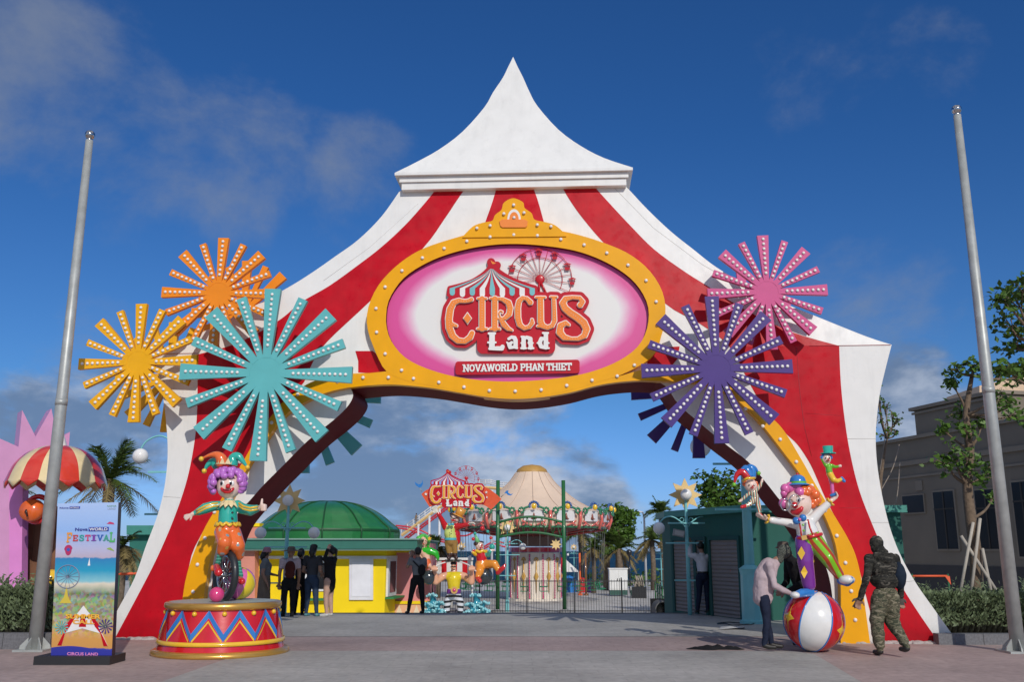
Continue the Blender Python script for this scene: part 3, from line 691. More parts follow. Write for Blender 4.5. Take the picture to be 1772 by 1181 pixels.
# slab lettering for the name plate
SLAB = {  # width, strokes, serif centres
 'N': (.86, [[(.14, 0), (.14, 1)], [(.14, .95), (.70, .05)], [(.72, 0), (.72, 1)]], [(.14, 0), (.10, 1), (.72, 1)]),
 'O': (.86, [[(.43 + .30 * cos(t), .5 + .42 * sin(t)) for t in np.linspace(0, 2 * pi, 17)]], []),
 'V': (.84, [[(.10, 1), (.42, .03), (.74, 1)]], [(.12, 1), (.74, 1)]),
 'A': (.84, [[(.10, 0), (.42, .97), (.74, 0)], [(.24, .32), (.60, .32)]], [(.12, 0), (.74, 0)]),
 'W': (1.16, [[(.10, 1), (.34, .03), (.58, .95), (.82, .03), (1.06, 1)]], [(.12, 1), (1.06, 1)]),
 'R': (.84, [[(.16, 0), (.16, 1)], [(.16, .95), (.5, .95), (.64, .85), (.64, .62), (.5, .52), (.16, .52)], [(.46, .5), (.70, .02)]], [(.16, 0), (.10, 1), (.72, 0)]),
 'L': (.74, [[(.18, 0), (.18, 1)], [(.1, .05), (.64, .05), (.64, .28)]], [(.18, 1), (.14, 0)]),
 'D': (.84, [[(.16, 0), (.16, 1)], [(.1, .95), (.45, .95), (.70, .7), (.70, .3), (.45, .05), (.1, .05)]], []),
 'P': (.80, [[(.18, 0), (.18, 1)], [(.1, .95), (.52, .95), (.66, .84), (.66, .60), (.52, .48), (.18, .48)]], [(.18, 0)]),
 'H': (.88, [[(.16, 0), (.16, 1)], [(.72, 0), (.72, 1)], [(.16, .5), (.72, .5)]], [(.16, 0), (.16, 1), (.72, 0), (.72, 1)]),
 'T': (.80, [[(.40, 0), (.40, 1)], [(.08, .74), (.08, .95), (.72, .95), (.72, .74)]], [(.40, 0)]),
 'I': (.42, [[(.20, 0), (.20, 1)]], [(.20, 0), (.20, 1)]),
 'E': (.76, [[(.16, 0), (.16, 1)], [(.08, .95), (.64, .95), (.64, .76)], [(.08, .05), (.64, .05), (.64, .24)], [(.16, .5), (.5, .5)]], []),
 'F': (.74, [[(.16, 0), (.16, 1)], [(.08, .95), (.64, .95), (.64, .74)], [(.16, .5), (.5, .5)]], [(.18, 0)]),
 'S': (.74, [[(.60, .74), (.56, .92), (.36, .98), (.16, .88), (.14, .70), (.30, .56), (.50, .46), (.62, .32), (.58, .12), (.36, .02), (.14, .1), (.10, .28)]], []),
 'U': (.84, [[(.16, 1), (.16, .3), (.28, .05), (.54, .05), (.68, .3), (.68, 1)]], [(.16, 1), (.68, 1)]),
 'M': (1.04, [[(.14, 0), (.14, 1)], [(.16, .98), (.50, .2), (.86, .98)], [(.88, 0), (.88, 1)]], [(.14, 0), (.88, 0)]),
 'C': (.80, [[(.66, .72), (.60, .9), (.42, .98), (.2, .84), (.12, .5), (.2, .16), (.42, .02), (.6, .1), (.68, .28)]], []),
 ' ': (.36, [], [])}
def slab_text(txt, fn, y0, y1, name, m, parent, stroke=.10, h=1., cell=.035, track=1., serif=.17):
    """fn(u, v, depth) with v upwards, letters of height 1; fits u into 0..1 of the total width"""
    tot = sum(SLAB[c][0] * track for c in txt); x = 0.; mb = MB()
    for c in txt:
        w, st, se = SLAB[c]
        if st:
            xs = np.arange(-.16, w + .16, cell); ys = np.arange(1.2, -.2, -cell); X, Y = np.meshgrid(xs, ys); F_ = np.full(X.shape, 1e9)
            for s in st: F_ = np.minimum(F_, seg_field(X, Y, [(a, b, stroke) for a, b in s]))
            for a, b in se: F_ = np.minimum(F_, np.maximum(np.abs(X - a) - serif - stroke * .4, np.abs(Y - (.05 if b == 0 else .95)) - stroke * .62))
            F_ = np.maximum(F_, np.abs(Y - .5) - .54)
            x0 = x
            field_mesh(mb, F_, xs, ys, lambda a, b, d: fn((x0 + a) / tot, b, d), y0, y1)
        x += w * track
    return mb.build(name, m, parent)
def plate():
    base = SO + .09; a = math.radians(.9)
    P = lambda u, v, d: Gv(788 + 215 * u, (649.5 - 3.2 * u) - 23.5 * v, d)
    pts = []
    for cx_, cy_, t0 in ((.975, .8, 0), (.025, .8, pi / 2), (.025, .2, pi), (.975, .2, 1.5 * pi)):
        for k in range(5):
            t = t0 + k * pi / 8; pts.append((cx_ + .025 * cos(t), cy_ + .2 * sin(t)))
    m = MB().prism(pts, P, base - .08, base - .004, back=False).build('name_plate', M_LOGORED, sign)
    slab_text('NOVAWORLD PHAN THIET', lambda u, v, d: P(.062 + .875 * u, .24 + .52 * v, d), base - .10, base - .079, 'plate_lettering', M_LOGOWHITE, m, stroke=.105)
plate()
# ---------------------------------------------------------------- starburst lights
def burst(cx_, cy_, rp, off, nb, m, name, label, group, bulb=True, back=False, rot=0.):
    C = Gv(cx_, cy_, off) if not back else cx_
    R = (Gv(cx_ + rp, cy_, off) - Gv(cx_ - rp, cy_, off)).length / 2 if not back else rp
    root = empty(name, C, GP.phi, label, 'starburst light', group)
    P = lambda a, b, y: C + GP.u * a + Vector((0, 0, b)) + GP.n * y
    hub = MB(); n = 32; th = .09
    hub.prism([(.225 * R * cos(2 * pi * k / n), .225 * R * sin(2 * pi * k / n)) for k in range(n)], P, .0045, th, back=True)
    if not back: hub.prism([(.10 * R * cos(2 * pi * k / 12), .10 * R * sin(2 * pi * k / 12)) for k in range(12)], P, th + .001, -off - (0 if off < 0 else 0) + .02 if off < 0 else th + .1, back=False)
    hub.build('hub', m, root)
    cnt = 0; rest = []
    for k in range(16):
        t = 2 * pi * k / 16 + pi / 2 + rot; wide = k % 2 == 0
        a0, a1 = (.043, .095) if wide else (.033, .058)
        Lr = (1.0 if wide else .955) * R
        u = (cos(t), sin(t)); v = (-sin(t), cos(t))
        q = lambda r, s: (u[0] * r + v[0] * s, u[1] * r + v[1] * s)
        ry = MB().prism([q(.18 * R, -a0 * R), q(Lr, -a1 * R), q(Lr, a1 * R), q(.18 * R, a0 * R)], P, 0 + (k % 2) * .002, th - .003 - (k % 2) * .002).build('ray', m, root)
        if bulb:
            pts = [P(*q(R * (.29 + (.035 if wide else 0) + (.93 * (Lr / R) - .29 - (.035 if wide else 0)) * i / (nb - 1)), 0), -.008) for i in range(nb)]
            for p in pts:
                if cnt < 100: bulbs([p], ry, .0285); cnt += 1
                else: rest.append(p)
    if rest:
        g = MB()
        for p in rest: g.ball(p, (.0285, .023, .0285), 10, 7)
        g.build('bulb', M_BULB, root, kind='stuff')
    return root, C, R
MP = {'yellow': gloss('burst_yellow', (.86, .42, .006), .4), 'orange': gloss('burst_orange', (.88, .26, .010), .4), 'blue': gloss('burst_turquoise', (.12, .46, .47), .42),
      'pink': gloss('burst_pink', (.60, .075, .24), .42), 'purple': gloss('burst_purple', (.065, .030, .205), .42)}
GB = 'starburst lights on the front of the gate'
for key, a in {'orange': (377, 507, 98, -.42, 8), 'yellow': (237.5, 627, 102, -.55, 8), 'blue': (459, 646, 149, -.82, 11), 'pink': (1328, 505, 104, -.45, 8), 'purple': (1240.5, 638, 131, -.80, 10)}.items():
    lb = {'orange': 'orange starburst of rays dotted with white bulbs, highest on the left side of the gate', 'yellow': 'yellow starburst dotted with bulbs hanging out over the left edge of the gate',
          'blue': 'large turquoise starburst dotted with bulbs on the left leg of the gate', 'pink': 'pink starburst dotted with bulbs on the right shoulder of the gate', 'purple': 'large dark purple starburst dotted with bulbs on the right leg of the gate'}[key]
    root, C, R = burst(*a, MP[key], 'starburst', lb, GB, rot=-.03 if key in ('blue', 'orange') else .02)
    C2 = C + GP.n * (GD + .45 - a[3])
    if key in ('yellow', 'orange'): C2 = C + GP.n * (GD + .1)
    burst(C2, 0, R, 0, 0, MP[key], 'rear_starburst', {'orange': 'plain orange starburst seen behind the orange one dotted with bulbs', 'yellow': 'plain yellow starburst seen behind the yellow one dotted with bulbs', 'blue': 'turquoise starburst on the rear of the gate, ray tips showing under the arch', 'pink': 'pink starburst on the rear of the gate, mostly hidden behind the pink one', 'purple': 'dark purple starburst on the rear face, rays showing black inside the arch'}[key], 'starbursts on the rear of the gate', bulb=False, back=True)
# ---------------------------------------------------------------- figures
from mathutils import noise as mnoise
def paint(name, rgb, rough=.22, **k): return mat('paint_' + name, rgb, rough, var=.05, scale=8, coat=.6, bump=.03, bscale=12, **k)
SKIN_P = paint('skin', (.80, .50, .38)); P_RED = paint('red', (.60, .012, .018)); P_YEL = paint('yellow', (.86, .52, .03)); P_TEAL = paint('teal', (.03, .42, .33)); P_ORG = paint('orange', (.82, .15, .03))
P_LILAC = paint('lilac', (.52, .17, .58)); P_WHITE = paint('white', (.80, .79, .76)); P_BLACK = paint('black', (.012, .012, .014)); P_BLUE = paint('blue', (.03, .20, .56)); P_GREEN = paint('green', (.16, .50, .02))
P_PURP = paint('purple', (.20, .03, .30)); P_PINK = paint('pink', (.72, .14, .40)); P_GOLD = paint('gold', (.62, .36, .08)); P_DGREY = paint('dark_grey', (.035, .045, .05)); P_CREAM = paint('cream', (.82, .66, .36))
P_HOT = paint('hot_pink', (.70, .05, .20)); P_AQUA = paint('aqua', (.10, .50, .58)); P_BROWN = paint('brown', (.24, .10, .03)); P_DBROWN = paint('dark_brown', (.05, .02, .015)); P_FACE = paint('face', (.84, .62, .52))
def hand(wr, d, up, s, mi, spread=.35, curl=.35, thumb=1, fr=.085):
    """palm, four unequal bent fingers and a thumb leaving the side of the palm; s = hand length, up = back of the hand"""
    d = d.normalized(); side = d.cross(up).normalized(); up = side.cross(d).normalized(); out = []
    out.append((mi, [(wr, s * .13), (wr + d * s * .22, s * .17), (wr + d * s * .42 + side * s * .08, s * .14)]))
    out.append((mi, [(wr + d * s * .22 - side * s * .08, s * .14), (wr + d * s * .42 - side * s * .1, s * .12)]))
    for k, (o, ln) in enumerate(((-.19, .40), (-.065, .50), (.065, .54), (.19, .46))):
        b = wr + d * s * .46 + side * s * o; dd = (d + side * o * spread * 3).normalized()
        c = curl; p1 = b + (dd * cos(c * .6) - up * sin(c * .6)) * s * ln * .5; p2 = p1 + (dd * cos(c * 1.8) - up * sin(c * 1.8)) * s * ln * .5
        out.append((mi, [(b, s * fr), (p1, s * fr * .92), (p2, s * fr * .78)]))
    b = wr + d * s * .16 + side * s * .16 * thumb; p1 = b + (d * .55 + side * .85 * thumb - up * .2).normalized() * s * .26; p2 = p1 + (d * .9 + side * .35 * thumb - up * .25).normalized() * s * .2
    out.append((mi, [(b, s * .1), (p1, s * .09), (p2, s * .075)]))
    return out
class Px:
    """figure sculpted at distance Y: points are photo pixels plus a real depth offset, radii in pixels"""
    def __init__(s, Y, zx=None): s.Y = Y; s.k = Y / FPX; s.z = zx
    def p(s, x, y, d=0.):
        if s.z: x, y = s.z[0] + x / s.z[2], s.z[1] + y / s.z[2]
        return at(x, y, s.Y + d)
    def r(s, r): return r * s.k / (s.z[2] if s.z else 1)
    def ch(s, mi, *pts): return (mi, [(s.p(q[0], q[1], q[3] if len(q) > 3 else 0), s.r(q[2])) for q in pts])
    def el(s, mi, x, y, d, rx, ry, rz, R=None): return (mi, s.p(x, y, d), (s.r(rx), s.r(ry), s.r(rz))) + ((R,) if R else ())
def part(name, m, parent, *balls, n=14):
    mb = MB()
    for c, r in balls: mb.ball(c, r, n, 10)
    return mb.build(name, m, parent)
def wrinkle(o, amp, sc):
    me = o.data; n = len(me.vertices); co = np.empty(n * 3); me.vertices.foreach_get('co', co); co = co.reshape(-1, 3)
    no = np.empty(n * 3, np.float32); me.vertex_normals.foreach_get('vector', no); no = no.reshape(-1, 3)
    d = np.array([mnoise.noise(Vector(c) * sc) + .5 * mnoise.noise(Vector(c) * sc * 2.3) for c in co])
    me.vertices.foreach_set('co', (co + no * (amp * d)[:, None]).ravel()); me.update(); return o
def pt_along(pts, n=8): return crom(pts, n)
# ---- drum pedestal
def drum():
    c = gnd(384, 1143); c = Vector((c.x, c.y + .98, 0)); c.x = (384 - 886) / FPX * c.y / 1.045
    root = empty('drum_pedestal', c, 0, 'round red circus drum with blue zigzags and gold rims under the clown on the unicycle', 'pedestal')
    gold = mat('gold_paint', (.62, .34, .07), .3, metal=.55, var=.1, coat=.3)
    R0, R1, H = .93, .80, .66
    MB().lathe(c, [(0, .001), (1.0, .001), (1.01, .02), (1.0, .06), (.95, .085), (.9, .085)], 64).build('base_rim', gold, root)
    MB().lathe(c, [(R0, .07), (R1, H)], 64).build('drum_wall', P_RED, root)
    MB().lathe(c, [(R1 - .02, H - .02), (.845, H), (.86, H + .03), (.855, H + .075), (.83, H + .09), (0, H + .09)], 64).build('top_rim', gold, root)
    MB().lathe(c, [(.79, H + .092), (0, H + .094)], 48).build('drum_skin', mat('drum_top', (.35, .40, .38), .5), root)
    def P(t, z, o=.0): r = R0 + (R1 - R0) * (z - .07) / (H - .07) + o; return c + Vector((r * sin(t), -r * cos(t), z))
    MB().lathe(c, [(R0 - .02, .16), (R0 + .006, .165), (R0 + .0, .215), (R0 - .03, .22)], 64).build('yellow_band', P_YEL, root)
    def zig(name, m, r, za, zb, n, dep, tw=1.):
        mb = MB(); K = n * 2
        for k in range(K):
            t0, t1 = 2 * pi * k / K + .05, 2 * pi * (k + 1) / K + .05; a, b = (za, zb) if k % 2 == 0 else (zb, za)
            pts = [P(t0 + (t1 - t0) * i / 6, a + (b - a) * i / 6, dep) for i in range(7)]
            for i in range(6):
                dz = Vector((0, 0, r * 2.2)); q0, q1 = pts[i], pts[i + 1]
                mb.add([q0 - dz, q1 - dz, q1 + dz, q0 + dz], [(0, 1, 2, 3)])
        return mb.build(name, m, root)
    zig('blue_zigzag', P_BLUE, .026, .60, .27, 12, .010); zig('lilac_line', paint('lilac_line', (.55, .2, .5)), .006, .655, .325, 12, .012)
    # yellow inner chevrons
    for k in range(12):
        t = 2 * pi * k / 12 + .05; mb = MB()
        for s in (-1, 1):
            pts = [P(t + s * .235 * i / 6, .50 - .27 * i / 6, .008) for i in range(7)]
            for i in range(6):
                dz = Vector((0, 0, .017)); mb.add([pts[i] - dz, pts[i + 1] - dz, pts[i + 1] + dz, pts[i] + dz], [(0, 1, 2, 3)])
        mb.build('yellow_chevron', P_YEL, root)
    for k in range(12):
        MB().ball(P(2 * pi * (k + .5) / 12 + .05, .605, .012), .036, 12, 8).build('knob', P_YEL, root)
    return c, H + .092
DC, DH = drum()
# ---- clown on the unicycle
def clown1():
    Y = DC.y - .05; A = Px(Y, (240, 760, 2.953)); p, r = A.p, A.r
    root = empty('unicycle_clown_statue', Vector((DC.x, Y, DH)), 0, 'painted clown statue with curly lilac hair giving a thumbs up on a unicycle', 'statue')
    def fs(N, L, b, tc, mul):   # striped sleeves / spotted trousers are separate materials
        pass
    def spots(N, L, b, tc, mul):
        v = N.new('ShaderNodeTexVoronoi'); v.inputs['Scale'].default_value = 7.5; L.new(tc.outputs['Object'], v.inputs['Vector'])
        m = N.new('ShaderNodeMath'); m.operation = 'LESS_THAN'; m.inputs[1].default_value = .26; L.new(v.outputs['Distance'], m.inputs[0])
        mx = N.new('ShaderNodeMix'); mx.data_type = 'RGBA'; L.new(m.outputs[0], mx.inputs[0]); L.new(mul.outputs[0], mx.inputs[6])
        h = N.new('ShaderNodeMix'); h.data_type = 'RGBA'; L.new(v.outputs['Color'], h.inputs[0]); h.inputs[6].default_value = (.05, .28, .45, 1); h.inputs[7].default_value = (.85, .45, .05, 1)
        L.new(h.outputs[2], mx.inputs[7]); L.new(mx.outputs[2], b.inputs['Base Color'])
    def rings(c1, c2, sc, ax):
        def f(N, L, b, tc, mul):
            s = N.new('ShaderNodeSeparateXYZ'); L.new(tc.outputs['Object'], s.inputs[0])
            m = N.new('ShaderNodeMath'); m.operation = 'MULTIPLY'; m.inputs[1].default_value = sc; L.new(s.outputs[ax], m.inputs[0])
            q = N.new('ShaderNodeMath'); q.operation = 'FRACT'; L.new(m.outputs[0], q.inputs[0]); g = N.new('ShaderNodeMath'); g.operation = 'GREATER_THAN'; g.inputs[1].default_value = .55; L.new(q.outputs[0], g.inputs[0])
            mx = N.new('ShaderNodeMix'); mx.data_type = 'RGBA'; L.new(g.outputs[0], mx.inputs[0]); mx.inputs[6].default_value = c1; mx.inputs[7].default_value = c2; L.new(mx.outputs[2], b.inputs['Base Color'])
        return f
    M_SP = paint('spotted_orange', (.82, .16, .03), f=spots); M_ST = paint('ring_stocking', (.1, .3, .2), f=rings((.02, .20, .13, 1), (.10, .42, .30, 1), 22, 2))
    head = p(462, 240, 0)
    ch = [(0, head, (r(62), r(58), r(66))), A.ch(0, (464, 285, 20), (462, 320, 20)),
          A.ch(1, (460, 345, 40), (456, 385, 46), (456, 425, 48)),
          A.ch(2, (456, 462, 56), (452, 480, 52)), A.ch(2, (430, 478, 42, -.05), (440, 530, 36, -.22), (432, 568, 30, -.16)), A.ch(2, (480, 482, 42, .0), (505, 545, 37, -.12), (512, 592, 28, -.02)),
          A.ch(3, (418, 580, 14, -.14), (404, 636, 13, -.10)), A.ch(3, (508, 600, 14, 0), (512, 660, 13, .05), (522, 700, 13, .05)),
          A.ch(1, (412, 342, 24), (378, 345, 26, -.02), (340, 356, 27, -.06), (308, 372, 20, -.09), (292, 378, 14, -.1)),
          A.ch(1, (505, 338, 24), (530, 358, 27, -.02), (570, 366, 28, -.08), (600, 358, 20, -.12), (612, 356, 14, -.13)),
          A.ch(0, (292, 378, 11, -.1), (276, 384, 11, -.11)), A.ch(0, (612, 356, 11, -.13), (625, 352, 12, -.14))]
    ch += hand(p(276, 384, -.11), p(240, 402, -.11) - p(276, 384, -.11), Vector((.2, -.9, .4)), r(50), 0, .55, .15, -1)
    # fist with a raised thumb
    ch += [A.ch(0, (628, 352, 17, -.14), (636, 350, 17, -.16))]
    for k in range(4): ch.append(A.ch(0, (628, 338 + k * 9, 6, -.2), (644, 339 + k * 8.5, 6, -.22), (651, 340 + k * 8.5, 5.5, -.18)))
    ch.append(A.ch(0, (626, 342, 7.5, -.18), (629, 324, 7, -.19), (631, 310, 6, -.18)))
    body = blob('body', ch, [P_FACE, P_TEAL, M_SP, M_ST], .0115, root, 3)
    # sleeve stripes
    mb = MB()
    for off, rr in ((-6, 3.4), (8, 3.)):
        mb.tube([p(x, y + off, d - .0) for x, y, d in ((405, 335, -.20), (378, 338, -.245), (340, 350, -.29), (306, 368, -.26), (294, 376, -.21))], r(rr) * 1.6, 6)
        mb.tube([p(x, y + off, d) for x, y, d in ((512, 335, -.21), (535, 352, -.25), (570, 360, -.32), (598, 355, -.3), (609, 354, -.23))], r(rr) * 1.6, 6)
    mb.build('sleeve_stripes', P_YEL, body)
    for x in (480, 480):
        pass
    for y in (378, 410): part('button', P_BLACK, body, (p(479, y, -.228), (r(6), .02, r(6))))
    # frill at the waist and pointed collar
    def frill(name, cx, cy, R, w, m, n, d0=0., tilt=.0, drop=14, th=5):
        mb = MB(); N_ = n * 6; pts = []
        for i in range(N_):
            t = 2 * pi * i / N_; k = 1 + .06 * cos(n * t); z = cy + drop * .5 * cos(n * t)
            q = p(cx + R * k * cos(t), z - R * tilt * sin(t), d0); pts.append(q + Vector((0, r(R) * k * sin(t), 0)))
        mb.tube(pts, r(w), 8, closed=True); return mb.build(name, m, root)
    frill('waist_frill', 456, 438, 58, 7, P_YEL, 11)
    mb = MB(); C0 = p(462, 318, 0)
    for k in range(12):
        t = 2 * pi * k / 12; u = Vector((cos(t), sin(t), 0)); v = Vector((-sin(t), cos(t), 0)); R_ = r(60); w = r(17); dz = Vector((0, 0, 1))
        P_ = [C0 + u * r(20) - v * w * .7 + dz * r(6), C0 + u * R_ * .75 - v * w - dz * r(10), C0 + u * R_ - dz * r(32), C0 + u * R_ * .75 + v * w - dz * r(10), C0 + u * r(20) + v * w * .7 + dz * r(6)]
        mb.add(P_ + [q - dz * r(6) for q in P_], [(0, 1, 2, 3, 4), (9, 8, 7, 6, 5), (1, 6, 7, 2), (2, 7, 8, 3), (0, 5, 6, 1), (3, 8, 9, 4)], 0, True)
    mb.build('collar', P_CREAM, root)
    # hair
    rnd = random.Random(3); bl = []
    for i in range(230):
        u = rnd.uniform(-1, 1); t = rnd.uniform(0, 2 * pi); s = sqrt(1 - u * u); q = Vector((s * cos(t), s * sin(t), u))
        if q.y < -.25 and q.z < .42 and abs(q.x - .10) < .62: continue
        if q.z < -.62: continue
        bl.append((head + Vector((q.x * r(88) - r(8), q.y * r(74) + r(4), q.z * r(72) + r(14))), r(rnd.uniform(13, 19))))
    bl.append((head + Vector((-r(6), r(26), r(16))), (r(78), r(62), r(66))))
    mb = MB()
    for c_, q_ in bl: mb.ball(c_, q_, 12, 8)
    mb.build('hair', P_LILAC, root)
    def on(x, y, lift=.004):   # point on the front of the head
        q = p(x, y, 0) - head; k = 1 - (q.x / r(62)) ** 2 - (q.z / r(66)) ** 2
        return head + Vector((q.x, -r(58) * sqrt(max(k, .02)) - lift, q.z))
    for x, y in ((444, 231), (490, 231)):
        e = part('eye', P_WHITE, root, (on(x, y, -.01), (r(13), .022, r(14))))
        part('pupil', P_BLACK, e, (on(x - 3, y, .010), (r(7), .01, r(10))))
        MB().tube([on(x - 14, y - 22), on(x - 2, y - 29), on(x + 14, y - 25)], r(3), 6).build('eyebrow', P_BLACK, root)
    part('nose', P_RED, root, (on(476, 247, .03), r(12)))
    MB().tube([on(*q, .008) for q in ((438, 254), (446, 266), (460, 273), (476, 274), (490, 266), (500, 254))], [r(5), r(9), r(11), r(11), r(9), r(5)], 10).build('mouth', P_RED, root)
    MB().tube([on(*q, .035) for q in ((450, 262), (462, 267), (478, 267), (490, 260))], r(3), 6).build('teeth_line', paint('dark_red', (.25, .0, .01)), root)
    # hat horns
    def horn(pts, rs, m, tip):
        P_ = crom([(*q, w) for q, w in zip(pts, rs)], 5)
        MB().tube([p(x, y, d) for x, y, d, w in P_], [r(w) for *_, w in P_], 12).build('hat_horn', m, root)
        part('hat_bell', P_YEL, root, (p(*pts[-1]), r(tip)))
    horn([(430, 135, 0), (420, 100, -.02), (395, 82, -.03), (358, 86, -.03), (320, 103, -.03)], [32, 28, 18, 9, 4], P_ORG, 13)
    horn([(400, 135, .1), (378, 118, .12), (352, 135, .1), (335, 165, .08)], [26, 20, 12, 4], P_TEAL, 13)
    horn([(475, 135, 0), (486, 98, 0), (510, 90, -.02), (532, 115, -.03), (556, 146, -.03)], [30, 26, 19, 12, 4], P_TEAL, 12)
    mb = MB()
    for k in range(11):
        t = 2 * pi * k / 11; c_ = p(445, 132, 0) + Vector((r(50) * cos(t), r(38) * sin(t), 0)); v = Vector((-sin(t), cos(t), 0)) * r(15)
        mb.add([c_ - v, c_ + v, c_ + Vector((0, 0, r(32)))], [(0, 1, 2)])
    mb.build('hat_points', P_CREAM, root)
    # shoes
    def shoe(x0, y0, d0, x1, y1, d1, w): return blob('shoe', [A.ch(0, (x0, y0, w * .8, d0), (x1, y1, w, d1))], [P_RED], .012, root, 2)
    shoe(398, 655, -.16, 408, 684, -.34, 20); shoe(515, 715, .05, 528, 730, -.08, 17)
    part('heel', P_ORG, root, (p(378, 662, -.02), (r(10), .05, r(16))))
    # unicycle
    wc = p(443, 705, .0); R_ = r(122); nrm = Vector((-.76, -.65, 0)).normalized(); u = Vector((nrm.y, -nrm.x, 0)); z = Vector((0, 0, 1))
    wc.z = DH + R_ + .01
    W_ = MB().tube([wc + (u * cos(t) + z * sin(t)) * (R_ - .035) for t in np.linspace(0, 2 * pi, 49)[:-1]], .055, 12, closed=True).build('wheel', mat('tyre_rubber', (.02, .022, .025), .45, coat=.2), root)
    MB().tube([wc + (u * cos(t) + z * sin(t)) * (R_ - .10) for t in np.linspace(0, 2 * pi, 49)[:-1]], .025, 8, closed=True).build('rim', M_CHROME, W_)
    sp = MB(); sp.tube([wc - nrm * .08, wc + nrm * .12], .035, 12)
    for k in range(22):
        t = 2 * pi * k / 22; sp.tube([wc + nrm * (.03 if k % 2 else -.03), wc + (u * cos(t) + z * sin(t)) * (R_ - .10)], .008, 5)
    sp.build('spokes', M_CHROME, W_)
    f = MB(); top = p(462, 500, .03)
    f.tube([wc + nrm * .09, wc + nrm * .09 + z * (R_ + .03), top], .02, 8); f.tube([wc - nrm * .09, wc - nrm * .09 + z * (R_ + .03), top], .02, 8)
    f.tube([wc + nrm * .12, wc + nrm * .14 + z * .12 + u * .02, p(410, 690, -.08)], .014, 6); f.tube([wc - nrm * .1, wc - nrm * .2 - z * .1, p(520, 735, .03)], .014, 6)
    f.build('frame', P_DGREY, root); part('saddle', P_BLACK, root, (p(474, 497, -.06), (r(16), .1, r(9))))
    # balls on the drum
    c1 = p(398, 805, -.45); c1.z = DH + r(38)
    c1 = Vector((p(398, 805, -.42).x, Y - .42, DH + r(36)))
    tag(part('pink_ball', P_HOT, None, (c1, r(36)), n=24), 'small plain pink ball on the drum in front of the unicycle wheel', 'ball')
    r2 = r(80) ; c2 = Vector((p(514, 735, .35).x, Y + .36, DH + r2))
    mb = MB(); mb.lathe((0, 0, 0), [(r2 * sin(t), -r2 * cos(t)) for t in np.linspace(0.0001, pi, 17)], 24, mfn=lambda i, j: (j // 4) % 3)
    o = mb.build('beach_ball', [P_PINK, P_PINK, paint('ball_yellow', (.82, .62, .03))], org=(0, 0, 0)); o.location = c2; o.rotation_euler = (.35, .5, 0.15)
    tag(o, 'big pink and yellow ball behind the unicycle wheel on the drum', 'ball')
clown1()
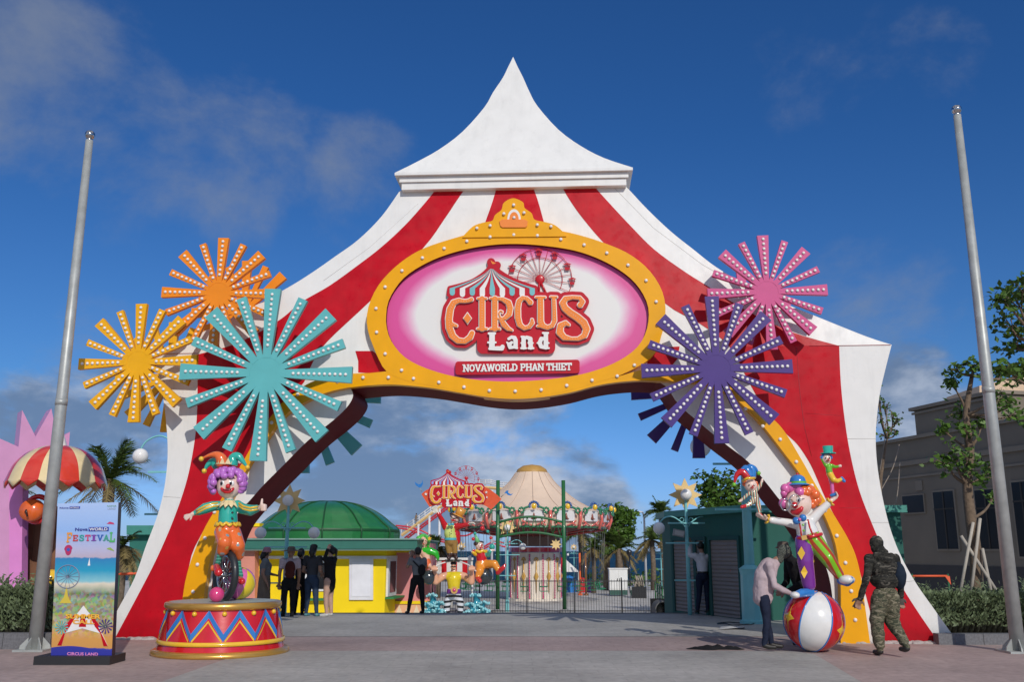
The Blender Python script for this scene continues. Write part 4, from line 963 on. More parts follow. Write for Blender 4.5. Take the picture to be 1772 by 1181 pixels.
# ---- clown balancing on the big striped ball
BALLC = None
def clown2():
    global BALLC
    g = gnd(1408.6, 1129); Y = g.y + .0; A = Px(Y - .2, (1260, 760, 3.029)); p, r = A.p, A.r
    R_ = 48.8 * Y / FPX; bc = Vector((at(1408.6, 1082, Y).x, Y, R_)); BALLC = bc
    mb = MB()
    mb.lathe((0, 0, 0), [(R_ * sin(t), -R_ * cos(t)) for t in np.linspace(.0001, pi, 33)], 48, mfn=lambda i, j: (j // 8) % 3)
    o = mb.build('circus_ball', [P_WHITE, P_RED, P_RED], org=(0, 0, 0)); o.location = bc
    Rm = Matrix.Rotation(radians(13), 3, 'Y') @ Matrix.Rotation(radians(8), 3, 'X') @ Matrix.Rotation(radians(-132), 3, 'Z'); o.rotation_euler = Rm.to_euler()
    tag(o, 'big ball in red and white sections with yellow stars under the tall clown', 'ball')
    def S_(t, q, k=1.004): return bc + Rm @ (Vector((sin(q) * cos(t), sin(q) * sin(t), -cos(q))) * R_ * k)
    for j in range(6):
        t = 2 * pi * j / 6
        m = MB(); m.tube([S_(t, q, .998) for q in np.linspace(.15, pi - .15, 30)], .012, 6); b = m.build('seam_stripe', P_BLUE if j % 3 else P_BLUE, o if False else None, org=(0, 0, 0)); 
        b.location = (0, 0, 0); b.parent = o; b.matrix_parent_inverse = Matrix.LocRotScale(bc, Rm.to_euler(), None).inverted(); ALLK.setdefault(o.name, []).append(b)
        if j % 3 != 0:
            m = MB(); tc = t + 2 * pi / 12; qc = pi / 2; pts = []
            for i in range(8):
                a = i * pi / 4; rr = .40 if i % 2 == 0 else .15; rr2 = rr * (1.25 if i % 4 == 2 else .8)
                pts.append(S_(tc + rr2 * cos(a) * .9, qc + rr * 1.3 * sin(a) if i % 2 == 0 else qc + rr * sin(a), 1.006))
            cen = S_(tc, qc, 1.012); rg = [[bc + (q - bc).normalized() * R_ * 1.006 for q in [cen + (pp - cen) * f_ for pp in pts]] for f_ in (1, .8, .6, .4, .2)]; m.add([q for r_ in rg for q in r_] + [bc + (cen - bc).normalized() * R_ * 1.006], [(a * 8 + i, a * 8 + (i + 1) % 8, a * 8 + 8 + (i + 1) % 8, a * 8 + 8 + i) for a in range(4) for i in range(8)] + [(32 + i, 32 + (i + 1) % 8, 40) for i in range(8)], 0, True)
            # keep the star curved on the ball
            b = m.build('yellow_star', P_YEL, None, org=(0, 0, 0)); b.location = (0, 0, 0); b.parent = o; b.matrix_parent_inverse = Matrix.LocRotScale(bc, Rm.to_euler(), None).inverted()
    root = empty('balancing_clown_statue', Vector((bc.x, Y - .2, 2 * R_)), 0, 'tall clown statue in glasses and white shirt balancing on one foot on a ball', 'statue')
    head = p(368, 338, -.02)
    def dia(N, L, b, tc, mul):
        pass
    ch = [(0, head, (r(68), r(66), r(72))), A.ch(0, (380, 385, 26), (390, 425, 26)),
          A.ch(1, (402, 450, 48), (416, 490, 56)), A.ch(1, (365, 452, 26), (300, 438, 20, -.05), (228, 427, 17, -.1)), A.ch(1, (436, 428, 28), (475, 385, 23, -.02), (525, 340, 18, -.06)),
          A.ch(2, (424, 515, 58)), A.ch(3, (398, 540, 46), (404, 640, 41, -.04), (424, 765, 34, 0)), A.ch(2, (452, 535, 46, -.02), (520, 625, 38, -.18), (580, 712, 26, -.10)),
          A.ch(0, (228, 427, 12, -.1), (200, 420, 12, -.12)), A.ch(0, (525, 340, 12, -.06), (540, 325, 12, -.08)),
          A.ch(0, (427, 775, 14, 0), (425, 800, 14, 0)), A.ch(0, (583, 718, 13, -.1), (592, 735, 13, -.12))]
    ch += hand(p(200, 420, -.12), p(150, 402, -.16) - p(200, 420, -.12), Vector((0, -.2, -1)), r(62), 0, .3, .25, 1)
    ch += hand(p(540, 325, -.08), p(575, 300, -.08) - p(540, 325, -.08), Vector((.5, .2, -1)), r(62), 0, .3, .75, 1)
    def stripes(N, L, b, tc, mul):
        w = N.new('ShaderNodeTexCoord'); s = N.new('ShaderNodeSeparateXYZ'); L.new(tc.outputs['Object'], s.inputs[0])
        a = N.new('ShaderNodeMath'); a.operation = 'MULTIPLY_ADD'; L.new(s.outputs[2], a.inputs[0]); a.inputs[1].default_value = .62; L.new(s.outputs[0], a.inputs[2])
        m = N.new('ShaderNodeMath'); m.operation = 'MULTIPLY'; m.inputs[1].default_value = 7.; L.new(a.outputs[0], m.inputs[0]); q = N.new('ShaderNodeMath'); q.operation = 'FRACT'; L.new(m.outputs[0], q.inputs[0])
        rp = N.new('ShaderNodeValToRGB'); rp.color_ramp.interpolation = 'CONSTANT'; e = rp.color_ramp.elements; e[0].color = (.22, .55, .02, 1); e[1].position = .56; e[1].color = (.45, .05, .01, 1)
        L.new(q.outputs[0], rp.inputs[0]); L.new(rp.outputs[0], b.inputs['Base Color'])
    body = blob('body', ch, [P_FACE, P_WHITE, paint('striped_trouser', (.2, .5, .02), f=stripes), P_PURP], .0115, root, 3)
    for (x, y, w, h) in ((384, 600, 20, 36), (399, 700, 18, 34), (440, 640, 14, 30)):
        d = -.20 if x < 420 else -.10
        MB().prism([(x - w, y), (x, y - h), (x + w, y), (x, y + h)], lambda a, b, q: p(a, b, q - abs(a - 405) * -.0012), d - .02, d + .05, back=False).build('diamond_patch', P_YEL, body)
    belt = MB(); cB = p(424, 512, 0); axis = Vector((-.2, 0, 1)).normalized(); uu = Vector((1, 0, .2)).normalized()
    belt.tube([cB + uu * r(62) * cos(t) + Vector((0, r(62) * sin(t), 0)) for t in np.linspace(0, 2 * pi, 33)[:-1]], r(9), 8, closed=True); belt.build('belt', P_RED, root)
    MB().box(p(398, 519, -.31), (r(26), .03, r(22)), R=Matrix.Rotation(-.2, 3, 'Y')).build('buckle', P_GOLD, root)
    sm = MB(); sm.tube([p(x, y, d) for x, y, d in ((374, 440, -.20), (380, 475, -.27), (384, 510, -.29))], r(4.5), 6); sm.tube([p(x, y, d) for x, y, d in ((418, 425, -.20), (428, 465, -.28), (444, 505, -.30))], r(5), 6); sm.build('suspenders', P_RED, root)
    for y in (452, 482): part('button', P_GREEN, root, (p(381 + (y - 452) * .1 + 12, y, -.29), r(6)))
    part('bow_tie', P_BLUE, root, (p(358, 430, -.26), (r(20), .06, r(19))), (p(392, 415, -.28), (r(18), .06, r(19)))); part('bow_knot', P_PINK, root, (p(375, 423, -.33), r(8)))
    rnd = random.Random(5)
    for nm, m, x0, x1, dx in (('pink_hair', P_PINK, -1, .0, -10), ('orange_hair', P_ORG, .0, 1, 22)):
        mb = MB()
        for i in range(60):
            u = rnd.uniform(-.15, 1); t = rnd.uniform(0, 2 * pi); s = sqrt(1 - u * u); q = Vector((s * cos(t), s * sin(t), u))
            if not (x0 <= q.x <= x1) or (q.y < -.35 and q.z < .55 and q.x < .55): continue
            k = 1.12 if nm == 'pink_hair' else 1.32
            mb.ball(head + Vector((q.x * r(66) * k + (r(14) if nm == 'orange_hair' else r(2)), q.y * r(58) + r(8), q.z * r(80) + r(10 if nm != 'orange_hair' else 4))), r(rnd.uniform(18, 27)), 12, 8)
        if nm == 'orange_hair':
            for x, y, w in ((425, 275, 34), (448, 300, 30), (452, 330, 26), (405, 262, 28), (440, 345, 22)): mb.ball(p(x, y, .0), r(w), 14, 10)
        else:
            for x, y, w in ((300, 262, 26), (325, 255, 28), (350, 258, 26), (292, 285, 18)): mb.ball(p(x, y, -.03), r(w), 14, 10)
        mb.build('hair', m, root)
    hc = p(366, 238, -.02); hm = MB(); hm.lathe(hc, [(r(60), -r(6)), (r(58), -r(2)), (r(42), r(4)), (r(42), r(14)), (r(36), r(34)), (r(22), r(46)), (0, r(50))], 28); hm.build('bowler_hat', P_BLUE, root)
    MB().lathe(hc, [(r(43.5), r(3)), (r(43.5), r(13))], 28).build('hat_band', P_GREEN, root); part('hat_knob', P_RED, root, (hc + Vector((0, 0, r(52))), r(7)))
    def on(x, y, lift=.004):
        q = p(x, y, 0) - head; k = 1 - (q.x / r(68)) ** 2 - (q.z / r(72)) ** 2
        return head + Vector((q.x, -r(66) * sqrt(max(k, .05)) - lift, q.z))
    gl = MB()
    for cx_, cy_, w, h in ((300, 346, 24, 30), (349, 322, 26, 28)): gl.tube([p(cx_ + w * cos(t), cy_ + h * sin(t), -.30) for t in np.linspace(0, 2 * pi, 25)[:-1]], r(2.6), 6, closed=True)
    gl.tube([p(322, 336, -.31), p(326, 330, -.31)], r(2.5), 5); gl.tube([p(374, 316, -.3), p(425, 312, -.1)], r(2), 5); gl.build('glasses', M_CHROME, root)
    for x, y in ((310, 345), (349, 325)):
        e = part('eye', P_WHITE, root, (on(x, y, -.008), (r(11), .02, r(13)))); part('pupil', P_BLACK, e, (on(x - 2, y + 1, .008), (r(5), .01, r(8))))
        MB().tube([on(x - 10, y - 16), on(x, y - 24), on(x + 12, y - 20)], r(2.4), 6).build('eyebrow', P_BROWN, root)
    part('nose', P_RED, root, (on(328, 352, .035), r(17)))
    MB().tube([on(*q, .01) for q in ((318, 378), (330, 388), (346, 388), (360, 374), (368, 360))], [r(9), r(15), r(17), r(13), r(7)], 10).build('mouth', P_RED, root)
    cf = MB()
    for c_, ax in ((p(208, 422, -.12), p(150, 402, -.12) - p(208, 422, -.12)), (p(532, 333, -.07), p(570, 300, -.07) - p(532, 333, -.07))):
        a = ax.normalized(); b = Vector((0, 1, 0)); c2 = a.cross(b).normalized(); pts = [c_ + (b * cos(t) + c2 * sin(t)) * r(19 + 5 * cos(6 * t)) + a * r(4) * cos(6 * t) for t in np.linspace(0, 2 * pi, 37)[:-1]]
        cf.tube(pts, r(4.5), 6, closed=True)
    cf.build('cuffs', P_YEL, root)
    s1 = blob('shoe', [A.ch(0, (345, 822, 16, -.16), (385, 810, 22, -.1), (432, 806, 22, 0))], [P_BLUE], .012, root, 2); part('toe_cap', P_WHITE, s1, (p(350, 820, -.16), (r(24), .10, r(17))))
    s2 = blob('shoe', [A.ch(0, (590, 745, 20, -.1), (622, 748, 26, -.2), (640, 742, 20, -.26))], [P_BLUE], .012, root, 2); part('toe_cap', P_WHITE, s2, (p(622, 740, -.2), (r(40), .13, r(24))))
    # the two little clowns on his hands
    def little(name, label, base, chains, mats, hd, hr, hair, hatf):
        rt = empty(name, base, 0, label, 'statue'); b = blob('body', chains, mats, .009, rt, 2); h = p(*hd)
        def on2(x, y, l=.0):
            q = p(x, y, 0) - h; k = 1 - (q.x / r(hr)) ** 2 - (q.z / r(hr)) ** 2; return h + Vector((q.x, -r(hr) * sqrt(max(k, .1)) - l, q.z))
        for s in (-1, 1): part('eye', P_BLACK, rt, (on2(hd[0] + s * hr * .4 - 2, hd[1] - 1), (r(3.2), .01, r(4.5))))
        part('nose', P_RED, rt, (on2(hd[0] + 1, hd[1] + 6, .015), r(5))); MB().tube([on2(hd[0] + q, hd[1] + 14 + v, .003) for q, v in ((-9, -2), (0, 2), (9, -2))], r(2.5), 6).build('mouth', P_RED, rt)
        mb = MB(); rn = random.Random(8)
        for i in range(26):
            t = rn.uniform(-.5, pi + .5); mb.ball(h + Vector((cos(t) * r(hr) * 1.0, rn.uniform(-.3, 1) * r(hr) * .8, abs(sin(t)) * r(hr) * .75 + r(4))), r(rn.uniform(6, 9)), 8, 6)
        mb.build('hair', hair, rt); hatf(rt); return rt
    strp = paint('pinstripe', (.75, .7, .4), f=None)
    def fst(N, L, b, tc, mul):
        s = N.new('ShaderNodeSeparateXYZ'); L.new(tc.outputs['Object'], s.inputs[0]); m = N.new('ShaderNodeMath'); m.operation = 'MULTIPLY'; m.inputs[1].default_value = 26; L.new(s.outputs[0], m.inputs[0])
        q = N.new('ShaderNodeMath'); q.operation = 'FRACT'; L.new(m.outputs[0], q.inputs[0]); rp = N.new('ShaderNodeValToRGB'); rp.color_ramp.interpolation = 'CONSTANT'; e = rp.color_ramp.elements
        e[0].color = (.78, .74, .5, 1); e[1].position = .7; e[1].color = (.5, .08, .05, 1); k = rp.color_ramp.elements.new(.35); k.color = (.05, .25, .2, 1); L.new(q.outputs[0], rp.inputs[0]); L.new(rp.outputs[0], b.inputs['Base Color'])
    strp = paint('romper_stripe', (.7, .7, .4), f=fst)
    def hatA(rt):
        for pts, m in (([(105, 205, 0, 24), (75, 175, 0, 20), (45, 190, 0, 13), (32, 238, 0, 4)], P_RED), ([(118, 200, 0, 22), (100, 165, 0, 19), (90, 150, 0, 13), (62, 172, 0, 7)], P_BLUE), ([(125, 205, 0, 20), (128, 165, 0, 18), (112, 145, 0, 14), (140, 152, 0, 9), (158, 178, 0, 4)], P_BLUE)):
            q = crom(pts, 4); MB().tube([p(a, b, c) for a, b, c, w in q], [r(w) for *_, w in q], 10).build('hat_horn', m, rt)
        part('hat_bell', P_GREEN, rt, (p(160, 181, 0), r(11))); part('hat_bell', P_GREEN, rt, (p(31, 240, 0), r(11)))
        MB().tube([p(75, 222, -.06), p(100, 207, -.16), p(140, 206, -.1)], r(7), 8).build('hat_brim', P_YEL, rt)
    little('jester_figurine', 'little jester statue in a blue and red cap standing on the tall clown\'s palm', p(165, 402, -.14),
           [A.el(0, 118, 244, -.0, 33, 30, 33), A.ch(1, (132, 282, 18), (142, 305, 20)), A.ch(1, (146, 315, 17), (158, 350, 14), (162, 388, 11, -.1)), A.ch(1, (136, 315, 16), (118, 338, 13, -.08), (96, 352, 10, -.1)),
            A.ch(1, (118, 280, 10), (95, 300, 9), (72, 320, 8)), A.ch(1, (145, 272, 10), (165, 250, 9), (174, 232, 8)), A.ch(0, (70, 322, 8), (60, 328, 7)), A.ch(0, (176, 226, 7), (179, 214, 7)),
            A.ch(2, (94, 352, 9, -.1), (72, 358, 9, -.14)), A.ch(2, (164, 394, 8, -.1), (172, 402, 9, -.16))], [P_FACE, strp, P_RED], (118, 246, 0), 33, P_ORG, hatA)
    def hatB(rt):
        c_ = p(524, 76, 0); MB().lathe(c_, [(r(40), -r(2)), (r(39), r(2)), (r(24), r(3)), (r(27), r(38)), (0, r(40))], 20).build('top_hat', P_TEAL, rt)
    little('top_hat_figurine', 'little clown statue with blue hair and green top hat on the tall clown\'s hand', p(550, 300, -.06),
           [A.el(0, 516, 104, 0, 23, 22, 28), A.ch(1, (526, 145, 15), (530, 172, 17)), A.ch(2, (534, 185, 18), (552, 214, 15, -.05), (572, 222, 11, -.05), (594, 212, 9)), A.ch(3, (536, 195, 14), (544, 240, 10), (548, 284, 9)),
            A.ch(1, (540, 140, 10), (562, 148, 8, -.04), (578, 145, 7, -.06)), A.ch(1, (512, 140, 10), (500, 120, 8), (492, 108, 7)), A.ch(0, (580, 144, 7, -.06), (588, 142, 8, -.07)), A.ch(0, (491, 104, 7), (489, 98, 7)),
            A.ch(4, (595, 205, 8), (608, 222, 9, -.03)), A.ch(4, (540, 297, 8, -.05), (566, 290, 8, -.08))], [P_FACE, P_GREEN, P_YEL, P_PINK, P_BLUE], (516, 104, 0), 24, P_BLUE, hatB)
clown2()
# ---------------------------------------------------------------- people
def cloth(name, rgb, var=.15, **k): return mat('cloth_' + name, rgb, .85, var=var, scale=5, bump=.5, bscale=14, spec=.2, **k)
SKIN = mat('skin', (.32, .17, .11), .5, var=.08); SKIN2 = mat('pale_skin', (.50, .31, .23), .5, var=.08)
C_BLACK = cloth('black', (.012, .012, .014)); C_DGREY = cloth('dark_grey', (.04, .042, .05)); C_GREY = cloth('grey', (.16, .17, .18)); C_WHITE = cloth('white', (.55, .55, .58)); C_PALE = cloth('pale_pink', (.48, .38, .40))
C_NAVY = cloth('navy', (.016, .022, .045)); C_DENIM = cloth('denim', (.03, .05, .09)); C_KHAKI = cloth('khaki', (.20, .15, .11)); C_MAR = cloth('maroon', (.07, .015, .012)); C_PINKHAT = cloth('pink_hat', (.35, .18, .22)); C_BRN = cloth('brown_hat', (.13, .10, .08))
HAIR = mat('black_hair', (.008, .007, .006), .45, var=.2); SHOE_W = mat('white_shoe', (.6, .6, .58), .6); SHOE_T = mat('teal_shoe', (.12, .30, .32), .6); SHOE_D = mat('dark_shoe', (.02, .018, .016), .5)
def camo(name, c):
    def f(N, L, b, tc, mul):
        mp = N.new('ShaderNodeMapping'); mp.inputs['Scale'].default_value = (1, 1, 2.4); L.new(tc.outputs['Object'], mp.inputs[0])
        n = N.new('ShaderNodeTexNoise'); n.inputs['Scale'].default_value = 9; n.inputs['Detail'].default_value = 3; n.inputs['Distortion'].default_value = .6; L.new(mp.outputs[0], n.inputs['Vector'])
        r = N.new('ShaderNodeValToRGB'); r.color_ramp.interpolation = 'CONSTANT'; e = r.color_ramp.elements; e[0].color = (*c[0], 1); e[1].position = .60; e[1].color = (*c[3], 1)
        for ps, cc in ((.44, c[1]), (.52, c[2])): k = r.color_ramp.elements.new(ps); k.color = (*cc, 1)
        L.new(n.outputs['Fac'], r.inputs[0]); L.new(r.outputs[0], b.inputs['Base Color'])
    return cloth(name, c[1], f=f)
CAMO1 = camo('camo_jacket', [(.018, .018, .016), (.045, .042, .034), (.02, .02, .018), (.12, .11, .09)]); CAMO2 = camo('camo_trousers', [(.05, .055, .035), (.15, .14, .09), (.08, .075, .05), (.26, .23, .16)])
def person(label, px, pyf, pyh, Y, face, m, pose=None, group=None, vox=.013, shoe=None, skirt=None, sleeves='long', legs_skin=False, z0=None, lean=0., wr=.006):
    """m: top, bottom, skin, shoe materials.  Points are (side, forward, up) in body heights; face 0 = towards the camera"""
    base = at(px, pyf, Y)
    if z0 is not None: base.z = z0
    H = at(px, pyh, Y).z - base.z; a = radians(face)
    fw = Vector((sin(a), -cos(a), 0)); sd_ = Vector((-fw.y, fw.x, 0)) * 1.
    J = dict(pel=(0, 0, .51), wai=(0, .0, .60), che=(0, .005, .72), nec=(0, .0, .835), hea=(0, .012, .925), shl=(-.105, 0, .795), shr=(.105, 0, .795), ell=(-.135, -.02, .63), elr=(.135, -.02, .63), wrl=(-.13, .05, .49), wrr=(.13, .05, .49),
             hil=(-.052, 0, .49), hir=(.052, 0, .49), knl=(-.06, .015, .275), knr=(.06, .015, .275), anl=(-.06, -.01, .045), anr=(.06, -.01, .045))
    J.update(pose or {})
    def P(q):
        if isinstance(q, str): q = J[q]
        return base + (sd_ * q[0] + fw * (q[1] + lean * max(q[2] - .5, 0)) + Vector((0, 0, q[2]))) * H
    root = empty('person', base, 0, label, 'person', group)
    TOP, BOT, SK = 0, 1, 2; ar = SK if sleeves == 'short' else TOP; lg = SK if legs_skin else BOT
    ch = [(SK, P('hea'), (.045 * H, .05 * H, .064 * H)), (SK, [(P(tuple(np.array(J['hea']) - (0, .005, .03))), .033 * H), (P('nec'), .03 * H)]),
          (TOP, [(P((J['nec'][0], J['nec'][1], J['nec'][2] - .03)), .045 * H), (P('che'), .088 * H), (P('wai'), .078 * H)]), (TOP, [(P('shl'), .046 * H), (P('che'), .08 * H), (P('shr'), .046 * H)]),
          (BOT if not skirt else skirt, [(P('wai'), .070 * H), (P('pel'), .083 * H)])]
    for s in 'lr':
        ch += [(lg if not skirt else lg, [(P('hi' + s), .058 * H), (P('kn' + s), .040 * H), (P('an' + s), .027 * H)]), (TOP, [(P('sh' + s), .043 * H), (P(tuple((np.array(J['sh' + s]) + np.array(J['el' + s])) / 2)), .036 * H)]),
               (ar, [(P(tuple((np.array(J['sh' + s]) + np.array(J['el' + s])) / 2)), .030 * H if ar == SK else .034 * H), (P('el' + s), .027 * H if ar == SK else .031 * H), (P('wr' + s), .018 * H if ar == SK else .024 * H)])]
        w = P('wr' + s); d = (w - P('el' + s)).normalized(); up = fw if abs(d.dot(fw)) < .8 else Vector((0, 0, 1))
        ch += hand(w, d, up * 1., .10 * H, SK, .3, .45, 1 if s == 'l' else -1)
    if skirt: ch += [(BOT, [(P('wai'), .078 * H), (P('pel'), .088 * H), (P((0, 0, skirt)), (.086 if skirt > .2 else .10) * H)])]
    ch = [(1 if (c[0] not in (0, 1, 2)) else c[0],) + tuple(c[1:]) for c in ch]
    b = blob('body', ch, [m[0], m[1], m[2]], vox, root, 3)
    if wr: wrinkle(b, wr, 9)
    for s in 'lr':
        A_ = P('an' + s); q = fw
        blob('shoe', [(0, [(Vector((A_.x, A_.y, A_.z - .012 * H)), .027 * H), (Vector((A_.x, A_.y, A_.z - .022 * H)) + q * .035 * H, .026 * H), (Vector((A_.x, A_.y, A_.z - .026 * H)) + q * .095 * H, .021 * H)])], [m[3]], .012, root, 2)
    # simple features: ears, nose, brow on the side that faces forward
    h = P('hea'); f = MB(); f.ball(h + fw * .053 * H - Vector((0, 0, .005 * H)), (.008 * H, .010 * H, .012 * H), 8, 6)
    for k in (-1, 1): f.ball(h + sd_ * k * .046 * H, (.008 * H, .01 * H, .016 * H), 8, 6)
    f.build('nose_and_ears', m[2], root)
    for k in (-1, 1): part('eye', C_BLACK, root, (h + fw * .047 * H + sd_ * k * .018 * H + Vector((0, 0, .010 * H)), .006 * H))
    MB().tube([h + fw * .047 * H - Vector((0, 0, .030 * H)) + sd_ * k * .013 * H for k in (-1, 0, 1)], .003 * H, 5).build('mouth', mat('lips', (.22, .07, .06), .5), root)
    return root, P, H, fw, sd_, h
def cap_hair(root, h, H, fw, m=HAIR, long=0.):
    ch = [(0, h - fw * .012 * H + Vector((0, 0, .010 * H)), (.053 * H, .053 * H, .064 * H))]
    if long: ch.append((0, [(h - fw * .03 * H, .045 * H), (h - fw * .05 * H - Vector((0, 0, long * .5 * H)), .045 * H), (h - fw * .05 * H - Vector((0, 0, long * H)), .028 * H)]))
    o = blob('hair', ch, [m], .013, root, 1); wrinkle(o, .008, 22)
    # cut away in front of the face by keeping the hair behind it
    return o
def bucket_hat(root, h, H, m, brim=.085, band=None, tilt=0.):
    c = h + Vector((0, 0, .018 * H)); MB().lathe(c, [(brim * H, -.015 * H), (brim * .97 * H, -.008 * H), (.056 * H, .006 * H), (.052 * H, .040 * H), (.035 * H, .052 * H), (0, .054 * H)], 24).build('hat', m, root)
PEOPLE_Y = 22.6
Q = 'visitors queueing by the ticket booth'
r_, P_, H_, f_, s_, h_ = person('woman in a pink bucket hat, pale top and long skirt, seen from behind the drum', 454, 1072, 947, PEOPLE_Y, 100, (C_GREY, C_KHAKI, SKIN, SHOE_D), group=Q, skirt=.10, sleeves='short',
    pose=dict(wrr=(.10, .14, .60), elr=(.12, .0, .63)))
bucket_hat(r_, h_, H_, C_PINKHAT, .072); cap_hair(r_, h_ - Vector((0, 0, .02)), H_, f_, long=.10)
MB().tube([P_((.08, .0, .80)), P_((0, .085, .70)), P_((-.08, 0, .60))], .012, 6).build('bag_strap', C_BLACK, r_)
MB().box(P_((.09, .20, .62)), (.012, .08, .15), radians(20)).build('phone', P_BLACK, r_)
r_, P_, H_, f_, s_, h_ = person('woman in a wide floppy sun hat with a dark red backpack, standing in shade', 497, 1073, 946, PEOPLE_Y - .1, 195, (C_PALE, C_BLACK, SKIN, SHOE_D), group=Q, sleeves='short', pose=dict(hea=(-.01, .03, .915)))
bucket_hat(r_, h_ + Vector((0, 0, .02)), H_, C_BRN, .15)
o = blob('backpack', [(0, P_((0, -.12, .70)), (.075 * H_, .05 * H_, .10 * H_)), (0, P_((0, -.13, .62)), (.07 * H_, .05 * H_, .06 * H_))], [C_MAR], .015, r_, 2)
r2 = empty('person', at(512, 1071, PEOPLE_Y + .35), 0); bpy.data.objects.remove(r2)
r_, P_, H_, f_, s_, h_ = person('woman with black clothes and hair tied back, half hidden behind the wide floppy hat', 516, 1068, 949, PEOPLE_Y + .5, 170, (C_BLACK, C_BLACK, SKIN, SHOE_D), group=Q, sleeves='short')
cap_hair(r_, h_, H_, f_, long=.04)
r_, P_, H_, f_, s_, h_ = person('person in a dark cap, dark shirt and jeans with teal shoes at the booth', 537, 1068, 942, PEOPLE_Y, 165, (C_DGREY, C_DENIM, SKIN, SHOE_T), group=Q, sleeves='short', pose=dict(wrr=(.10, .16, .56), wrl=(-.10, .16, .56), anl=(-.10, -.01, .045), anr=(.07, 0, .045)))
cap_hair(r_, h_, H_, f_, long=.09); k = h_ + Vector((0, 0, .02 * H_)); MB().lathe(k, [(.056 * H_, 0), (.052 * H_, .03 * H_), (.03 * H_, .05 * H_), (0, .053 * H_)], 20).box(k + f_ * .075 * H_ + Vector((0, 0, .004)), (.10 * H_, .07 * H_, .008), radians(165)).build('cap', C_BLACK, r_)
r_, P_, H_, f_, s_, h_ = person('woman in a black dress, face mask and white trainers touching her ponytail', 568, 1068, 944, PEOPLE_Y, 250, (C_BLACK, C_BLACK, SKIN2, SHOE_W), group=Q, skirt=.42, legs_skin=True, pose=dict(elr=(.17, .0, .80), wrr=(.13, -.02, .93), ell=(-.13, .04, .64), wrl=(-.08, .12, .60)))
cap_hair(r_, h_, H_, f_, long=.03); blob('ponytail', [(0, [(h_ - f_ * .06 * H_ + Vector((0, 0, .03 * H_)), .02 * H_), (h_ - f_ * .10 * H_, .022 * H_), (h_ - f_ * .10 * H_ - Vector((0, 0, .1 * H_)), .012 * H_)])], [HAIR], .012, r_, 1)
MB().ball(h_ + f_ * .022 * H_ - Vector((0, 0, .022 * H_)), (.040 * H_, .043 * H_, .032 * H_), 14, 10).build('face_mask', mat('mask_grey', (.45, .47, .5), .8), r_)
# photographer in the middle
r_, P_, H_, f_, s_, h_ = person('photographer in grey shirt with a black sling bag raising a camera towards the statues', 721, 1063.5, 947, 23.4, 205, (C_GREY, C_BLACK, SKIN, SHOE_D), vox=.012, sleeves='short',
    pose=dict(anl=(-.10, .0, .045), anr=(.13, .02, .045), knl=(-.085, .01, .27), knr=(.09, .02, .27), elr=(.15, .05, .70), wrr=(.07, .13, .86), ell=(-.15, .05, .70), wrl=(-.05, .14, .87)))
cap_hair(r_, h_, H_, f_); wrinkle(blob('sling_bag', [(0, P_((-.03, -.11, .65)), (.06 * H_, .04 * H_, .09 * H_))], [C_BLACK], .014, r_, 2), .005, 12)
MB().tube([P_((.10, -.03, .80)), P_((.05, -.10, .73)), P_((-.03, -.10, .66))], .016, 6).build('strap', C_BLACK, r_)
c_ = P_((.03, .17, .90)); cm_ = empty('camera', c_, 0, 'black camera with a long lens held up by the photographer', 'camera'); MB().box(c_, (.13, .07, .09), radians(205)).build('camera_body', P_BLACK, cm_); MB().cyl(c_, c_ + f_ * .16 + Vector((0, 0, .01)), .038, n=14).build('lens', P_BLACK, cm_)
MB().cyl(c_ - Vector((0, 0, .04)), c_ - Vector((0, 0, .16)), .012, n=8).build('grip', P_BLACK, cm_)
# man photographing by the shutters
r_, P_, H_, f_, s_, h_ = person('man in a pale shirt and navy trousers holding a phone up beside the grey shutters', 1219, 1061.5, 938, 22.9, 190, (C_WHITE, C_NAVY, SKIN, SHOE_D), vox=.012,
    pose=dict(elr=(.17, .04, .80), wrr=(.15, .10, .965), ell=(-.19, .06, .82), wrl=(-.13, .12, .985), hea=(0, .05, .93), anl=(-.05, 0, .045), anr=(.09, .02, .045)))
cap_hair(r_, h_, H_, f_); MB().box(P_((-.14, .16, 1.04)), (.16, .012, .08), radians(190)).build('phone', P_BLACK, r_)
MB().tube([P_((0, 0, .565)) + (f_ * cos(t) * .075 + s_ * sin(t) * .075) * H_ for t in np.linspace(0, 2 * pi, 25)[:-1]], .02, 6, closed=True).build('belt', P_BLACK, r_)
# two men working beside the clown on the ball
r_, P_, H_, f_, s_, h_ = person('man in a pale pink shirt and patterned head scarf bending over beside the big ball', 1327, 1123.5, 943, 14.9, 78, (C_PALE, C_NAVY, SKIN, SHOE_D), vox=.010, lean=.22, wr=.009,
    pose=dict(hea=(0, .13, .925), nec=(0, .06, .85), elr=(.13, .06, .62), wrr=(.08, .22, .54), ell=(-.13, .08, .60), wrl=(-.06, .24, .53), anl=(-.06, -.02, .045), anr=(.05, .05, .045)))
wrinkle(blob('loose_shirt', [(0, [(P_((0, 0, .79)), .085 * H_), (P_((0, -.02, .68)), .108 * H_), (P_((0, -.015, .56)), .100 * H_), (P_((0, -.01, .49)), .098 * H_)]), (0, [(P_((.105, 0, .79)), .05 * H_), (P_((.13, .04, .66)), .042 * H_)])], [C_PALE], .012, r_, 2), .014, 8)
def fchk(N, L, b, tc, mul):
    v = N.new('ShaderNodeTexChecker'); v.inputs['Scale'].default_value = 90; v.inputs[1].default_value = (.03, .035, .03, 1); v.inputs[2].default_value = (.17, .18, .15, 1); L.new(tc.outputs['Object'], v.inputs[0]); L.new(v.outputs[0], b.inputs['Base Color'])
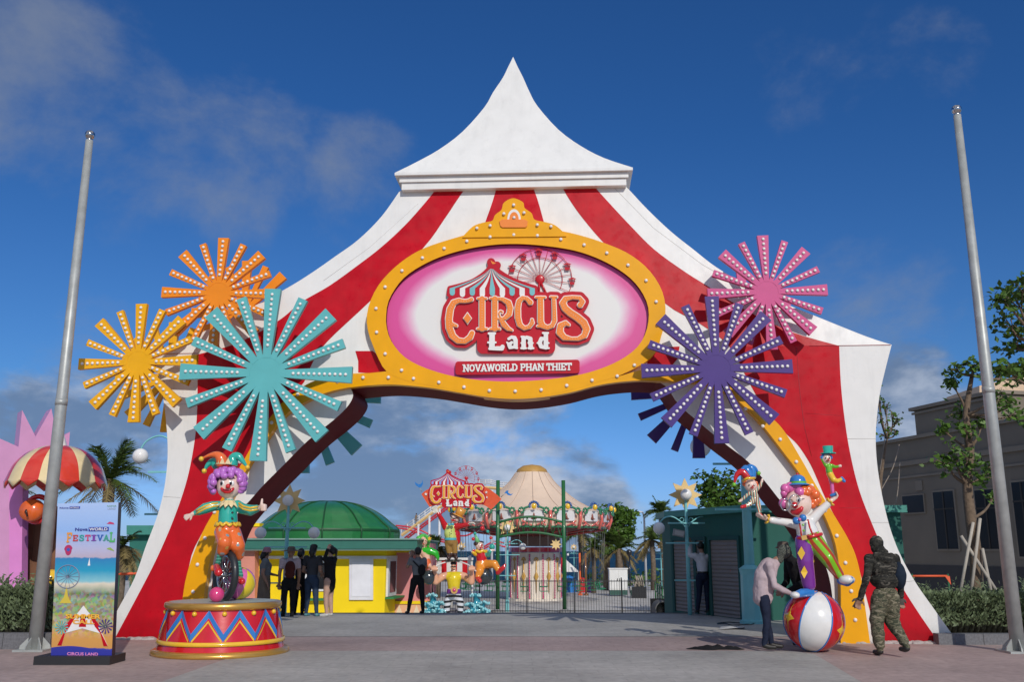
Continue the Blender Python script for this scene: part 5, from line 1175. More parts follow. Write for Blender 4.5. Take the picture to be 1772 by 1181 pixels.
sc_ = wrinkle(blob('head_scarf', [(0, h_ + Vector((0, 0, .015)), (.063 * H_, .063 * H_, .070 * H_)), (0, [(h_ - f_ * .03, .055 * H_), (h_ - f_ * .08 - Vector((0, 0, .12)), .035 * H_)])], [cloth('checked_scarf', (.1, .1, .1), f=fchk)], .011, r_, 1), .006, 18)
blob('belt_bag', [(0, P_((.10, .06, .55)), (.04 * H_, .05 * H_, .045 * H_))], [C_BLACK], .012, r_, 2)
r_, P_, H_, f_, s_, h_ = person('man in a black jacket and brown hat bent forward behind the pale shirt man', 1394, 1118, 936, 15.6, 295, (C_BLACK, C_BLACK, SKIN, SHOE_D), vox=.012, lean=.2, wr=.009, pose=dict(hea=(0, .12, .91), nec=(0, .06, .85), wrr=(.06, .22, .52), wrl=(-.06, .2, .53), elr=(.12, .06, .6), ell=(-.12, .06, .6)))
cap_hair(r_, h_ - Vector((0, 0, .02)), H_, f_, C_BLACK, long=.05); bucket_hat(r_, h_ + Vector((0, 0, .015)), H_, C_BRN, .075)
# man in camouflage
r_, P_, H_, f_, s_, h_ = person('man in camouflage jacket, trousers and cap walking past the right leg of the gate', 1541, 1136, 927, 14.2, 187, (CAMO1, CAMO2, SKIN, SHOE_D), vox=.0095, wr=.011,
    pose=dict(ell=(.172, -.03, .64), shl=(.115, 0, .80), elr=(-.165, .02, .63), shr=(-.115, 0, .80), wrl=(.215, .03, .47), wrr=(-.165, .05, .48), hil=(.055, 0, .5), hir=(-.055, 0, .5), knl=(.095, .02, .27), knr=(-.050, .03, .28), anl=(.072, .03, .045), anr=(-.075, -.14, .085), hea=(.03, .02, .925), wai=(0, 0, .58)))
bo = blob('cap', [(0, h_ + Vector((0, 0, .01)), (.058 * H_, .060 * H_, .068 * H_)), (0, [(h_ - Vector((0, 0, .06)), .052 * H_), (P_((0, -.02, .84)), .05 * H_)])], [CAMO1], .010, r_, 2); wrinkle(bo, .006, 20)
wrinkle(blob('jacket_bulk', [(0, P_((0, -.01, .72)), (.128 * H_, .092 * H_, .10 * H_)), (0, P_((0, -.01, .62)), (.122 * H_, .092 * H_, .085 * H_)), (0, [(P_((-.07, -.03, .82)), .035 * H_), (P_((0, -.075, .79)), .04 * H_), (P_((.07, -.03, .82)), .035 * H_)])], [CAMO1], .011, r_, 3), .014, 9)
wrinkle(blob('backpack', [(0, P_((-.12, -.03, .66)), (.06 * H_, .075 * H_, .12 * H_))], [cloth('dark_blue', (.012, .02, .035))], .012, r_, 2), .006, 10)
for s in (1, -1): wrinkle(blob('glove', hand(P_((.215 if s > 0 else -.165, .05 if s > 0 else .05, .475)), Vector((-.3 * 1, 0, -1)) if s > 0 else Vector((0, 0, -1)), Vector((0, -1, 0)), .17, 0, .4, .3, s), [cloth('grey_glove', (.10, .09, .08))], .009, r_, 1), .002, 20)
wrinkle(blob('trouser_fabric', [(0, [(P_((.055, 0, .46)), .072 * H_), (P_((.088, .02, .28)), .060 * H_), (P_((.078, .03, .12)), .048 * H_), (P_((.074, .03, .08)), .040 * H_)]), (0, [(P_((-.055, 0, .46)), .072 * H_), (P_((-.052, .03, .28)), .060 * H_), (P_((-.068, -.07, .17)), .047 * H_), (P_((-.074, -.10, .13)), .040 * H_)])], [CAMO2], .010, r_, 2), .013, 8)
# ---------------------------------------------------------------- flagpoles, banner, planting near the gate
def text_mb(txt, fn, y0, y1, mb=None, mi=0, offset=.0):
    """built-in sans lettering, fitted to 0..1 in both directions; fn(u, v, depth)"""
    cu = bpy.data.curves.new('t', 'FONT'); cu.body = txt; cu.offset = offset; cu.resolution_u = 3; o = bpy.data.objects.new('t', cu); COL.objects.link(o)
    dg = bpy.context.evaluated_depsgraph_get(); me = bpy.data.meshes.new_from_object(o.evaluated_get(dg)); bpy.data.objects.remove(o)
    V = [v.co.copy() for v in me.vertices]; x0 = min(v.x for v in V); x1 = max(v.x for v in V); z0 = min(v.y for v in V); z1 = max(v.y for v in V)
    mb = mb or MB(); fs = [tuple(p.vertices) for p in me.polygons]
    mb.add([fn((v.x - x0) / (x1 - x0), (v.y - z0) / (z1 - z0), y0) for v in V], fs, mi); return mb
def flagpole(bx, by, tx, ty, label):
    b = gnd(bx, by); t = at(tx, ty, b.y); h = t.z; t = Vector((b.x, b.y, h))
    root = empty('flagpole', b, 0, label, 'flagpole', 'bare flagpoles either side of the gate')
    mb = MB(); mb.tube([b + Vector((0, 0, .03)), b + Vector((0, 0, h * .45)), t - Vector((0, 0, .12))], [.105, .09, .062], 20); mb.build('pole', M_METAL, root)
    j = MB(); j.tube([b + Vector((0, 0, h * .45 - .05)), b + Vector((0, 0, h * .45 + .05))], .096, 20); j.build('joint_collar', M_METAL, root)
    MB().ball(t - Vector((0, 0, .02)), .085, 20, 14).cyl(t - Vector((0, 0, .14)), t - Vector((0, 0, .08)), .05).build('ball_finial', M_CHROME, root)
    f = MB(); f.box(b + Vector((0, 0, .015)), (.46, .46, .03))
    f.build('base_plate', M_METAL, root)
    for k in range(6):
        a = k * pi / 3 + .3; u = Vector((cos(a), sin(a), 0)); v = Vector((-sin(a), cos(a), 0)) * .008
        g = MB(); q = [b + u * .10 + Vector((0, 0, .03)), b + u * .22 + Vector((0, 0, .03)), b + u * .21 + Vector((0, 0, .08)), b + u * .10 + Vector((0, 0, .2))]
        g.add([p - v for p in q] + [p + v for p in q], [(0, 1, 2, 3), (7, 6, 5, 4), (0, 4, 5, 1), (1, 5, 6, 2), (2, 6, 7, 3)]); g.build('gusset', M_METAL, root)
flagpole(60, 1127, 150, 232, 'tall bare grey flagpole standing beside the festival banner')
flagpole(1762, 1130, 1651, 188, 'tall bare grey flagpole standing before the beige building')
def banner():
    Y = gnd(140, 1150).y; c = [(88, 1142), (193, 1144), (205, 870), (100, 872)]
    def P(u, v, d): x0 = c[0][0] + (c[3][0] - c[0][0]) * v; x1 = c[1][0] + (c[2][0] - c[1][0]) * v; y0 = c[0][1] + (c[3][1] - c[0][1]) * v; y1 = c[1][1] + (c[2][1] - c[1][1]) * v; return at(x0 + (x1 - x0) * u, y0 + (y1 - y0) * u, Y + d - .0)
    base = at(140, 1150, Y); base.z = 0
    root = empty('festival_banner', base, 0, 'upright festival poster stand with beach and tent picture, on a black base', 'banner stand')
    x0 = at(66, 1150, Y).x; x1 = at(197, 1150, Y).x
    MB().box(((x0 + x1) / 2, Y + .12, .055), (x1 - x0, .52, .11)).build('base', mat('black_base', (.02, .02, .022), .5), root)
    ztop, zb = P(0, 1, 0).z, P(0, 0, 0).z
    def art(N, L, b, tc, mul):
        s = N.new('ShaderNodeSeparateXYZ'); L.new(tc.outputs['Object'], s.inputs[0]); m = N.new('ShaderNodeMapRange'); m.inputs[1].default_value = zb; m.inputs[2].default_value = ztop; L.new(s.outputs[2], m.inputs[0])
        r = N.new('ShaderNodeValToRGB'); e = r.color_ramp.elements; e[0].position = 0; e[0].color = (.035, .03, .30, 1); e[1].position = 1; e[1].color = (.42, .56, .85, 1)
        for ps, cc in ((.065, (.03, .05, .35)), (.07, (.62, .30, .08)), (.16, (.66, .33, .07)), (.20, (.45, .36, .12)), (.30, (.20, .26, .06)), (.38, (.24, .30, .12)), (.41, (.10, .13, .06)), (.44, (.38, .42, .30)), (.475, (.75, .66, .52)), (.49, (.25, .55, .62)), (.56, (.02, .33, .52)), (.64, (.03, .22, .48)), (.648, (.50, .42, .52)), (.70, (.48, .48, .68)), (.82, (.30, .48, .82))):
            k = r.color_ramp.elements.new(ps); k.color = (*cc, 1)
        n = N.new('ShaderNodeTexNoise'); n.inputs['Scale'].default_value = 9; n.inputs['Detail'].default_value = 8; L.new(tc.outputs['Object'], n.inputs['Vector'])
        w = N.new('ShaderNodeMath'); w.operation = 'MULTIPLY_ADD'; L.new(n.outputs['Fac'], w.inputs[0]); w.inputs[1].default_value = .03; L.new(m.outputs[0], w.inputs[2])
        v = N.new('ShaderNodeMath'); v.operation = 'SUBTRACT'; v.inputs[1].default_value = .015; L.new(w.outputs[0], v.inputs[0]); L.new(v.outputs[0], r.inputs[0])
        n2 = N.new('ShaderNodeTexVoronoi'); n2.inputs['Scale'].default_value = 26; L.new(tc.outputs['Object'], n2.inputs['Vector'])
        msk = N.new('ShaderNodeMapRange'); msk.inputs[1].default_value = .45; msk.inputs[2].default_value = .40; msk.inputs[3].default_value = 0; msk.inputs[4].default_value = .26; L.new(m.outputs[0], msk.inputs[0])
        low = N.new('ShaderNodeMapRange'); low.inputs[1].default_value = .12; low.inputs[2].default_value = .2; L.new(m.outputs[0], low.inputs[0]); mm = N.new('ShaderNodeMath'); mm.operation = 'MULTIPLY'; L.new(msk.outputs[0], mm.inputs[0]); L.new(low.outputs[0], mm.inputs[1])
        mx = N.new('ShaderNodeMix'); mx.data_type = 'RGBA'; L.new(mm.outputs[0], mx.inputs[0]); L.new(r.outputs[0], mx.inputs[6]); L.new(n2.outputs['Color'], mx.inputs[7]); L.new(mx.outputs[2], b.inputs['Base Color'])
    art_m = mat('banner_print', (.4, .5, .6), .3, f=art, coat=.3)
    mb = MB(); q = [(0, 0), (1, 0), (1, 1), (0, 1)]
    mb.prism(q, lambda a, b, d: P(a, b, 0) + Vector((0, d, 0)), 0, .11, mi=0, mside=1); mb.build('panel', [art_m, mat('panel_edge', (.03, .03, .05), .4)], root)
    fl = lambda a, b, d: P(a, b, 0) + Vector((0, d, 0))
    def flat(name, poly, rgb, d=-.004, parent=root): return MB().prism(poly, fl, d, 0, back=False).build(name, mat('print_' + name, rgb, .35), parent)
    asp = .39
    wave = [(0, 0.003)] + [(u, .075 + .012 * sin(u * 5)) for u in np.linspace(0, 1, 12)] + [(1, .003)]
    flat('blue_footer', wave, (.03, .035, .32))
    def disc(cx, cy, r, n=24): return [(cx + r * cos(2 * pi * k / n), cy + r * asp * sin(2 * pi * k / n)) for k in range(n)]
    b1 = flat('balloon', [(.21 + .07 * cos(t) * (1 if sin(t) > 0 else .55 - .45 * sin(t) * 0 + .2), .70 + .034 * sin(t)) for t in np.linspace(0, 2 * pi, 20)[:-1]], (.45, .03, .12)); flat('balloon_stripe', disc(.21, .703, .028), (.05, .10, .45), -.006, b1)
    w = MB(); C = (.22, .53)
    w.tube([fl(C[0] + .19 * cos(t), C[1] + .19 * asp * sin(t), -.006) for t in np.linspace(0, 2 * pi, 40)[:-1]], .006, 5, closed=True)
    for k in range(14): t = pi * k / 7; w.tube([fl(*C, -.006), fl(C[0] + .19 * cos(t), C[1] + .19 * asp * sin(t), -.006)], .0025, 4)
    w.build('printed_wheel', mat('print_wheel', (.25, .27, .38), .4), root)
    flat('yellow_cone', [(.10, .36), (.30, .36), (.24, .40), (.21, .47), (.17, .40)], (.65, .50, .06))
    flat('sail', [(.54, .60), (.58, .60), (.565, .65)], (.8, .8, .8)); flat('parasail', [(.84, .705), (.97, .69), (.95, .70), (.90, .715), (.86, .712)], (.30, .45, .10)); flat('glider', [(.82, .865), (.95, .86), (.93, .872), (.87, .878)], (.55, .05, .15))
    # little printed tent gate
    g = flat('printed_tent', [(.10, .09), (.26, .22), (.50, .345), (.76, .22), (.93, .09), (.86, .09), (.80, .17), (.50, .20), (.22, .17), (.17, .09)], (.80, .78, .76), -.005)
    for a, b in ((.30, .36), (.46, .54), (.64, .70)):
        MB().prism([(a - (.5 - a) * .5, .21), (b - (.5 - b) * .5, .21), (b + (.5 - b) * .3, .29), (a + (.5 - a) * .3, .29)], fl, -.008, -.004, back=False).build('printed_stripe', M_RED, g)
    MB().prism([(.10, .09), (.17, .09), (.22, .17), (.30, .215), (.24, .21)], fl, -.008, -.004, back=False).build('printed_stripe', M_RED, g); MB().prism([(.93, .09), (.86, .09), (.80, .17), (.70, .215), (.76, .21)], fl, -.008, -.004, back=False).build('printed_stripe', M_RED, g)
    for cx_, cy_, m, rr in ((.16, .205, MP['blue'], .11), (.88, .215, MP['purple'], .12)):
        s = MB()
        for k in range(12): t = pi * k / 6; s.prism([(cx_ + rr * .1 * cos(t + 1.5), cy_ + rr * .1 * asp * sin(t + 1.5)), (cx_ + rr * cos(t - .1), cy_ + rr * asp * sin(t - .1)), (cx_ + rr * cos(t + .1), cy_ + rr * asp * sin(t + .1))], fl, -.010 - k * .0002, -.006, back=False)
        s.build('printed_burst', m, g)
    def T(txt, u0, u1, v0, v1, m, d=-.012, off=.02, slab=False):
        f = lambda a, b, dd: fl(u0 + (u1 - u0) * a, v0 + (v1 - v0) * b, dd)
        if slab: return slab_text(txt, f, d, d + .003, 'lettering', m, root, stroke=.09, cell=.05)
        return text_mb(txt, f, d, d, offset=off).build('lettering', m, root)
    lm = lambda n, c: mat('ink_' + n, c, .4)
    T('Nova', .31, .52, .822, .842, lm('navy', (.03, .03, .25)))
    flat('word_box', [(.53, .818), (.86, .818), (.86, .845), (.53, .845)], (.03, .05, .35), -.006); T('WORLD', .545, .845, .822, .841, lm('white', (.8, .8, .8)), -.014)
    us = np.linspace(.17, .98, 9)
    for i, (ch, cc) in enumerate(zip('FESTIVAL', [(.75, .32, .05), (.55, .05, .05), (.03, .35, .30), (.6, .05, .15), (.2, .05, .35), (.03, .12, .45), (.05, .35, .25), (.08, .45, .12)])):
        big = ch in 'FL' and i in (0, 7); T(ch, us[i] + .006, us[i + 1] - .006, .758 if not big else .75, .795 if not big else .81, lm('f%d' % i, cc), -.010, slab=True)
    T('SUMMER', .22, .80, .262, .292, lm('sun', (.85, .45, .04)), -.016, .04); T('CALL', .34, .70, .228, .256, lm('sun2', (.85, .40, .05)), -.016, .04)
    T('CIRCUS LAND', .27, .78, .028, .048, lm('ft', (.75, .25, .55)), -.012, .03)
    T('Nova', .04, .19, .966, .976, lm('navy', (.03, .03, .25))); flat('small_box', [(.20, .964), (.37, .964), (.37, .979), (.20, .979)], (.03, .05, .35), -.006); T('WORLD', .21, .36, .967, .976, lm('white', (.8, .8, .8)), -.014, .01)
    T('NOVA', .82, .97, .972, .982, lm('green', (.15, .35, .1)), -.008, .0); T('LAND', .83, .96, .955, .966, lm('grey', (.35, .40, .45)), -.008, .0)
banner()
# leaves ------------------------------------------------
def leafmat(name, rgb, var=.35):
    def f(N, L, b, tc, mul):
        g = N.new('ShaderNodeNewGeometry'); m = N.new('ShaderNodeMapRange'); m.inputs[3].default_value = 1 - var; m.inputs[4].default_value = 1 + var; L.new(g.outputs['Random Per Island'], m.inputs[0])
        s = N.new('ShaderNodeVectorMath'); s.operation = 'SCALE'; L.new(mul.outputs[0], s.inputs[0]); L.new(m.outputs[0], s.inputs['Scale']); L.new(s.outputs[0], b.inputs['Base Color'])
    return mat(name, rgb, .5, f=f, spec=.3)
LEAF = leafmat('leaf_green', (.075, .15, .022)); LEAFD = leafmat('leaf_dark', (.035, .075, .02)); SAGE = leafmat('leaf_sage', (.13, .17, .085)); PALMG = leafmat('palm_green', (.075, .12, .022)); PALMD = leafmat('palm_dry', (.22, .17, .07))
BARK = mat('bark', (.17, .12, .08), .9, var=.25, scale=12, bump=.6, bscale=30)
def leaves(mb, c, rad, n, size, rnd, flat=1.):
    for _ in range(n):
        q = Vector((rnd.gauss(0, .5), rnd.gauss(0, .5), rnd.gauss(0, .5 * flat))) * rad + c
        a = Vector((rnd.uniform(-1, 1), rnd.uniform(-1, 1), rnd.uniform(-.6, .6))).normalized(); b = a.cross(Vector((rnd.uniform(-1, 1), rnd.uniform(-1, 1), rnd.uniform(-1, 1)))).normalized(); s = size * rnd.uniform(.6, 1.2)
        mb.add([q - a * s * .5, q + b * s * .28 + a * s * .05, q + a * s * .55, q - b * s * .28 + a * s * .05], [(0, 1, 2, 3)])
def tree(name, label, cat, base, trunk, clumps, m, size, dens, seed=1, tr=.09, group=None, flat=.8, twig=.012, bark=None):
    rnd = random.Random(seed); root = empty(name, base, 0, label, cat, group)
    MB().tube(crom([tuple(p) + (w,) for p, w in trunk], 5) and [Vector(q[:3]) for q in crom([tuple(p) + (w,) for p, w in trunk], 5)], [q[3] for q in crom([tuple(p) + (w,) for p, w in trunk], 5)], 10).build('trunk', bark or BARK, root)
    br = MB(); lf = MB()
    for c, r in clumps:
        j = min(trunk, key=lambda t: (t[0] - c).length + (2 if t[0].z > c.z + .1 else 0))[0]; mid = (j + c) / 2 + Vector((rnd.uniform(-.1, .1), rnd.uniform(-.1, .1), -.06 * (c - j).length))
        br.tube(crom([j, mid, c], 4), np.linspace(tr * .45, twig, 9).tolist(), 6)
        for k in range(5): e = c + Vector((rnd.gauss(0, .6), rnd.gauss(0, .6), rnd.gauss(.15, .5))) * r; br.tube([c * .6 + mid * .4, (c + e) / 2 + Vector((0, 0, .03)), e], [twig, twig * .8, twig * .4], 4); leaves(lf, e, r * .45, int(dens * .10), size, rnd, flat)
        leaves(lf, c, r, int(dens * .5), size, rnd, flat)
    br.build('branches', bark or BARK, root); lf.build('crown', m, root); return root
def C_(px, py, Y, r): return (at(px, py, Y), r)
def T_(px, py, Y, w): return (at(px, py, Y), w)
# right-hand street tree with stakes
Yt = 19.5; b0 = at(1692, 1060, Yt)
rn = random.Random(4)
cl = [C_(x, y, Yt + rn.uniform(-.5, .5), r) for x, y, r in ((1655, 640, .22), (1680, 632, .22), (1648, 665, .16), (1700, 650, .2), (1728, 690, .28), (1748, 705, .3), (1760, 720, .22), (1735, 655, .25), (1660, 715, .25), (1675, 745, .22), (1700, 735, .2), (1655, 790, .28), (1640, 800, .2), (1680, 800, .28), (1700, 830, .26), (1712, 815, .2), (1720, 860, .15), (1632, 745, .12), (1765, 655, .2))]
tree('street_tree', 'young tree with thin crown and twisting trunk in front of the beige building', 'tree', b0, [(b0, .13), T_(1688, 960, Yt, .12), T_(1680, 900, Yt, .11), T_(1674, 840, Yt, .10), T_(1678, 780, Yt, .09), T_(1672, 720, Yt, .07), T_(1682, 650, Yt, .04)], cl, LEAF, .15, 60, 3)
Y2 = 15.5; b2 = gnd(1905, 1130); b2 = Vector((at(1905, 1100, Y2).x, Y2, 0)); cl = [C_(x, y, Y2 + rn.uniform(-.5, .5), r) for x, y, r in ((1735, 515, .22), (1760, 520, .25), (1745, 560, .28), (1768, 585, .3), (1782, 555, .3), (1752, 605, .2), (1740, 640, .22), (1775, 640, .25), (1770, 500, .2))]
tree('street_tree', 'leafy branches reaching in at the right edge of the picture above the flagpole', 'tree', b2, [(b2, .12), T_(1880, 900, Y2, .1), T_(1850, 700, Y2, .08), T_(1810, 600, Y2, .05)], cl, LEAF, .14, 90, 9)
Y3 = 21.5; b3 = at(1527, 1065, Y3); b3.z = 0
cl = [C_(x, y, Y3, r) for x, y, r in ((1521, 690, .10), (1530, 705, .10), (1524, 730, .14), (1545, 722, .16), (1538, 745, .14), (1552, 730, .12), (1528, 755, .12), (1515, 670, .1), (1550, 750, .08))]
tree('sapling', 'spindly sapling with bare twigs poking out beside the white edge of the gate', 'tree', b3, [(b3, .06), T_(1522, 870, Y3, .05), T_(1528, 800, Y3, .035), T_(1535, 760, Y3, .02)], cl, LEAF, .10, 28, 12, tr=.05)
tw = MB()
for x0, y0, x1, y1, x2, y2 in ((1524, 850, 1545, 810, 1556, 770), (1525, 900, 1550, 870, 1557, 800), (1522, 820, 1530, 770, 1536, 700), (1523, 860, 1512, 780, 1518, 720)): tw.tube(crom([at(x0, y0, Y3), at(x1, y1, Y3), at(x2, y2, Y3)], 5), .012, 5)
tw.build('twigs', mat('pale_bark', (.30, .25, .21), .9), bpy.data.objects['sapling'])
# tree stakes
stk = mat('stake_wood', (.42, .38, .32), .8, var=.2); k0 = empty('tree_stakes', b0 + Vector((.1, 0, 0)), 0, 'bare wooden props leaning against the trunk of the street tree', 'stakes')
for a, b in (((1696, 898), (1680, 1030)), ((1663, 928), (1735, 1040)), ((1684, 905), (1660, 1035)), ((1700, 950), (1716, 1030))): MB().tube([at(*a, Yt - .15), at(*b, Yt - .35)], .032, 8).build('stake', stk, k0)
def hedge(label, x0, x1, ytop, ybot, Y, dep, seed, m=SAGE, kerb=None, n=5200):
    rnd = random.Random(seed); A = at(x0, ybot, Y); B = at(x1, ybot, Y); A.z = B.z = 0; h = at(x0, ytop, Y).z
    lf = MB(); root = empty('hedge', (A + B) / 2, 0, label, 'hedge', 'low hedges either side of the gate')
    L_ = (B - A).length
    for i in range(n):
        u = rnd.random(); d = rnd.random() * dep; top = h * (.80 + .16 * mnoise.noise(Vector((u * L_ * 1.6, d * 2, seed))) + .08 * mnoise.noise(Vector((u * L_ * 5, d * 6, seed))))
        z = top * (1 - rnd.random() ** 2.2 * .9); edge = rnd.random() < .5
        if edge: d = -.05 + .12 * rnd.random() + .12 * mnoise.noise(Vector((u * 8, z * 5, 1)))
        q = A + (B - A) * u + Vector((0, d, .15 + z * .92)); a = Vector((rnd.uniform(-.7, .7), rnd.uniform(-.8, .2), rnd.uniform(.2, 1))).normalized(); b = a.cross(Vector((rnd.uniform(-1, 1), rnd.uniform(-1, 1), .2))).normalized(); s = rnd.uniform(.05, .10)
        lf.add([q, q + a * s * .6 + b * s * .22, q + a * s * 1.2, q + a * s * .6 - b * s * .22], [(0, 1, 2, 3)])
    for i in range(90):
        u = rnd.random(); q = A + (B - A) * u + Vector((0, rnd.random() * dep * .7, h * rnd.uniform(.75, .95))); e = q + Vector((rnd.uniform(-.1, .1), rnd.uniform(-.1, .05), rnd.uniform(.12, .30)))
        for k in range(9): c = q + (e - q) * (k / 8); a = Vector((rnd.uniform(-1, 1), rnd.uniform(-1, 1), rnd.uniform(0, 1))).normalized(); b = a.orthogonal().normalized(); s = rnd.uniform(.05, .09); lf.add([c, c + a * s * .6 + b * s * .2, c + a * s * 1.2, c + a * s * .6 - b * s * .2], [(0, 1, 2, 3)])
    lf.build('foliage', m, root)
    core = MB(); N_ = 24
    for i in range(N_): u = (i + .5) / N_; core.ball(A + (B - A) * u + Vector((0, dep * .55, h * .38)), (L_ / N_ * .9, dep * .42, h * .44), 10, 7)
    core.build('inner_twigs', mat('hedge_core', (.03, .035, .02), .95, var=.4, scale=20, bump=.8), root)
    return A, B
def kerb(label, x0, x1, ybot, h):
    A = gnd(x0, ybot); B = gnd(x1, ybot); r = empty('planter_kerb', (A + B) / 2, 0, label, 'planter kerb', 'grey granite kerbs round the hedges'); n = max(2, int((B - A).length / .6))
    gm = mat('granite', (.14, .14, .15), .6, var=.25, scale=30)
    for i in range(n):
        c = A + (B - A) * ((i + .5) / n); MB().box(c + Vector((0, .1, h / 2)), ((B - A).length / n - .008, .2, h)).build('kerb_stone', gm, r)
hedge('grey-green shrub hedge in front of the pink building and wooden wall', -60, 96, 1018, 1100, 15.9, 1.1, 2); kerb('low grey kerb in front of the hedge behind the banner', -80, 86, 1125, .24)
hedge('grey-green shrub hedge beside the right foot of the gate', 1612, 1850, 1030, 1098, 16.9, 1.3, 5, n=6500); kerb('low grey kerb in front of the hedge right of the gate', 1625, 1860, 1117, .17)
# ---------------------------------------------------------------- buildings
def wallmat(name, rgb, **k): return mat('wall_' + name, rgb, .75, var=.07, scale=1.2, bump=.15, bscale=30, **k)
def quadbox(fn, x0, y0, x1, y1, mb, d0, d1, mi=0):        # pixel rectangle on a plane mapped by fn(px,py,d)
    mb.prism([(x0, y1), (x1, y1), (x1, y0), (x0, y0)], fn, d0, d1, mi); return mb
def fr(Y): 
    return lambda a, b, d: at(a, b, Y) + Vector((0, d, 0))
def booth():
    Y = 37.; F_ = fr(Y); yel = mat('wall_yellow', (.93, .68, .015), .7, var=.05, scale=1.2, bump=.1, spec=.15); wht = mat('trim_white', (.74, .74, .76), .6)
    root = empty('ticket_booth', (at(560, 1060, Y).x, Y, LOW), 0, 'yellow ticket booth with white shutters under a domed green roof', 'booth')
    m = MB(); xl, xr = at(400, 1000, Y).x, at(667, 1000, Y).x; xc = at(684, 1000, 38.6).x; zt = at(600, 950, Y).z
    pts = [(xl, Y), (xr, Y), (xc, 38.6), (xc, 44), (xl, 44)]
    m.prism(pts, lambda a, b, z: Vector((a, b, z)), LOW, zt); m.build('wall', yel, root)
    t = MB(); z0, z1 = at(600, 968, Y).z, at(600, 963, Y).z
    t.prism([(xl, Y - .06), (xr + .03, Y - .06), (xc + .06, 38.6 - .03), (xc + .06, 38.7), (xl, Y + .1)], lambda a, b, z: Vector((a, b, z)), z0, z1); t.build('white_band', wht, root)
    m = MB(); quadbox(F_, 605, 967, 646, 1039, m, -.09, .02); w = m.build('window_shutter', wht, root)
    m = MB(); quadbox(F_, 610, 973, 641, 1033, m, -.11, -.085); m.build('shutter_panel', mat('shutter_white', (.80, .80, .84), .5), w)
    # ticket window behind the queue
    m = MB(); quadbox(F_, 528, 970, 572, 1024, m, -.05, .02); w = m.build('ticket_window', wht, root); m = MB(); quadbox(F_, 533, 975, 567, 1020, m, -.07, -.045); m.build('glass', mat('dark_glass', (.02, .022, .025), .1), w)
    m = MB(); quadbox(F_, 524, 1036, 576, 1040, m, -.25, .02); m.build('counter', wallmat('sill_green', (.03, .22, .06)), root)
    # side door and sill on the chamfered corner
    u = Vector((xc - xr, 1.6, 0)).normalized(); nrm = Vector((u.y, -u.x, 0)); L_ = (Vector((xc, 38.6, 0)) - Vector((xr, Y, 0))).length
    def H(a, z, d): return Vector((xr, Y, 0)) + u * a * L_ + Vector((0, 0, z)) + nrm * -d
    zz0, zz1 = at(670, 1034, Y).z, at(670, 968, Y).z
    m = MB(); m.prism([(.08, zz0), (.95, zz0), (.95, zz1), (.08, zz1)], H, -.08, .02); w = m.build('side_window', wht, root); m = MB(); m.prism([(.25, zz0 + .15), (.8, zz0 + .15), (.8, zz1 - .1), (.25, zz1 - .1)], H, -.10, -.07); m.build('glass', mat('dark_glass', (.02, .022, .025), .1), w)
    m = MB(); m.prism([(0, zz0 - .08), (1.15, zz0 - .08), (1.15, zz0 - .02), (0, zz0 - .02)], H, -.35, .0); m.build('sill', wallmat('sill_green', (.03, .22, .06)), root)
    # roof
    gr = mat('roof_green', (.018, .17, .045), .35, coat=.3, var=.1); gt = mat('eave_green', (.03, .16, .12), .5)
    z0 = zt - .02; xa, xb = at(385, 940, 36).x, at(722, 940, 36).x
    m = MB(); m.box(((xa + xb) / 2, 41, z0 + .17), (xb - xa, 10, .34)); m.build('eave', gt, root)
    m = MB(); m.box(((xa + xb) / 2, 41, z0 + .365), (xb - xa + .15, 10.15, .05)); m.box(((xa + xb) / 2, 41, z0 - .03), (xb - xa - .1, 9.9, .05)); m.build('eave_trim', mat('eave_light', (.22, .36, .30), .5), root)
    c = Vector((at(566, 920, 41.5).x, 41.5, z0 + .38)); R = 121 * 41.5 / FPX; hz = at(566, 869, 41.5).z - c.z
    prof = [(R, 0), (R, hz * .26), (R * .90, hz * .42), (R * .74, hz * .66), (R * .54, hz * .85), (R * .30, hz * .97), (0, hz)]
    m = MB(); m.lathe(c, crom(prof, 4), 24, smooth=False); d = m.build('dome', gr, root)
    for k in range(12):
        t = 2 * pi * k / 12 + .13; MB().tube([c + Vector((r * cos(t), r * sin(t), z + .01)) for r, z in crom(prof, 4)], .035, 5).build('rib', mat('rib_green', (.008, .07, .02), .5), d)
    MB().lathe(c, [(R + .03, hz * .20), (R + .05, hz * .23), (R + .03, hz * .27)], 24).build('dome_band', mat('rib_green', (.008, .07, .02), .5), d)
    # pink wing on the left, seen past the clown
    pk = wallmat('salmon', (.70, .27, .20)); m = MB(); quadbox(fr(36.4), 405, 950, 441, 1064, m, 0, .6); m.build('salmon_pier', pk, root)
    m = MB(); quadbox(fr(35.9), 405, 912, 447, 932, m, 0, .5); m.build('salmon_parapet', pk, root); m = MB(); quadbox(fr(35.85), 405, 906, 449, 912, m, 0, .6); m.build('yellow_coping', yel, root)
booth()
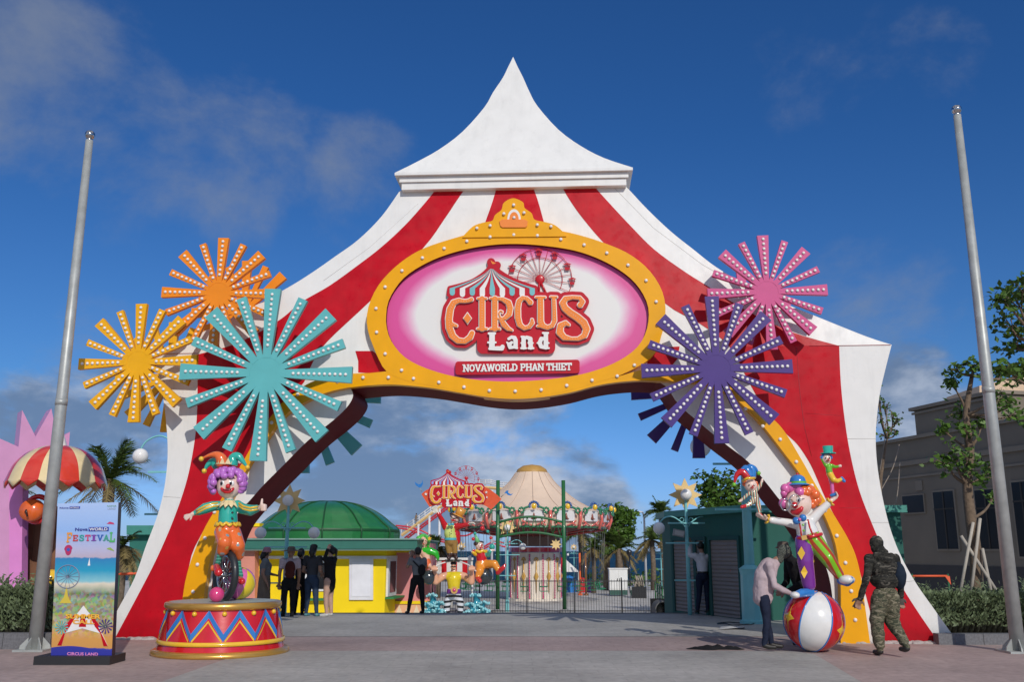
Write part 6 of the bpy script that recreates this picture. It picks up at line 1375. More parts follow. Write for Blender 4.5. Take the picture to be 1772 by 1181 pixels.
def pinkwall():
    Y = 38.8; F_ = fr(Y); yel = mat('wall_yellow', (.93, .68, .015), .7, var=.05, scale=1.2, bump=.1, spec=.15); root = empty('pink_pavilion', (at(712, 1060, Y).x, Y, LOW), 0, 'salmon pink wall with yellow bands and cream triangles beside the booth', 'pavilion')
    m = MB(); quadbox(F_, 676, 941, 744, 1068, m, 0, 3); m.build('wall', wallmat('pink', (.72, .27, .27)), root)
    m = MB(); quadbox(F_, 676, 951, 746, 957, m, -.1, .02); m.build('upper_band', yel, root)
    m = MB(); quadbox(F_, 676, 1041, 746, 1046, m, -.1, .02); m.build('lower_band', yel, root); m = MB(); quadbox(F_, 676, 1046, 746, 1068, m, -.04, .02); m.build('plinth', wallmat('peach', (.80, .45, .28)), root)
    for k in range(4): MB().prism([(684 + k * 15, 1066), (698 + k * 15, 1066), (691 + k * 15, 1048)], F_, -.07, -.03, back=False).build('cream_triangle', wallmat('cream', (.8, .68, .5)), root)
pinkwall()
def green_block():
    gd = wallmat('kiosk_green', (.013, .105, .080)); gl = mat('green_coping', (.05, .25, .20), .5)
    x0, x1 = at(1290, 1000, 21.3).x, at(1568, 1000, 21.3).x; zt = at(1400, 888, 21.3).z; A = Vector((4.1, 24.7, 0)); B = Vector((x0, 21.3, 0))
    root = empty('green_kiosk', (6, 23, 0), 0, 'dark green flat-roofed kiosk with grey roller shutters behind the right leg', 'kiosk')
    m = MB(); m.prism([(x0, 21.3), (x1, 21.3), (x1, 26), (A.x, 26), (A.x, A.y)], lambda a, b, z: Vector((a, b, z)), LOW, zt); m.build('wall', gd, root)
    m = MB(); m.prism([(x0 - .12, 21.15), (x1 + .1, 21.15), (x1 + .1, 26.1), (A.x - .15, 26.1), (A.x - .15, A.y - .1)], lambda a, b, z: Vector((a, b, z)), zt + .002, zt + .16); m.build('coping', gl, root)
    u = (A - B); L_ = u.length; u.normalize(); n = Vector((u.y, -u.x, 0));
    if n.y > 0: n = -n
    def H(a, z, d): return B + u * a + Vector((0, 0, z)) - n * d
    def fsh(N, L, b, tc, mul):
        s = N.new('ShaderNodeSeparateXYZ'); L.new(tc.outputs['Object'], s.inputs[0]); w = N.new('ShaderNodeMath'); w.operation = 'MULTIPLY'; w.inputs[1].default_value = 70; L.new(s.outputs[2], w.inputs[0]); q = N.new('ShaderNodeMath'); q.operation = 'SINE'; L.new(w.outputs[0], q.inputs[0])
        bp = N.new('ShaderNodeBump'); bp.inputs['Strength'].default_value = .6; bp.inputs['Distance'].default_value = .02; L.new(q.outputs[0], bp.inputs['Height']); L.new(bp.outputs[0], b.inputs['Normal'])
    sm = mat('shutter_grey', (.25, .205, .18), .6, f=fsh)
    zz = at(1260, 936, 22.5).z
    for a0, a1 in ((.22, 1.45), (1.75, 2.15), (2.30, 3.35)):
        m = MB(); m.prism([(a0, 0.02), (a1, .02), (a1, zz), (a0, zz)], H, -.015, .01); m.build('roller_shutter', sm, root)
        f = MB()
        f.prism([(a0 - .08, 0), (a0, 0), (a0, zz + .01), (a1, zz + .01), (a1, 0), (a1 + .08, 0), (a1 + .08, zz + .09), (a0 - .08, zz + .09)], H, -.05, .01)
        f.build('shutter_frame', wallmat('frame_green', (.012, .08, .07)), root)
green_block()
def beige():
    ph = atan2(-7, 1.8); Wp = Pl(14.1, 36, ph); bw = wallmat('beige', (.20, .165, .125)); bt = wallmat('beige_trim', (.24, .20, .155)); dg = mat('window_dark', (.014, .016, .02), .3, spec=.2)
    root = empty('beige_building', (15.5, 31, 0), 0, 'long beige two-level building in shade behind the trees at the right', 'building')
    uz = lambda x, y: Wp.l(Wp.px(x, y))[:2]
    W3 = lambda a, b, d: Wp.w(a, b, d)
    ua = uz(1490, 900)[0]; ub = uz(1800, 900)[0] + 3; zp = uz(1540, 768)[1]; zl = uz(1540, 806)[1]
    def slab(name, u0, u1, z0, z1, d0, d1, m, parent=root): return MB().prism([(u0, z0), (u1, z0), (u1, z1), (u0, z1)], W3, d0, d1).build(name, m, parent)
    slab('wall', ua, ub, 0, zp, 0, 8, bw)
    slab('parapet_moulding', ua - .1, ub, zp + .003, zp + .12, -.12, .3, bt); slab('ledge', ua - .05, ub, zl - .1, zl + .06, -.10, -.001, bt); slab('ledge', ua - .05, ub, zl - .55, zl - .48, -.06, -.001, bt)
    u0, z1 = uz(1580, 712); u1 = uz(1722, 700)[0]
    slab('raised_parapet', u0, u1, zp + .12, z1, .05, 1.5, bw); slab('raised_moulding', u0 - .15, u1 + .1, z1 + .003, z1 + .12, -.08, 1.6, bt); slab('raised_moulding', u0 - .08, u1 + .1, z1 - .14, z1 - .06, -.02, .049, bt)
    for x0, y0, x1, y1 in ((1616, 853, 1661, 951), (1688, 850, 1735, 951), (1752, 836, 1800, 964)):
        a, zt = uz(x0, y0); b, zb = uz(x1, y1); zb = uz(x0, y1)[1]
        f = slab('window', a - .06, b + .06, zb - .06, zt + .06, -.05, -.002, bt); slab('pane', a, b, zb, zt, -.056, -.051, dg, f)
        slab('mullion', (a + b) / 2 - .03, (a + b) / 2 + .03, zb, zt, -.075, -.057, wallmat('frame_brown', (.04, .035, .03)), f); slab('mullion', a, b, zt - .62, zt - .56, -.08, -.0765, wallmat('frame_brown', (.04, .035, .03)), f)
    a, zt = uz(1563, 860); b = uz(1599, 860)[0]; zb = uz(1563, 889)[1]; f = slab('window', a - .05, b + .05, zb - .05, zt + .05, -.05, -.002, bt); slab('pane', a, b, zb, zt, -.056, -.051, dg, f)
    a, zt = uz(1585, 833); slab('vent', a, a + .35, zt - .35, zt, -.04, -.002, bt)
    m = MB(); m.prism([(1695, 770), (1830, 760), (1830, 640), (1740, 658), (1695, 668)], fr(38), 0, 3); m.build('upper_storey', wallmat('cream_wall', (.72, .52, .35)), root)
    slab('dark_plinth', ua, ub, 0, 1.0, -.03, -.001, wallmat('dark_base', (.05, .045, .045)))
beige()
def left_house():
    Y = 19.5; Z = lambda x, y: (x / 5.625, 690 + y / 5.625); pk = mat('star_pink', (.62, .30, .52), .5, coat=.15)
    root = empty('pink_star_pavilion', (at(20, 1050, Y).x, Y, 0), 0, 'pink pavilion front of jagged star points at the left edge', 'pavilion')
    P = [Z(*q) for q in [(-170, 1900), (-170, 330), (0, 392), (180, 472), (216, 114), (346, 372), (500, 98), (560, 400), (680, 326), (670, 470), (832, 524), (780, 575), (640, 660), (420, 760), (222, 880), (222, 1900)]]
    MB().prism([(a, b) for a, b in P], lambda a, b, d: at(a, b, Y) + Vector((-.75 * d, d, 0)), 0, .42).build('star_front', pk, root)
    MB().prism([Z(90, 880), Z(90, 1940), Z(208, 1940), Z(222, 800)], lambda a, b, d: at(a, b, Y - .25) + Vector((0, d, 0)), 0, .24).build('pillar', mat('pillar_pink', (.72, .25, .60), .5), root)
    def fw(N, L, b, tc, mul):
        s = N.new('ShaderNodeSeparateXYZ'); L.new(tc.outputs['Object'], s.inputs[0]); q = N.new('ShaderNodeMath'); q.operation = 'MULTIPLY'; q.inputs[1].default_value = 7; L.new(s.outputs[0], q.inputs[0]); f = N.new('ShaderNodeMath'); f.operation = 'FRACT'; L.new(q.outputs[0], f.inputs[0])
        m = N.new('ShaderNodeMapRange'); m.inputs[1].default_value = 0; m.inputs[2].default_value = .06; m.inputs[3].default_value = .3; m.inputs[4].default_value = 1; L.new(f.outputs[0], m.inputs[0]); v = N.new('ShaderNodeVectorMath'); v.operation = 'SCALE'; L.new(mul.outputs[0], v.inputs[0]); L.new(m.outputs[0], v.inputs['Scale']); L.new(v.outputs[0], b.inputs['Base Color'])
    x0, x1 = at(30, 900, Y + .25).x, at(104, 900, Y + .25).x
    MB().box(((x0 + x1) / 2, Y + .9, 1.2), (x1 - x0, 1.2, 2.4)).build('wooden_wall', mat('brown_boards', (.20, .09, .045), .7, var=.25, scale=2, f=fw), root)
    # striped umbrella roof
    c = at(98, 836, 18.9); R = 80 * 18.9 / FPX; h = 64 * 18.9 / FPX; u = empty('umbrella_canopy', c, 0, 'red and cream striped umbrella dome on the left pavilion', 'canopy'); n = 96; prof = crom([(R * .04, h), (R * .30, h * .965), (R * .60, h * .80), (R * .86, h * .46), (R, 0.)], 5)
    mb = MB(); K = len(prof); vs = []; 
    for j in range(n):
        t = 2 * pi * j / n + .1; ph = (j % 6) / 6; dz = -.13 * (1 - abs(2 * ph - 1)); 
        for i, (r, z) in enumerate(prof + [(R * 1.005, dz)]): vs.append(c + Vector((r * cos(t), r * sin(t), z)))
    K += 1
    for j in range(n):
        for i in range(K - 1): mb.f.append((j * K + i, j * K + i + 1, ((j + 1) % n) * K + i + 1, ((j + 1) % n) * K + i)); mb.m.append((j // 6) % 2); mb.sm.append(True)
    mb.v = [tuple(v) for v in vs]; o = mb.build('striped_dome', [P_CREAM, paint('canopy_red', (.68, .05, .03))], u)
    md = o.modifiers.new('t', 'SOLIDIFY'); md.thickness = .03
    MB().lathe(c + Vector((0, 0, h)), [(.13, -.03), (.06, .18), (.03, .28), (.05, .34), (.03, .42), (0, .44)], 14).build('finial', P_WHITE, u)
    o_ = at(54, 884, 18.6); b = empty('orange_drum_ornament', o_, 0, 'round orange and red barrel ornament hanging under the umbrella dome', 'ornament')
    MB().lathe((0, 0, 0), [(.0, -.2), (.19, -.2), (.22, -.1), (.2, .08), (0, .09)], 24).build('barrel', P_ORG, None, org=(0, 0, 0)); q = bpy.data.objects['barrel']; q.rotation_euler = (pi / 2, .3, 0); q.parent = b
    MB().tube([o_ + Vector((.27 * cos(t) * .9 + .03, .18, .25 * sin(t) + .03)) for t in np.linspace(0, 2 * pi, 25)[:-1]], .05, 8, closed=True).build('red_rim', P_RED, b)
    MB().tube([o_ + Vector((-.05, -.12, -.04)), o_ + Vector((.0, -.2, -.0)), o_ + Vector((.02, -.16, -.12))], .02, 6).build('handle', P_DBROWN, b)
    tag(part('yellow_ball', P_YEL, None, (Vector((at(88, 1003, 17.4).x, 17.4, at(88, 1003, 17.4).z)), 16 * 17.4 / FPX)), 'plain yellow ball peeping out between the left flagpole and the banner', 'ball')
    g = empty('green_outbuilding', (at(250, 1000, 40).x, 40, LOW), 0, 'dark green hut with a flat roof behind the left leg of the gate', 'building')
    m = MB(); quadbox(fr(40), 224, 926, 330, 1064, m, 0, 4); m.build('wall', wallmat('bottle_green', (.02, .16, .125)), g); m = MB(); quadbox(fr(39.6), 219, 910, 335, 926, m, 0, 4.6); m.build('roof_slab', mat('green_coping', (.05, .25, .20), .5), g)
left_house()
# ---------------------------------------------------------------- lamps
M_LAMP = mat('lamp_turquoise', (.22, .58, .60), .4, coat=.2); M_STAR = mat('star_cream', (.80, .56, .24), .5); M_GLOBE = mat('opal_globe', (.86, .85, .83), .2, var=.01)
GL = 'turquoise street lamps with star tops'
def star_mesh(mb, c, R, r, n=8, th=.03, rot=0.):
    P = [((R if k % 2 == 0 else r) * sin(pi * k / n + rot), (R if k % 2 == 0 else r) * cos(pi * k / n + rot)) for k in range(2 * n)]
    mb.prism(P[::-1], lambda a, b, d: c + Vector((a, d, b)), 0, th)
def lamp(px, pystar, Y, z0, s, label, flood=False, box=True, group=GL):
    c = at(px, pystar, Y); base = Vector((c.x, Y, z0)); root = empty('street_lamp', base, 0, label, 'street lamp', group); zs = c.z
    Z = lambda dz: Vector((c.x, Y, zs + dz * s))
    MB().tube([base, Z(-1.2), Z(-.2), Z(-.05)], [.055 * s, .05 * s, .032 * s, .028 * s], 12).build('pole', M_LAMP, root)
    if box: MB().tube([base, base + Vector((0, 0, .45 * s)), base + Vector((0, 0, .5 * s))], [.085 * s, .08 * s, .055 * s], 8, smooth=False).build('pole_base', M_LAMP, root)
    m = MB(); star_mesh(m, Z(0) + Vector((0, .02, 0)), .41 * s, .23 * s); m.build('star', M_STAR, root)
    MB().ball(Z(0) - Vector((0, .10 * s, 0)), .14 * s, 20, 14).build('globe', M_GLOBE, root)
    for k in (-1, 1):
        a = MB().tube(crom([Z(-.82), Z(-.66) + Vector((k * .12 * s, 0, 0)), Z(-.53) + Vector((k * .33 * s, 0, 0)), Z(-.55) + Vector((k * .52 * s, 0, 0)), Z(-.68) + Vector((k * .66 * s, 0, 0))], 6), .016 * s, 8).build('arm', M_LAMP, root)
        MB().ball(Z(-.80) + Vector((k * .67 * s, 0, 0)), .145 * s, 20, 14).build('globe', M_GLOBE, a)
        MB().tube([Z(-.60) + Vector((k * (.06 + .05 * cos(t)) * s + k * .05 * s, 0, .05 * s * sin(t))) for t in np.linspace(0, 1.6 * pi, 12)], .009 * s, 5).build('scroll', M_LAMP, a)
    for dz, w in ((-.68, .46), (-1.15, .53), (-2.02, .35)):
        if zs + dz * s > z0 + .1: MB().box(Z(dz) - Vector((0, .06 * s, 0)), (w * 2 * s, .035 * s, .035 * s)).build('crossbar', M_LAMP, root)
    if flood:
        q = Z(-.92) + Vector((-.13, -.05, 0)); f = MB(); f.box(q + Vector((-.08, -.03, 0)), (.27, .10, .16), R=Matrix.Rotation(.2, 3, 'Y')); fl = f.build('floodlight', mat('flood_grey', (.25, .25, .24), .5), root); MB().box(q + Vector((-.08, -.085, 0)), (.22, .01, .11), R=Matrix.Rotation(.2, 3, 'Y')).build('lens', mat('lens', (.45, .44, .42), .2), fl)
lamp(500, 867, 23.4, 0, .98, 'street lamp with star and three globes above the queue by the yellow booth')
lamp(1186, 857, 23.0, 0, 1.0, 'street lamp with star and floodlight beside the man at the shutters', flood=True, box=False)
lamp(878, 914, 40.5, LOW, .98, 'slim street lamp in front of the green posts and the swing ride')
lamp(1143, 945, 62, LOW, .74, 'small distant street lamp left of the green kiosk', box=False)
lamp(993, 948, 66, LOW, .62, 'small distant street lamp seen through the fence under the swing ride canopy', box=False)
lamp(798, 947, 55, LOW, .75, 'small street lamp showing between the statue of the ringmaster and the juggler', box=False)
def tall_lamp(px, pyg, pxpole, Y, rg, arm, label, boxpx=None, side=-1, both=True):
    g = at(px, pyg, Y); xp = at(pxpole, pyg, Y).x; base = Vector((xp, Y, 0)); root = empty('tall_street_lamp', base, 0, label, 'street lamp', 'tall turquoise lamps behind the gate legs'); z = g.z
    MB().tube([base, base + Vector((0, 0, z * .7)), base + Vector((0, 0, z + .3))], [.12, .10, .06], 14).build('pole', M_LAMP, root)
    mb = MB(); mb.tube([base, base + Vector((0, 0, .06)), base + Vector((0, 0, .08)), base + Vector((0, 0, 1.0)), base + Vector((0, 0, 1.1)), base + Vector((0, 0, 1.12)), base + Vector((0, 0, 1.2))], [.27, .27, .22, .21, .23, .24, .12], 12, smooth=False); mb.build('fluted_base', M_LAMP, root)
    for k in ((-1, 1) if both else (side,)):
        d = abs(g.x - xp); e = lambda x, zz: Vector((xp + k * x * d, Y, z + zz))
        a = MB().tube(crom([e(.0, .1), e(.3, .36), e(.6, .48), e(.88, .36), e(1., .18)], 6), .022, 8).build('arm', M_LAMP, root); MB().ball(e(1., 0), rg, 24, 16).build('globe', M_GLOBE, a)
    for zz in (-.38, -1.35): MB().box(base + Vector((0, -.1, z + zz)), (d * 1.5, .045, .045)).build('crossbar', M_LAMP, root)
tall_lamp(243, 790, 318, 22.0, .18, .9, 'tall lamp whose curved arm and white globe show left of the gate')
tall_lamp(1212, 774, 1286, 20.4, .225, .9, 'tall turquoise lamp with fluted base standing beside the right leg')
# ---------------------------------------------------------------- swing ride
def swing_ride():
    Y = 50.; cx = at(921, 950, Y).x; Zp = lambda y, YY=Y: at(921, y, YY).z; B = Vector((cx, Y, 0)); k = Y / FPX
    root = empty('swing_carousel', (cx, Y, LOW), 0, 'chair swing ride with a cream tent top and painted rounding boards', 'fairground ride')
    R = 4.05; zr0, zr1 = Zp(912, 46), Zp(884, 46)
    cream = mat('canvas_cream', (.76, .58, .44), .7, var=.05, scale=2); MB().lathe(B, crom([(R * .93, zr1 - .02), (R * .62, Zp(870)), (R * .42, Zp(850)), (R * .30, Zp(835)), (R * .215, Zp(819))], 5), 32, smooth=True).build('tent_top', cream, root)
    sm = MB()
    for j in range(16):
        t = 2 * pi * j / 16; sm.tube([B + Vector((r * cos(t), r * sin(t), z + .01)) for r, z in crom([(R * .93, zr1 - .02), (R * .62, Zp(870)), (R * .42, Zp(850)), (R * .30, Zp(835)), (R * .215, Zp(819))], 4)], .018, 4)
    sm.build('canvas_seams', mat('seam', (.55, .42, .33), .8), root)
    MB().lathe(B, [(R * .205, Zp(822)), (R * .212, Zp(819)), (R * .19, Zp(813)), (R * .12, Zp(807)), (0, Zp(804.5))], 24).build('top_cap', mat('ochre', (.50, .28, .07), .5), root)
    sal = paint('salmon', (.78, .16, .13)); crm = paint('board_cream', (.80, .62, .48)); grn = paint('crest_green', (.03, .22, .10)); blu = paint('crest_blue', (.03, .10, .30)); pic = paint('picture_grey', (.80, .78, .78))
    def cylp(t, z, r=R): return B + Vector((r * sin(t), -r * cos(t), z))
    n = 16; h = zr1 - zr0
    for j in range(n):
        t0, t1 = 2 * pi * (j - .5) / n, 2 * pi * (j + .5) / n; tm = (t0 + t1) / 2; w = t1 - t0
        if cos(tm) < -.35: continue
        b = MB(); T = np.linspace(t0, t1, 7)
        top = [cylp(t, zr1 - .05 + .02 * cos((t - tm) * 20), R * 1.0) for t in T]; bot = [cylp(t, zr0 + .05 - .05 * sin((t - t0) / w * pi), R * .965) for t in T]
        vs = top + bot; m_ = 7; b.add(vs, [(i, i + 1, m_ + i + 1, m_ + i) for i in range(6)]); bd = b.build('rounding_board', crm, root)
        p_ = MB(); T = np.linspace(tm - w * .30, tm + w * .30, 5); vs = [cylp(t, zr1 + .02, R * 1.02) for t in T] + [cylp(t, zr0 + h * .36, R * 1.012) for t in T]; p_.add(vs, [(i, i + 1, 6 + i, 5 + i) for i in range(4)]); p_.build('picture', pic, bd)
        q = MB(); q.tube([cylp(tm, zr0 + h * .50, R * 1.02), cylp(tm, zr1 - .12, R * 1.025)], [.09, .02], 6, 0); q.ball(cylp(tm, zr0 + h * .50, R * 1.02), (.15, .03, .04), 8, 6); q.build('picture_motif', paint('motif_brown', (.30, .08, .05)), bd)
        q = MB()
        for s in (-1, 1):
            q.tube([cylp(tm + s * w * (.36 - .12 * sin(a)), zr0 + h * (.10 + .22 * a / pi * 1.2), R * 1.0 + .03) for a in np.linspace(0, pi, 9)], .042, 6); q.tube([cylp(tm + s * w * .05, zr0 + .06, R * 1.0), cylp(tm + s * w * .2, zr0 + .16, R * 1.0), cylp(tm + s * w * .34, zr0 + .08, R * 1.0)], .035, 6)
        q.build('salmon_scroll', sal, bd)
        q = MB(); q.tube([cylp(t0, zr0 - .08, R * .985), cylp(t0, zr0 + h * .5, R * 1.03), cylp(t0, zr1 + .0, R * 1.02)], [.085, .07, .085], 8); q.build('salmon_post', sal, root)
        g = MB()
        for s in (-1, 1):
            for a in np.linspace(0, 1.5 * pi, 7): g.ball(cylp(tm + s * w * (.36 + .07 * cos(a)), zr1 + .02 + .12 * sin(a) - .02, R * 1.05), .062, 8, 6)
            for a in np.linspace(0, 1, 5): g.ball(cylp(tm + s * w * (.30 - .16 * a), zr1 + .08 + .10 * a, R * 1.05), .06, 8, 6)
        g.build('green_crest', grn, bd); g = MB()
        for a in np.linspace(-.2, pi + .2, 9): g.ball(cylp(tm + w * .13 * cos(a), zr1 + .20 + .20 * sin(a), R * 1.05), .065, 8, 6)
        g.build('blue_crest', blu, bd); part('yellow_egg', P_YEL, bd, (cylp(tm, zr1 + .19, R * 1.07), (.12, .07, .14)), n=12)
    MB().tube([cylp(t, zr0 + .0, R * .97) for t in np.linspace(0, 2 * pi, 65)[:-1]], .05, 6, closed=True).build('lower_rim', paint('crest_green', (.03, .22, .10)), root)
    MB().lathe(B, [(R * .97, zr0 + .05), (R * .60, zr0 - .20), (1.45, zr0 - .42)], 32, smooth=False).build('soffit', mat('dark_red_soffit', (.14, .02, .02), .6), root)
    st = MB()
    for j in range(16):
        t = 2 * pi * j / 16; st.tube([cylp(t, zr0 - .42, 1.4), cylp(t, zr0 - .10, R * .93)], .04, 5); 
    st.build('struts', paint('strut_red', (.45, .03, .03)), root)
    bx = Vector((at(927, 1000, 50).x, Y, 0))
    MB().lathe(bx, [(1.30, Zp(929, 49)), (1.33, Zp(946, 49))], 32).build('upper_drum', mat('drum_brown', (.20, .13, .11), .6), root)
    MB().lathe(bx, [(1.40, Zp(948, 49)), (1.42, Zp(956, 49))], 32).build('red_band', paint('band_red', (.55, .02, .03)), root)
    MB().lathe(bx, [(1.30, Zp(957, 49)), (1.25, LOW + .1), (1.5, LOW + .1), (1.5, LOW)], 12, smooth=False, a0=.26, a1=.26 + 2 * pi).build('column', paint('column_white', (.80, .72, .62)), root)
    zt, zb = Zp(960, 49), LOW + .12
    for j in range(12):
        t = 2 * pi * (j + .5) / 12
        if cos(t) < -.3: continue
        C = lambda z, r=1.31, tt=t: bx + Vector((r * sin(tt), -r * cos(tt), z))
        d = MB(); N_ = 26
        for i in range(N_): d.ball(C(zb + (zt - zb) * (i + .5) / N_, 1.33), .043, 6, 5)
        d.build('dotted_strip', P_HOT, root, kind='stuff'); MB().tube([C(zb, 1.28), C(zt, 1.29)], .06, 6).build('pilaster', paint('pil_white', (.8, .74, .68)), root)
        t2 = 2 * pi * j / 12; g = MB(); cc = lambda z, dx=0: bx + Vector((1.29 * sin(t2 + dx), -1.29 * cos(t2 + dx), z)); zm = zb + (zt - zb) * .50
        g.tube([cc(zb + .3), cc(zm - .2), cc(zm), cc(zm + .2), cc(zt - .25)], [.02, .04, .13, .04, .02], 8); g.tube([cc(zt - .28 + .1 * sin(a), .07 * cos(a)) for a in np.linspace(-.4, pi + .4, 9)], .035, 6); g.build('gold_ornament', P_GOLD, root)
    # chairs on chains
    zs = Zp(1024, 46.5)
    gm = mat('seat_green', (.02, .22, .10), .4)
    for j in range(24):
        t = 2 * pi * (j + .5) / 24; c = cylp(t, zs, R * .90); m = MB(); u = Vector((cos(t), sin(t), 0)); v = Vector((sin(t), -cos(t), 0))
        m.box(c, (.36, .30, .03), rz=t); m.tube([c + u * .17 - v * .15, c + u * .19 - v * .17 + Vector((0, 0, .38)), c - u * .19 - v * .17 + Vector((0, 0, .38)), c - u * .17 - v * .15], .02, 5); m.tube([c + u * .17 - v * .15 + Vector((0, 0, .2)), c - u * .17 - v * .15 + Vector((0, 0, .2))], .02, 5); m.tube([c - u * .2 + Vector((0, 0, .22)), c - u * .2 - v * .2 + Vector((0, 0, .22)), c + u * .2 - v * .2 + Vector((0, 0, .22)), c + u * .2 + Vector((0, 0, .22))], .02, 5); s = m.build('swing_seat', gm, root)
        ch = MB()
        for a in (-1, 1): ch.tube([c + u * .2 * a + Vector((0, 0, .2)), cylp(t, zr0, R * .94) + u * .2 * a], .009, 4)
        ch.build('chains', mat('chain', (.15, .15, .15), .5), s)
swing_ride()
# ---------------------------------------------------------------- green posts, fence
def arch_and_fence():
    Y = 39.5; g = mat('post_green', (.015, .13, .035), .4, coat=.2); x0, x1 = at(861.5, 900, Y).x, at(975.5, 900, Y).x; zt = at(861, 832, Y).z
    root = empty('green_post_arch', ((x0 + x1) / 2, Y, LOW), 0, 'two dark green posts joined by curved green rails before the swing ride', 'entrance arch')
    for x in (x0, x1): b = MB().tube([(x, Y, LOW), (x, Y, zt)], .08, 16).build('post', g, root); MB().lathe((x, Y, LOW), [(.24, 0), (.24, .12), (.1, .16)], 12).build('footing', mat('footing', (.3, .3, .3), .8), b)
    for y0, yt in ((905, 895), (931, 922)):
        P = [at(861.5 + (975.5 - 861.5) * i / 12, y0 + (yt - y0) * sin(pi * i / 12), Y) for i in range(13)]; MB().tube(P, .05, 8).build('curved_rail', g, root)
    s = MB()
    for i in range(9):
        a, b = i / 9, (i + 1) / 9; f = lambda u, y0, h: at(861.5 + 114 * u, y0 - h * sin(pi * u), Y)
        s.tube([f(a, 905, 10), f((a + b) / 2, 931, 9)], .018, 5); s.tube([f((a + b) / 2, 931, 9), f(b, 905, 10)], .018, 5)
    s.build('lattice', g, root)
    for x, y in ((962, 943),):
        q = empty('hanging_star', at(x, y, Y), 0, 'cream star lamp hanging from the green arch', 'star lamp'); m = MB(); star_mesh(m, at(x, y, Y), .24, .13); m.build('star', M_STAR, q); m = MB(); m.tube([at(x, 930, Y), at(x, 939, Y)], .01, 5); m.build('hanger', g, q)
    fm = mat('iron_black', (.015, .015, .017), .5); Yf = 39.0; xa, xb = at(748, 1030, Yf).x, at(1158, 1030, Yf).x; zt = at(900, 1004, Yf).z; f = empty('iron_fence', ((xa + xb) / 2, Yf, LOW), 0, 'low black iron railing with thin upright bars across the lower plaza', 'fence')
    for z in (LOW + .12, zt - .06): MB().box(((xa + xb) / 2, Yf, z), (xb - xa, .035, .035)).build('rail', fm, f)
    n = 92; proto = None
    for i in range(n):
        x = xa + (xb - xa) * i / (n - 1)
        if proto is None: proto = MB().box((x, Yf, (LOW + .06 + zt) / 2), (.014, .014, zt - LOW - .06)).build('bar', fm, f)
        else: c = proto.copy(); COL.objects.link(c); kid(c, f); c.location = (x - xa, 0, 0)
    for i in range(6): x = xa + (xb - xa) * i / 5; MB().box((x, Yf + .06, (LOW + zt + .08) / 2), (.045, .045, zt + .08 - LOW)).build('fence_post', fm, f)
arch_and_fence()
# ---------------------------------------------------------------- roller coaster far behind
def coaster():
    Y = 85.; p = lambda x, y, d=0: at(x, y, Y + d); red = paint('track_red', (.55, .03, .05)); wy = paint('walkway', (.75, .50, .20)); wh = mat('rail_white', (.65, .65, .66), .5); z8 = lambda x, y: (680 + x / 4.073, 790 + y / 4.073)
    root = empty('roller_coaster', Vector((p(770, 950).x, Y, LOW)), 0, 'small red roller coaster track with a yellow walkway and white railings', 'roller coaster')
    A, B, C, D = z8(60, 560), z8(390, 318), z8(610, 215), z8(830, 240)
    w = MB(); w.tube([p(*A), p(*B), p(*z8(560, 218)), p(*z8(700, 225)), p(*D)], .14, 4, smooth=False); w.build('walkway', wy, root)
    for dy in (16, 34): MB().tube([p(A[0] + 6, A[1] + dy * .25), p(B[0] + 4, B[1] + dy * .25), p(*z8(480, 260 + dy)), p(*z8(600, 240 + dy))], .08, 6).build('track_rail', red, root)
    t = MB()
    for i in range(18): a = i / 17; x = A[0] + 6 + (B[0] - A[0]) * a; y = A[1] + (B[1] - A[1]) * a; t.tube([p(x, y + 3), p(x + 1, y + 9)], .07, 4)
    t.build('track_ties', red, root)
    for k, P in enumerate(([(20, 490), (110, 500), (200, 525), (300, 575), (400, 600)], [(20, 505), (110, 520), (200, 550), (300, 590), (400, 618)], [(640, 640), (720, 600), (790, 615), (850, 590)], [(600, 520), (520, 560), (450, 560)], [(640, 655), (720, 620), (790, 640), (850, 610)])): MB().tube([p(*z8(*q)) for q in crom(P, 5)], .085, 6).build('track_rail', red, root)
    r = MB()
    for h in (4, 8, 12.5): r.tube([p(A[0], A[1] - h), p(B[0], B[1] - h)], .05, 4); r.tube([p(*z8(610, 205 - h * 3)), p(*z8(690, 205 - h * 3)), p(*z8(740, 222 - h * 3)), p(*z8(820, 225 - h * 3))], .05, 4)
    for i in range(9): a = i / 8; x = A[0] + (B[0] - A[0]) * a; y = A[1] + (B[1] - A[1]) * a; r.tube([p(x, y), p(x, y - 13)], .055, 4)
    for x, y in ((610, 205), (690, 205), (740, 222), (820, 225), (650, 205), (780, 224)): r.tube([p(*z8(x, y)), p(*z8(x, y - 38))], .055, 4)
    r.build('railing', wh, root)
    s = MB()
    for x, y in ((258, 420), (180, 480), (330, 370), (700, 240), (800, 240), (420, 600)): q = p(*z8(x, y)); s.tube([q, (q.x, q.y, LOW)], .12, 6)
    s.build('supports', wh, root)
    y0 = z8(165, 492)[1]; y1 = z8(165, 402)[1]
    r_, P_, H_, f_, s_, h_ = person('tiny person in a pale top standing on the walkway of the roller coaster', 720, y0, y1, Y, 60, (C_KHAKI, C_GREY, SKIN, SHOE_D), vox=.03, z0=at(720, y0, Y).z, wr=0)
    cap_hair(r_, h_, H_, f_)
coaster()
